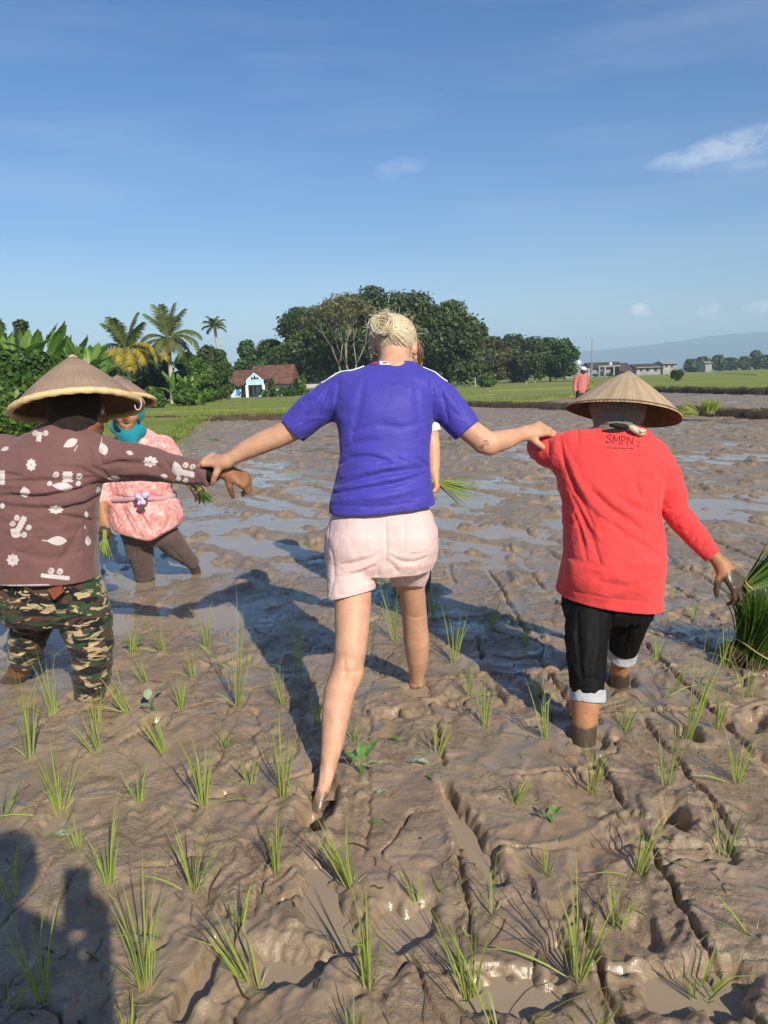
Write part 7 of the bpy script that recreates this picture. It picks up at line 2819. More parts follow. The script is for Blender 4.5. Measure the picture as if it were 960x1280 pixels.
    ax = unit(np.array([-0.10, 0.22, 0.97]))
    hat(t, cen + ax * 0.18, cen, 42.5 * M(4.84), HAT_BROWN, HAT_UNDER, HAT_BAND, band=True, sag=0.008)


pink_worker()


# ------------------------------------------------------------------ 5. person hidden behind the blonde woman
def hidden_person():
    t = thing('person', 'person with reddish brown hair almost hidden behind the blonde woman, bare arm holding rice seedlings', 'person', (0.16, 4.05, 0.0))
    s = SDF((-0.15, 3.75, -0.15), (0.48, 4.45, 1.66), 0.007)
    chpx(s, [(505, 680, 4.05, 22), (508, 720, 4.06, 17), (511, 745, 4.07, 13), (512, 765, 4.08, 11), (513, 785, 4.08, 9), (513, 800, 4.08, 9)], 0.0)
    chpx(s, [(521, 680, 4.05, 22), (522, 720, 4.06, 16), (524, 745, 4.08, 12), (525, 765, 4.1, 11), (526, 783, 4.1, 9), (526, 800, 4.1, 9)], 0.0)
    s.loft(secs([(484, 535, 690, 4.05, .2), (488, 532, 620, 4.06, .19), (482, 536, 540, 4.07, .2), (500, 520, 495, 4.08, .1)]), 0.03)
    hc = P(508, 450, 4.06)
    fw = (0.1, 1.0, -0.1)
    head(s, hc, fw, (0, 0, 1), 1.0, P(510, 490, 4.08))
    chpx(s, [(531, 515, 4.07, 13), (539, 545, 4.06, 10), (542, 566, 4.02, 8.6), (543, 583, 3.98, 7), (542.5, 593, 3.96, 5.6)], 0.02)
    w = P(542.5, 592, 3.96)
    hand(s, w, P(546, 611, 3.93) - w, P(560, 600, 3.93) - P(544, 600, 3.93), -1, (0.6, 0.9, 0.6), 0.95, 0.05, wr=0.024)
    s.obj('body', SKIN_FAIR, t, 1, attrs=mudfn(0.05, 0.16))
    eyes(t, hc, fw)
    c = cloth("white_tee", (0.68, 0.68, 0.68, 1), 0.85)
    s = SDF((-0.12, 3.8, 0.66), (0.42, 4.35, 1.42), 0.006)
    s.loft(secs([(480, 536, 680, 4.05, .26), (484, 533, 610, 4.06, .23), (477, 536, 540, 4.07, .24), (484, 533, 505, 4.08, .2), (500, 521, 488, 4.09, .12)]), 0)
    chpx(s, [(527, 512, 4.08, 17), (536, 530, 4.07, 13), (541, 545, 4.06, 12)], 0.03)
    s.rough(0.006, 0.08, 91)
    a0, a1 = P(536, 528, 4.07), P(540, 541, 4.06)
    s.cut(a1, unit(a1 - a0), (a1 - .1, a1 + .1), 0.003)
    s.obj('shirt', c.m, t, 1)
    c = cloth("dark_shorts", (0.05, 0.05, 0.06, 1), 0.85)
    s = SDF((-0.12, 3.8, 0.1), (0.42, 4.35, 0.66), 0.006)
    s.loft(secs([(482, 534, 700, 4.06, .24), (483, 534, 668, 4.05, .24)]), 0)
    p, r = chpx(s, [(505, 690, 4.06, 22), (508, 735, 4.07, 17)], 0.01)
    p2, r2 = chpx(s, [(521, 690, 4.06, 20), (523, 733, 4.08, 16)], 0.01)
    s.rough(0.005, 0.07, 93)
    s.obj('shorts', c.m, t, 1)
    # hair
    hm = Mat("auburn_hair", rough=0.45, spec=0.4)
    hm.set('Base Color', hm.ramp(hm.attr('tone'), [(0, (0.04, 0.017, 0.009)), (0.5, (0.15, 0.066, 0.032)), (1, (0.30, 0.15, 0.08))]))
    fwd = unit(fw)
    s = SDF(hc - 0.2, hc + 0.2, 0.005)
    s.ell(hc + np.array([0, -0.01, 0.03]), [0.092, 0.105, 0.098], None, 0)
    s.chain([hc + np.array([0, -0.07, 0.0]), hc + np.array([0, -0.085, -0.10])], [0.06, 0.045], 0.04, flat=(np.array([0, 1, 0.0]), 0.6))
    s.rough(0.011, 0.03, 95, (.45, .45, 2.4))
    hm.bump(hm.wave(hm.coord('Object', (1, 1, 0.12)), 60, 6.0, detail=4), 0.8, 0.006)
    s.ell(hc + fwd * 0.11 - np.array([0, 0, 0.03]), [0.07, 0.07, 0.1], None, 0.01, sub=True)
    s.obj('hair', hm.m, t, 1, attrs=lambda v: {'tone': np.clip(0.45 + 1.3 * noise3(v * np.array([80, 80, 10]), 4), 0, 1)})


hidden_person()


# ------------------------------------------------------------------ 6. far worker on the bund
def far_worker():
    d = 26.5
    t = thing('person', 'distant worker in a white cap and faded red shirt on the field edge', 'person', (P(727, 490, d)[0], d, -0.10))
    s = SDF(np.array(t.location) + np.array([-0.5, -0.4, -0.15]), np.array(t.location) + np.array([0.5, 0.4, 1.75]), 0.013)
    b = np.array(t.location)
    q = lambda x, y, z: b + np.array([x, y, z])
    s.chain([q(-.09, 0, .85), q(-.10, 0.02, .45), q(-.11, 0, -.05)], [.09, .065, .045], 0)
    s.chain([q(.09, 0, .85), q(.10, .05, .45), q(.11, 0.06, -.05)], [.09, .065, .045], 0)
    s.chain([q(0, 0, .9), q(0, 0, 1.3)], [.13, .14], .04, flat=(np.array([0, 1, 0.]), .7))
    head(s, q(.06, .05, 1.50), (0.3, 0.9, -.25), (0, 0, 1), 1.0, q(.02, 0, 1.36))
    s.chain([q(-.19, 0, 1.30), q(-.25, .02, 1.02), q(-.24, -.04, .76)], [.055, .045, .03], .02)
    s.chain([q(.19, 0, 1.30), q(.22, .10, 1.05), q(.16, .28, .92)], [.055, .045, .03], .02)
    hand(s, q(-.24, -.04, .76), (0, .1, -1), (-1, 0, 0), 1, (.3, .4, .3))
    hand(s, q(.16, .28, .92), (-.2, 1, -.3), (0, .3, 1), -1, (.4, .5, .3))
    s.obj('body', SKIN_DARK, t, 1, attrs=mudfn(0.15, 0.4))
    eyes(t, q(.06, .05, 1.50), (0.3, 0.9, -.25))
    s = SDF(b + np.array([-0.5, -0.4, .6]), b + np.array([0.5, 0.5, 1.5]), 0.013)
    s.chain([q(0, 0, .82), q(0, 0, 1.31)], [.19, .165], .0, flat=(np.array([0, 1, 0.]), .72))
    s.chain([q(-.13, 0, 1.34), q(-.19, 0, 1.30), q(-.25, .02, 1.02), q(-.245, -.03, .84)], [.08, .08, .065, .055], .03)
    s.chain([q(.13, 0, 1.34), q(.19, 0, 1.30), q(.22, .10, 1.05), q(.18, .22, .96)], [.08, .08, .065, .055], .03)
    s.cut(q(0, 0, .74), (0, 0, -1))
    s.rough(0.012, .09, 5)
    s.obj('shirt', cloth("faded_red", (0.47, 0.16, 0.145, 1), .85).m, t)
    s = SDF(b + np.array([-0.4, -0.4, -.1]), b + np.array([0.4, 0.4, .95]), 0.014)
    s.chain([q(-.08, 0, .80), q(-.10, 0.02, .45), q(-.11, 0, .2)], [.12, .095, .08], 0)
    s.chain([q(.08, 0, .80), q(.10, .05, .45), q(.11, 0.06, .2)], [.12, .095, .08], 0.01)
    s.obj('trousers', cloth("dark_trousers", (0.03, 0.03, 0.035, 1), .85).m, t)
    s = SDF(b + np.array([-0.3, -0.3, 1.3]), b + np.array([0.4, 0.5, 1.8]), 0.010)
    s.ell(q(.06, .045, 1.575), [.105, .12, .085], None, 0)
    s.cut(q(0, 0, 1.53), (0.1, 0.25, -1))
    s.ell(q(.095, .16, 1.545), [.075, .085, .018], None, .02)
    s.obj('cap', simple("white_cap", (0.78, 0.78, 0.78, 1), .8, .04), t)
    s = SDF(b + np.array([-0.3, -0.3, 1.2]), b + np.array([0.4, 0.4, 1.7]), 0.010)
    s.ell(q(.045, .02, 1.49), [.095, .10, .085], None, 0)
    s.chain([q(.03, -.03, 1.46), q(.0, -.05, 1.36)], [.07, .06], .03)
    s.ell(q(.09, .17, 1.47), [.07, .09, .1], None, .01, sub=True)
    s.obj('hair', simple("black_hair", (0.012, 0.01, 0.01, 1), .5), t)


far_worker()


# ------------------------------------------------------------------ 7. whoever takes the picture: only the shadow falls into view
def photographer():
    t = thing('person', 'photographer whose shadow with a raised phone falls on the lower left mud', 'person', (-0.07, -0.32, 0.0))
    s = SDF((-0.55, -0.75, -0.1), (0.45, 0.10, 1.85), 0.009)
    A = lambda x, y, z: np.array([x + 0.03, y + 0.10 * min(1, max(0, (-y - 0.1) / 0.2)), z + 0.045 * min(1, max(0, z - 0.3))])
    s.chain([A(-.20, -.42, .86), A(-.21, -.38, .45), A(-.21, -.42, -.08)], [.085, .06, .045], 0)
    s.chain([A(-.02, -.42, .86), A(-.01, -.36, .45), A(-.01, -.40, -.08)], [.085, .06, .045], 0)
    s.chain([A(-.16, -.42, .88), A(-.16, -.42, 1.30)], [.12, .13], .04, flat=(np.array([0, 1, 0.]), .7))
    hc = A(-.115, -.36, 1.50)
    fw = (0.15, 0.97, -0.15)
    head(s, hc, fw, (0, 0, 1), 1.0, A(-.16, -.42, 1.34))
    s.chain([A(.0, -.42, 1.30), A(.07, -.34, 1.06), A(.055, -.14, 1.19)], [.05, .045, .028], .02)
    hand(s, A(.055, -.14, 1.19), np.array([-.25, .7, .65]), np.array([.8, -.1, .5]), 1, (.5, .7, .5), .95)
    s.chain([A(-.29, -.42, 1.30), A(-.26, -.30, 1.04), A(-.07, -.16, 1.10)], [.055, .055, .04], .02)
    hand(s, A(-.07, -.16, 1.10), np.array([.35, .65, .6]), np.array([-.8, -.1, .5]), -1, (.5, .7, .5), .95)
    s.obj('body', SKIN_FAIR, t, 1, attrs=mudfn(0.05, .2))
    eyes(t, hc, fw)
    s = SDF((-.5, -.7, .74), (.40, 0.0, 1.52), 0.009)
    s.chain([A(-.16, -.42, .82), A(-.16, -.42, 1.30)], [.165, .155], .0, flat=(np.array([0, 1, 0.]), .72))
    s.chain([A(-.05, -.42, 1.33), A(.0, -.42, 1.29), A(.05, -.36, 1.12)], [.08, .085, .075], .03)
    s.chain([A(-.24, -.42, 1.33), A(-.30, -.42, 1.29), A(-.33, -.35, 1.12)], [.08, .085, .075], .03)
    s.cut((0, 0, .80), (0, 0, -1))
    s.obj('shirt', cloth("grey_tee", (0.25, 0.26, 0.28, 1), .85).m, t)
    s = SDF((-.45, -.65, .3), (.30, 0, 1.05), 0.009)
    s.chain([A(-.17, -.42, .82), A(-.21, -.38, .45)], [.12, .09], 0)
    s.chain([A(-.05, -.42, .82), A(-.01, -.36, .45)], [.12, .09], 0.01)
    s.obj('shorts', cloth("navy_shorts", (0.03, 0.035, 0.06, 1), .85).m, t)
    s = SDF(hc - .2, hc + .2, 0.008)
    s.ell(hc + np.array([0, -.012, .03]), [.09, .105, .097], None, 0)
    s.ell(hc + np.array([.02, .11, -.03]), [.07, .07, .1], None, .01, sub=True)
    s.obj('hair', simple("dark_hair", (0.04, 0.025, 0.015, 1), .5), t)
    # the phone, held upright just behind the lens
    ph = thing('phone', 'raised phone seen only as the block on top of the photographer\'s arm shadow', 'phone', (0, -0.02, 1.29))
    mb = MB()
    w, h, th = .0375, .080, .0045
    pr = []
    for (cx, cz) in ((w - .01, h - .01), (-w + .01, h - .01), (-w + .01, -h + .01), (w - .01, -h + .01)):
        a0 = {(1, 1): 0, (-1, 1): 90, (-1, -1): 180, (1, -1): 270}[(1 if cx > 0 else -1, 1 if cz > 0 else -1)]
        for k in range(5):
            a = math.radians(a0 + 22.5 * k)
            pr.append((cx + .01 * math.cos(a), cz + .01 * math.sin(a)))
    mb.prism(pr, -th, th)
    o = mb.build('case', simple("phone_case", (0.02, 0.02, 0.025, 1), .4), None)
    o.parent = ph
    mb = MB()
    mb.box((0, -th - .0006, 0), (w * 1.86, .001, h * 1.9))
    o = mb.build('screen', Mat("phone_screen", (0.01, 0.01, 0.012, 1), .1).m, None)
    o.parent = ph
    ph.rotation_euler = (-PIT, 0, 0)


photographer()

# ================================================================== seedlings
LEAF_RICE = leafmat("rice_blades", (0.50, 0.48, 0.22), (0.41, 0.48, 0.11), (0.31, 0.42, 0.075), 0.45, 0.42)
LEAF_RICE_DARK = leafmat("dense_rice_blades", (0.20, 0.21, 0.07), (0.09, 0.17, 0.022), (0.075, 0.15, 0.018), 0.35, 0.42)


def blade(V, Fc, T, base, d0, L, w, bend, bdir, rg, tone, kink=None, n=6):
    """one ribbon leaf: starts along d0, bends towards bdir; pale at the foot"""
    p = Vector(base)
    d = Vector(d0).normalized()
    b = Vector(bdir)
    side = d.cross(Vector((rg.uniform(-1, 1), rg.uniform(-1, 1), 0.15)))
    side = side.normalized() if side.length > 1e-4 else Vector((1, 0, 0))
    k0 = len(V)
    for i in range(n + 1):
        u = i / n
        ww = w * (0.55 + 0.75 * u) if u < 0.45 else w * max(0.05, 0.90 * (1 - ((u - 0.45) / 0.55) ** 1.6))
        fold_ = d.cross(side) * ww * 0.35
        V.append(p - side * ww * 0.5 + fold_)
        V.append(p)
        V.append(p + side * ww * 0.5 + fold_)
        t = min(1, max(0, tone * min(1, 0.25 + 2.2 * u)))
        T.extend([t] * 3)
        p = p + d * (L / n)
        a = bend * (0.4 + 1.6 * u) / n
        if kink is not None and abs(u - kink) < 0.5 / n:
            a += 0.9
        d = (d + b * a).normalized()
        side = (side - d * side.dot(d)).normalized()
    for i in range(n):
        for j in (0, 1):
            Fc.append((k0 + 3 * i + j, k0 + 3 * i + 3 + j, k0 + 3 * i + 4 + j, k0 + 3 * i + 1 + j))


SEEDG = 'rice seedlings planted in the mud'


def seedling(x, y, h, lean, n, spread, label, seed):
    """x, y: foot in the photograph; h: height in pixels; lean: sideways lean (+ right)"""
    rg = random.Random(seed * 31 + 5)
    g = G(x, y)
    z = mud_z(g[0], g[1])
    g = G(x, y, max(z, 0.0))
    z = mud_z(g[0], g[1])
    H = h * g[1] / 931.0 * 1.14
    V, Fc, T = [], [], []
    n = int(n * 1.8) if n > 4 else n
    for i in range(n):
        a = rg.uniform(0, 2 * math.pi)
        r = rg.uniform(0, 0.014)
        k = rg.uniform(0.55, 1.05) if i else 1.05
        s = spread * rg.uniform(0.15, 1.0)
        d0 = (lean * 0.9 + s * math.cos(a), s * math.sin(a) * 0.8, 1.0)
        bend = rg.uniform(0.05, 0.9) * (0.5 + spread)
        blade(V, Fc, T, (r * math.cos(a), r * math.sin(a), -0.03), d0, H * k + 0.03, rg.uniform(0.0030, 0.0054), bend,
              (lean * 0.4 + math.cos(a) * 0.8, math.sin(a) * 0.8, -0.35), rg, rg.uniform(0.55, 1.0), rg.uniform(.4, .7) if rg.random() < 0.18 else None)
    if spread > 0.28 or rg.random() < 0.35:
        a = rg.uniform(-0.5, 0.5) + (math.pi if rg.random() < 0.5 else 0)
        blade(V, Fc, T, (0, 0, -0.02), (math.cos(a) * 1.2, math.sin(a), 0.75), H * 0.85, 0.005, 0.9, (0.2 * math.cos(a), 0, -1), rg, 0.75)
    for i in range(3):
        a = rg.uniform(0, 2 * math.pi)
        blade(V, Fc, T, (0, 0, -0.02), (math.cos(a) * .6, math.sin(a) * .6, 1), H * rg.uniform(0.18, 0.34), 0.004, 0.8, (math.cos(a), math.sin(a), -.6), rg, 0.12)
    o = mobj('rice_seedling', np.array([tuple(v) for v in V]) + np.array([g[0], g[1], z]), Fc, LEAF_RICE, origin=(g[0], g[1], z), attrs={'tone': T})
    return tag(o, label, 'rice seedling', SEEDG)


SEEDLINGS = [
    (37, 948, 112, 0.02, 8, 0.12, 'tall straight seedling clump at the left edge below the camouflage trousers'),
    (75, 1012, 100, 0.02, 11, 0.30, 'bushy seedling clump just above the pale torn leaves on the left'),
    (123, 938, 58, -0.35, 7, 0.22, 'short left leaning seedling clump right of the tall one at the left edge'),
    (205, 936, 62, -0.25, 8, 0.22, 'left leaning seedling clump beside the broad leaved weed on the left'),
    (255, 1012, 96, 0.0, 10, 0.18, 'upright seedling clump halfway between the pale torn leaves and the blonde woman\'s left foot'),
    (172, 1000, 62, 0.05, 6, 0.30, 'sparse seedling clump with a pale leaf lying at its foot'),
    (281, 934, 32, -0.1, 5, 0.25, 'tiny faint seedling clump left of the blonde woman\'s calf shadow'),
    (353, 998, 100, 0.02, 9, 0.20, 'seedling clump in the shadow just left of the blonde woman\'s near foot'),
    (345, 1090, 82, 0.02, 8, 0.10, 'narrow upright seedling clump below left of the blonde woman\'s near foot'),
    (136, 1105, 95, 0.05, 8, 0.28, 'seedling clump with one brownish blade right of the photographer\'s phone shadow'),
    (241, 1112, 100, 0.0, 8, 0.55, 'wide open seedling clump left of centre with blades splayed to both sides'),
    (440, 1104, 96, -0.22, 9, 0.24, 'left leaning seedling clump just below the blonde woman\'s near foot'),
    (183, 1234, 165, -0.02, 12, 0.20, 'tallest seedling clump on the left, right of the photographer\'s shadow'),
    (321, 1234, 125, -0.34, 10, 0.28, 'seedling clump leaning hard left with one flat blade to the left'),
    (461, 1230, 125, 0.04, 7, 0.14, 'thin seedling clump right of the long brown puddle'),
    (56, 1250, 140, -0.12, 9, 0.22, 'seedling clump standing inside the photographer\'s body shadow'),
    (160, 1292, 60, 0.1, 6, 0.2, 'seedling clump cut by the bottom edge below the tallest left clump'),
    (440, 1296, 62, 0.0, 6, 0.22, 'seedling clump cut by the bottom edge below the long brown puddle'),
    (18, 1122, 80, -0.1, 6, 0.30, 'dark seedling clump inside the photographer\'s head shadow'),
    (3, 1020, 60, 0.2, 5, 0.3, 'seedling clump cut by the left edge above the photographer\'s shadow'),
    (614, 1136, 118, 0.0, 3, 0.08, 'pair of long upright blades right of the narrow brown puddle'),
    (588, 1236, 150, -0.06, 10, 0.24, 'tall seedling clump at the bottom centre with rising blades'),
    (624, 1296, 235, -0.30, 3, 0.10, 'very long single blades rising from the bottom edge right of centre'),
    (722, 1222, 150, 0.12, 12, 0.42, 'wide dark green seedling clump at the bottom right of centre'),
    (638, 1000, 44, 0.55, 7, 0.16, 'small right leaning seedling clump at the middle of the first ridge line'),
    (738, 990, 72, 0.16, 10, 0.22, 'seedling clump right below the red shirted worker\'s near leg'),
    (832, 982, 82, 0.0, 8, 0.24, 'seedling clump above the dark footprint on the right'),
    (920, 977, 72, 0.05, 7, 0.28, 'seedling clump near the right edge below the big seedling bundle'),
    (796, 1092, 88, 0.24, 9, 0.18, 'right leaning seedling clump left of the dark footprint on the right'),
    (682, 1092, 46, 0.12, 6, 0.26, 'small pale seedling clump between the two ridge lines on the right'),
    (868, 1216, 90, 0.10, 11, 0.60, 'sprawling seedling clump at the bottom right with blades lying outwards'),
    (903, 1072, 100, 0.20, 7, 0.30, 'airy seedling clump near the right edge level with the dark footprint'),
    (855, 924, 165, 0.26, 10, 0.16, 'tall right leaning seedling clump beneath the red shirted worker\'s right hand'),
    (683, 924, 75, -0.14, 6, 0.14, 'slim seedling clump just left of the red shirted worker\'s near leg'),
    (777, 914, 48, 0.35, 9, 0.26, 'short right leaning seedling clump beside the red shirted worker\'s rear calf'),
    (934, 872, 70, -0.1, 6, 0.22, 'thin pale seedling clump in front of the big seedling bundle'),
    (606, 908, 72, 0.0, 8, 0.16, 'seedling clump beside the deep groove right of the blonde woman\'s legs'),
    (567, 828, 75, 0.06, 7, 0.16, 'seedling clump in the shade right of the blonde woman\'s far knee'),
    (495, 800, 76, -0.1, 9, 0.16, 'seedling clump seen between the blonde woman\'s two legs'),
    (543, 774, 52, 0.0, 8, 0.20, 'dark seedling clump just right of the blonde woman\'s far thigh'),
    (613, 787, 48, 0.22, 10, 0.20, 'dense little seedling clump right of the blonde woman under the wet groove'),
    (587, 868, 46, 0.0, 5, 0.20, 'faint seedling clump between the shaded one and the deep groove'),
    (374, 836, 76, 0.05, 7, 0.14, 'shaded seedling clump left of the blonde woman\'s thigh'),
    (353, 880, 62, -0.15, 6, 0.18, 'seedling clump at the edge of the shadow left of the blonde woman\'s knee'),
    (297, 884, 138, 0.14, 9, 0.12, 'very tall right leaning seedling clump in the middle of the long arm shadow'),
    (260, 812, 55, -0.08, 9, 0.20, 'seedling clump below the shadow of the outstretched arms'),
    (290, 838, 55, -0.75, 3, 0.10, 'nearly flat seedling stem leaning left towards the arm shadow'),
    (241, 846, 40, -0.12, 7, 0.18, 'small seedling clump below the arm shadow left of the tall leaning one'),
    (205, 817, 48, -0.25, 9, 0.24, 'left leaning seedling clump below the pink bloused worker'),
    (184, 852, 36, -0.35, 7, 0.22, 'low left leaning seedling clump right of the camouflage trousers'),
    (164, 818, 48, 0.18, 7, 0.18, 'right leaning seedling clump close to the camouflage trousers'),
    (228, 885, 46, 0.0, 8, 0.12, 'short straight seedling clump above the broad leaved weed'),
    (163, 894, 60, -0.40, 10, 0.22, 'left leaning seedling clump in front of the right camouflage leg'),
    (67, 896, 86, -0.06, 8, 0.12, 'upright seedling clump in front of the gap between the camouflage legs'),
    (121, 906, 44, 0.0, 7, 0.20, 'seedling clump rising before the foot of the right camouflage leg'),
    (443, 927, 32, 0.05, 5, 0.24, 'tiny seedling clump right of the blonde woman\'s near calf'),
    (676, 868, 40, -0.2, 6, 0.24, 'faint seedling clump in the shadow left of the black trousers'),
    (868, 770, 22, -0.1, 7, 0.40, 'small faint seedling clump under the red shirted worker\'s forearm'),
    (138, 722, 18, 0.75, 6, 0.25, 'seedling tuft lying in the puddle below the pink bloused worker\'s hand'),
    (945, 1170, 80, -0.7, 3, 0.15, 'long blades reaching in from the right edge near the bottom'),
    (12, 1262, 70, 0.2, 4, 0.3, 'sparse seedling clump at the bottom left corner'),
    (744, 1285, 60, 0.2, 4, 0.3, 'few blades rising from the bottom edge right of the wide dark clump'),
    (480, 730, 26, 0.1, 6, 0.2, 'small seedling clump glimpsed below the hem of the pink shorts'),
    (905, 838, 52, 0.1, 6, 0.24, 'thin seedling clump just left of the big seedling bundle'),
    (895, 905, 64, 0.15, 6, 0.22, 'slim seedling clump between the bent blades and the right edge'),
    (312, 980, 44, 0.1, 6, 0.2, 'small seedling clump between the two clumps left of the blonde woman\'s foot'),
    (98, 1060, 40, -0.2, 5, 0.26, 'small seedling clump below the bushy one at the left'),
    (395, 905, 40, 0.05, 5, 0.18, 'small shaded seedling clump touching the blonde woman\'s calf on its left'),
    (545, 940, 46, 0.12, 6, 0.22, 'small seedling clump right of the deep footprint by the woman\'s legs'),
    (655, 805, 34, 0.1, 6, 0.22, 'small seedling clump between the woman and the black trousers, in the sun'),
    (820, 830, 36, 0.15, 6, 0.22, 'small seedling clump right of the rear rolled cuff'),
    (770, 1160, 66, 0.1, 6, 0.26, 'thin seedling clump right of the wide dark green clump'),
    (520, 1120, 58, -0.1, 6, 0.22, 'small seedling clump left of the narrow brown puddle'),
    (395, 1020, 30, -0.1, 4, 0.3, 'few short blades beside the hole of the blonde woman\'s near foot'),
    (298, 1165, 54, 0.1, 6, 0.24, 'small seedling clump above the hard left leaning one'),
    (825, 872, 70, 0.85, 4, 0.08, 'bent seedling blades lying towards the lower right worker\'s cuff'),
]
for _i, _a in enumerate(SEEDLINGS):
    seedling(*_a, seed=_i)


# ------------------------------------------------------------------ broad leaves on the mud
def broad_leaf_mesh(L, W, seed, torn=0.0):
    rg = random.Random(seed)
    V, Fc = [], []
    n = 12
    for i in range(n + 1):
        u = i / n
        w = W * 0.5 * math.sin(math.pi * min(1, u * 0.97 + 0.03)) ** 0.7
        for k in (-1, -0.5, 0, 0.5, 1):
            ww = w * (1 - torn * rg.random() * abs(k))
            V.append((u * L + rg.uniform(-1, 1) * 0.02 * L * abs(k), k * ww, 0.10 * L * math.sin(math.pi * u) * rg.uniform(0.6, 1.1) + 0.14 * abs(k) * w + rg.uniform(-.02, .02) * L * torn))
        if i:
            for k in range(4):
                if torn and rg.random() < 0.10:
                    continue
                Fc.append(((i - 1) * 5 + k, (i - 1) * 5 + k + 1, i * 5 + k + 1, i * 5 + k))
    return np.array(V), Fc


LEAF_PALE = simple("pale_leaf", (0.26, 0.33, 0.19, 1), 0.6, 0.25, 30, 0.3, 0.15)
LEAF_FRESH = simple("fresh_leaf", (0.09, 0.20, 0.04, 1), 0.5, 0.3, 30, 0.3, 0.15)


def lay_leaf(x, y, L, W, az, mat, label, seed, torn=0.25, tilt=0.08):
    g = G(x, y)
    z = mud_z(g[0], g[1]) + 0.006
    v, f = broad_leaf_mesh(L, W, seed, torn)
    R = np.array(Matrix.Rotation(math.radians(az), 3, 'Z') @ Matrix.Rotation(-tilt, 3, 'Y'))
    o = mobj('broad_leaf', v @ R.T + np.array([g[0], g[1], z]), f, mat, origin=(g[0], g[1], z))
    return tag(o, label, 'leaf', 'broad leaves lying on the mud')


lay_leaf(68, 1040, 0.075, 0.045, 20, LEAF_PALE, 'upper torn pale leaf on the mud at the left', 1)
lay_leaf(64, 1056, 0.070, 0.04, -15, LEAF_PALE, 'lower torn pale leaf on the mud at the left', 2, 0.5)
lay_leaf(78, 1020, 0.035, 0.02, 60, LEAF_PALE, 'small pale leaf scrap above the two torn ones on the left', 3)
lay_leaf(510, 972, 0.080, 0.04, -20, LEAF_PALE, 'pale crumpled leaf right of the blonde woman\'s near foot', 4, 0.5)
lay_leaf(470, 1012, 0.045, 0.022, 35, LEAF_PALE, 'small pale leaf below the crumpled one near the woman\'s foot', 5, 0.4)
lay_leaf(462, 1042, 0.045, 0.024, -10, LEAF_FRESH, 'small green leaf pressed in the mud below the woman\'s near foot', 6, 0.2)
lay_leaf(487, 940, 0.055, 0.030, -30, LEAF_FRESH, 'bright green leaf below the deep footprint by the woman\'s legs', 7, 0.2)
lay_leaf(533, 988, 0.045, 0.018, -55, LEAF_FRESH, 'narrow green leaf next to the pale crumpled leaf', 8, 0.1)
lay_leaf(168, 992, 0.04, 0.03, 0, LEAF_PALE, 'round pale leaf at the foot of the sparse seedling clump', 9)


def weed(x, y, specs, label, mat):
    g = G(x, y)
    z = mud_z(g[0], g[1])
    t = thing('weed', label, 'weed', (g[0], g[1], z))
    mb = MB()
    for i, (dx, dy, dz, L, W, az, tl) in enumerate(specs):
        mb.tube([(0, 0, -0.02), (dx * .4, dy * .4, dz * .7), (dx, dy, dz)], [0.003, 0.0022, 0.0016], 5)
        v, f = broad_leaf_mesh(L, W, 40 + i)
        R = np.array(Matrix.Rotation(math.radians(az), 3, 'Z') @ Matrix.Rotation(-tl, 3, 'Y'))
        o = bpy.data.objects.new('leaf', mesh_data('leaf', v @ R.T, f, [mat]))
        put(o, t)
        o.location = (dx, dy, dz)
    mb.build('stem', LEAF_FRESH, None, smooth=True).parent = t


weed(192, 905, [(-0.015, 0, 0.05, 0.055, 0.035, 100, 0.5), (0.02, 0.01, 0.075, 0.06, 0.03, 20, 0.7), (0.0, -0.02, 0.03, 0.04, 0.025, 200, 0.3)], 'broad leaved weed with two pale round leaves among the left seedlings', LEAF_PALE)
weed(452, 985, [(0.0, 0, 0.05, 0.06, 0.028, 80, 1.0), (0.015, 0, 0.06, 0.07, 0.026, 40, 0.6), (-0.01, 0.0, 0.04, 0.06, 0.025, 150, 0.5), (0.02, 0, 0.03, 0.05, 0.022, -20, 0.2)],
     'dark green broad leaved weed right of the blonde woman\'s near calf', LEAF_FRESH)
weed(168, 822, [(-0.01, 0, 0.04, 0.05, 0.03, 160, 0.4), (0.015, 0.01, 0.045, 0.05, 0.03, 30, 0.4)], 'small broad leaved weed between the camouflage trousers and the arm shadow', LEAF_FRESH)
weed(690, 1045, [(-0.01, 0, 0.02, 0.03, 0.015, 160, 0.4), (0.01, 0.01, 0.025, 0.03, 0.015, 30, 0.5), (0, 0, .03, .03, .014, 90, .6)], 'tiny weed on the mud above the small pale seedling clump', LEAF_FRESH)


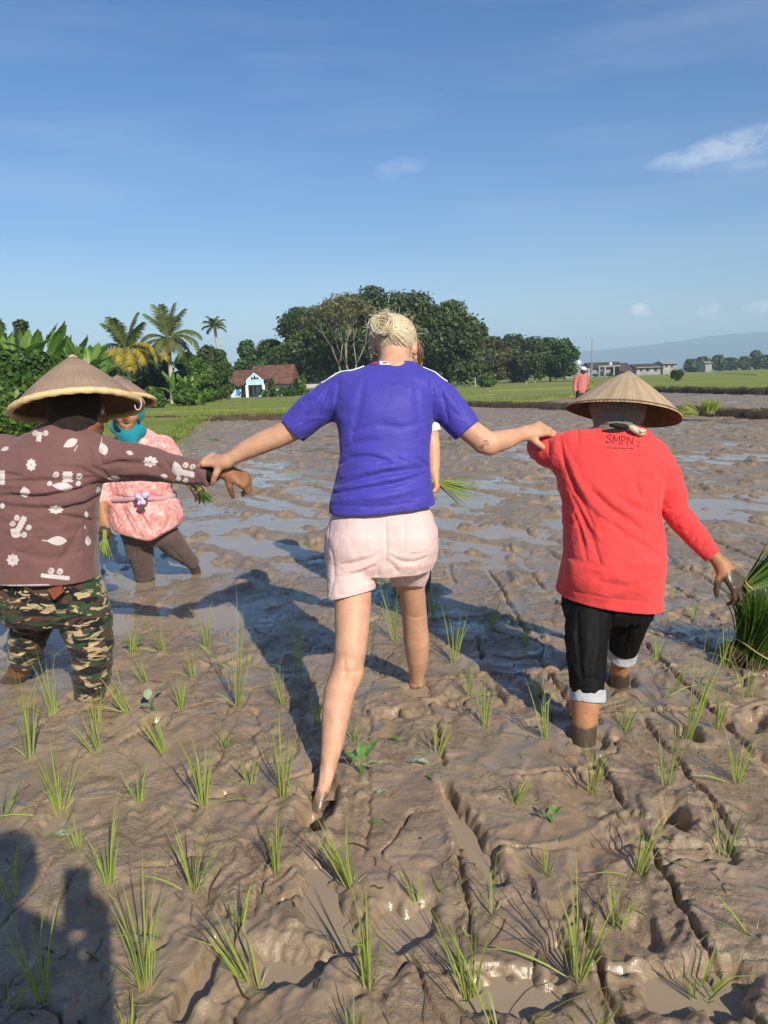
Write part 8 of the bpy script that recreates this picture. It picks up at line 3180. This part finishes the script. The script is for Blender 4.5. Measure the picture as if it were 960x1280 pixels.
# ------------------------------------------------------------------ bundles of seedlings
def bundle(name, label, base, axis, L, n, r0, r1, flare, seed, roots=True, w=0.006, mat=None, droop=0.35, tie_at=0.28):
    """sheaf: roots at base, pulled together at the tie, leaves flaring beyond it"""
    rg = random.Random(seed)
    b = Vector(base)
    ax = Vector(axis).normalized()
    e1 = ax.orthogonal().normalized()
    e2 = ax.cross(e1)
    t = thing(name, label, 'seedling bundle', tuple(b), 'bundles of pulled rice seedlings')
    V, Fc, T = [], [], []
    for i in range(n):
        a = rg.uniform(0, 2 * math.pi)
        rr = r0 * math.sqrt(rg.random())
        o = (e1 * math.cos(a) + e2 * math.sin(a))
        q0 = o * rr
        q1 = ax * (L * tie_at) + o * (r1 * rr / r0)
        V.append(q0 - e1 * 0.0025)
        V.append(q0 + e1 * 0.0025)
        V.append(q1 + e1 * 0.003)
        V.append(q1 - e1 * 0.003)
        k = len(V) - 4
        Fc.append((k, k + 1, k + 2, k + 3))
        T.extend([0.3, 0.3, 0.5, 0.5])
        blade(V, Fc, T, q1, ax + o * flare * rg.uniform(0.1, 1.0) * (0.4 + 0.6 * rr / r0), L * (1 - tie_at) * rg.uniform(0.7, 1.1), w * rg.uniform(0.7, 1.2), droop * rg.uniform(0.3, 1.4),
              o * 0.8 + Vector((0, 0, -0.8)), rg, rg.uniform(0.45, 1.0), n=5)
    put(bpy.data.objects.new('blades', mesh_data('blades', [tuple(v) for v in V], Fc, [mat or LEAF_RICE_DARK], attrs={'tone': T})), t)
    if roots:
        mb = MB()
        for i in range(int(n * 0.7)):
            a = rg.uniform(0, 2 * math.pi)
            rr = r0 * 1.1 * math.sqrt(rg.random())
            o = (e1 * math.cos(a) + e2 * math.sin(a))
            p = o * rr
            q = p - ax * rg.uniform(0.02, 0.07) + o * rg.uniform(-0.01, 0.03)
            mb.tube([p + ax * 0.02, p.lerp(q, .5) + e1 * rg.uniform(-.01, .01), q], [0.0028, 0.002, 0.001], 4, cap=False)
        put(mb_to(mb, 'roots', simple("muddy_roots", (0.085, 0.06, 0.035, 1), 0.8, 0.5, 60)), t)
    mb = MB()
    c = ax * (L * tie_at)
    mb.tube([c + (e1 * math.cos(k * 0.35) + e2 * math.sin(k * 0.35)) * (r1 * 1.06) + ax * 0.004 * math.sin(k) for k in range(19)], 0.004, 5)
    put(mb_to(mb, 'tie', simple("straw_tie", (0.30, 0.27, 0.10, 1), 0.8)), t)
    return t


def mb_to(mb, name, mat):
    return bpy.data.objects.new(name, mesh_data(name, mb.v, mb.f, [mat], smooth=True, attrs={'tone': mb.t}))


_b = P(938, 838, 3.02)
_g = G(938, 838)
bundle('seedling_bundle', 'large dark bundle of rice seedlings standing on the mud at the right edge', (_g[0], _g[1], 0.05), (0.55, 0.0, 1.0), 0.37, 800, 0.115, 0.100, 0.65, 1, w=0.007, droop=1.2, tie_at=0.14)
_h = P(940, 729, 2.69)
bundle('seedling_bundle', 'bright bundle of seedlings in the muddy hand of the red shirted worker', _h - np.array([0.03, 0.0, 0.02]), (0.85, 0.15, 0.50), 0.30, 130, 0.020, 0.019, 0.45, 2, roots=False, w=0.006, mat=LEAF_RICE_DARK, droop=0.4, tie_at=0.05)
_g = G(885, 527)
bundle('seedling_bundle', 'bright tuft of seedlings left standing on the earth bank right of the straw hat', (P(887, 520, 19.4)[0], 19.5, 0.18), (0.1, 0, 1), 0.42, 260, 0.16, 0.14, 0.6, 3, w=0.018, mat=LEAF_RICE, droop=0.9, tie_at=0.1)
bundle('seedling_bundle', 'loose pale seedlings lying on the earth bank just left of the bright tuft', (P(872, 526, 19.6)[0], 19.6, 0.2), (-0.9, 0, .35), 0.6, 60, 0.10, 0.09, 0.5, 4, roots=False, w=0.018, mat=LEAF_RICE, droop=0.5, tie_at=0.1)
_h = P(544, 603, 3.93)
bundle('seedling_bundle', 'thin bunch of seedlings in the hand showing behind the blonde woman', _h + np.array([-0.05, 0, 0.02]), (0.85, -0.1, -0.30), 0.30, 45, 0.012, 0.010, 0.55, 5, roots=False, w=0.006, mat=LEAF_RICE, droop=0.2, tie_at=0.2)
_h = P(251, 612, 4.67)
bundle('seedling_bundle', 'small dark bunch of seedlings hanging below the cuff of the brown sleeve', _h + np.array([-0.03, 0, 0.03]), (0.55, -0.1, -0.75), 0.15, 70, 0.014, 0.012, 0.45, 6, w=0.006, droop=0.3, tie_at=0.25)
_h = P(131, 662, 4.68)
bundle('seedling_bundle', 'few seedlings hanging from the pink bloused worker\'s lowered hand', _h, (-0.12, -0.05, -1), 0.22, 30, 0.012, 0.010, 0.4, 7, roots=False, w=0.006, mat=LEAF_RICE, droop=0.2, tie_at=0.2)


# bits of straw and dead leaf trodden into the mud
def litter():
    rg = np.random.default_rng(3)
    n = 620
    y = 1.3 + 4.5 * rg.random(n) ** 1.5
    x = rg.uniform(-0.56, 0.56, n) * (y + 0.3)
    L = np.where(np.arange(n) % 6 == 0, rg.uniform(0.06, 0.11, n), rg.uniform(0.012, 0.05, n))
    a = rg.uniform(0, 6.28, n)
    w = rg.uniform(0.0012, 0.0032, n)
    c = rg.uniform(-0.25, 0.25, n)
    u = np.arange(4)[None, :] / 3
    dx, dy = np.cos(a)[:, None], np.sin(a)[:, None]
    X = x[:, None] + dx * L[:, None] * u - dy * (L * c)[:, None] * u ** 2
    Y = y[:, None] + dy * L[:, None] * u + dx * (L * c)[:, None] * u ** 2
    Z = mud_height(X.ravel(), Y.ravel()).reshape(n, 4)
    ok = Z.min(1) > 0.010
    Z = Z + 0.0025 + 0.006 * (rg.random((n, 4)) < 0.3)
    sx, sy, sz = -dy * w[:, None], dx * w[:, None], 0.2 * w[:, None]
    A = np.stack([X - sx, Y - sy, Z - sz], -1)
    B = np.stack([X + sx, Y + sy, Z + sz], -1)
    V = np.stack([A, B], 2).reshape(n, 8, 3)[ok]
    k = np.arange(len(V))[:, None] * 8
    Fc = np.concatenate([k + np.array([[2 * j, 2 * j + 1, 2 * j + 3, 2 * j + 2]]) for j in range(3)])
    T = np.repeat(rg.random(len(V)), 8)
    kind(mobj('straw_litter', V.reshape(-1, 3), Fc, leafmat("straw", (0.045, 0.032, 0.02), (0.20, 0.15, 0.075), (0.24, 0.25, 0.08), 0.1, 0.6), attrs={'tone': T}), 'stuff')


litter()

# ------------------------------------------------------------------ air
def build_haze():
    m = bpy.data.materials.new("haze")
    m.use_nodes = True
    t = m.node_tree
    t.nodes.clear()
    o = t.nodes.new("ShaderNodeOutputMaterial")
    v = t.nodes.new("ShaderNodeVolumePrincipled")
    v.inputs['Color'].default_value = (0.56, 0.80, 1.0, 1)
    v.inputs['Density'].default_value = 0.00045
    v.inputs['Anisotropy'].default_value = -0.12
    t.links.new(v.outputs[0], o.inputs['Volume'])
    mb = MB()
    mb.box((700, 2200, 124), (9000, 6000, 252))
    kind(mb.build('haze', m), 'stuff')


build_haze()
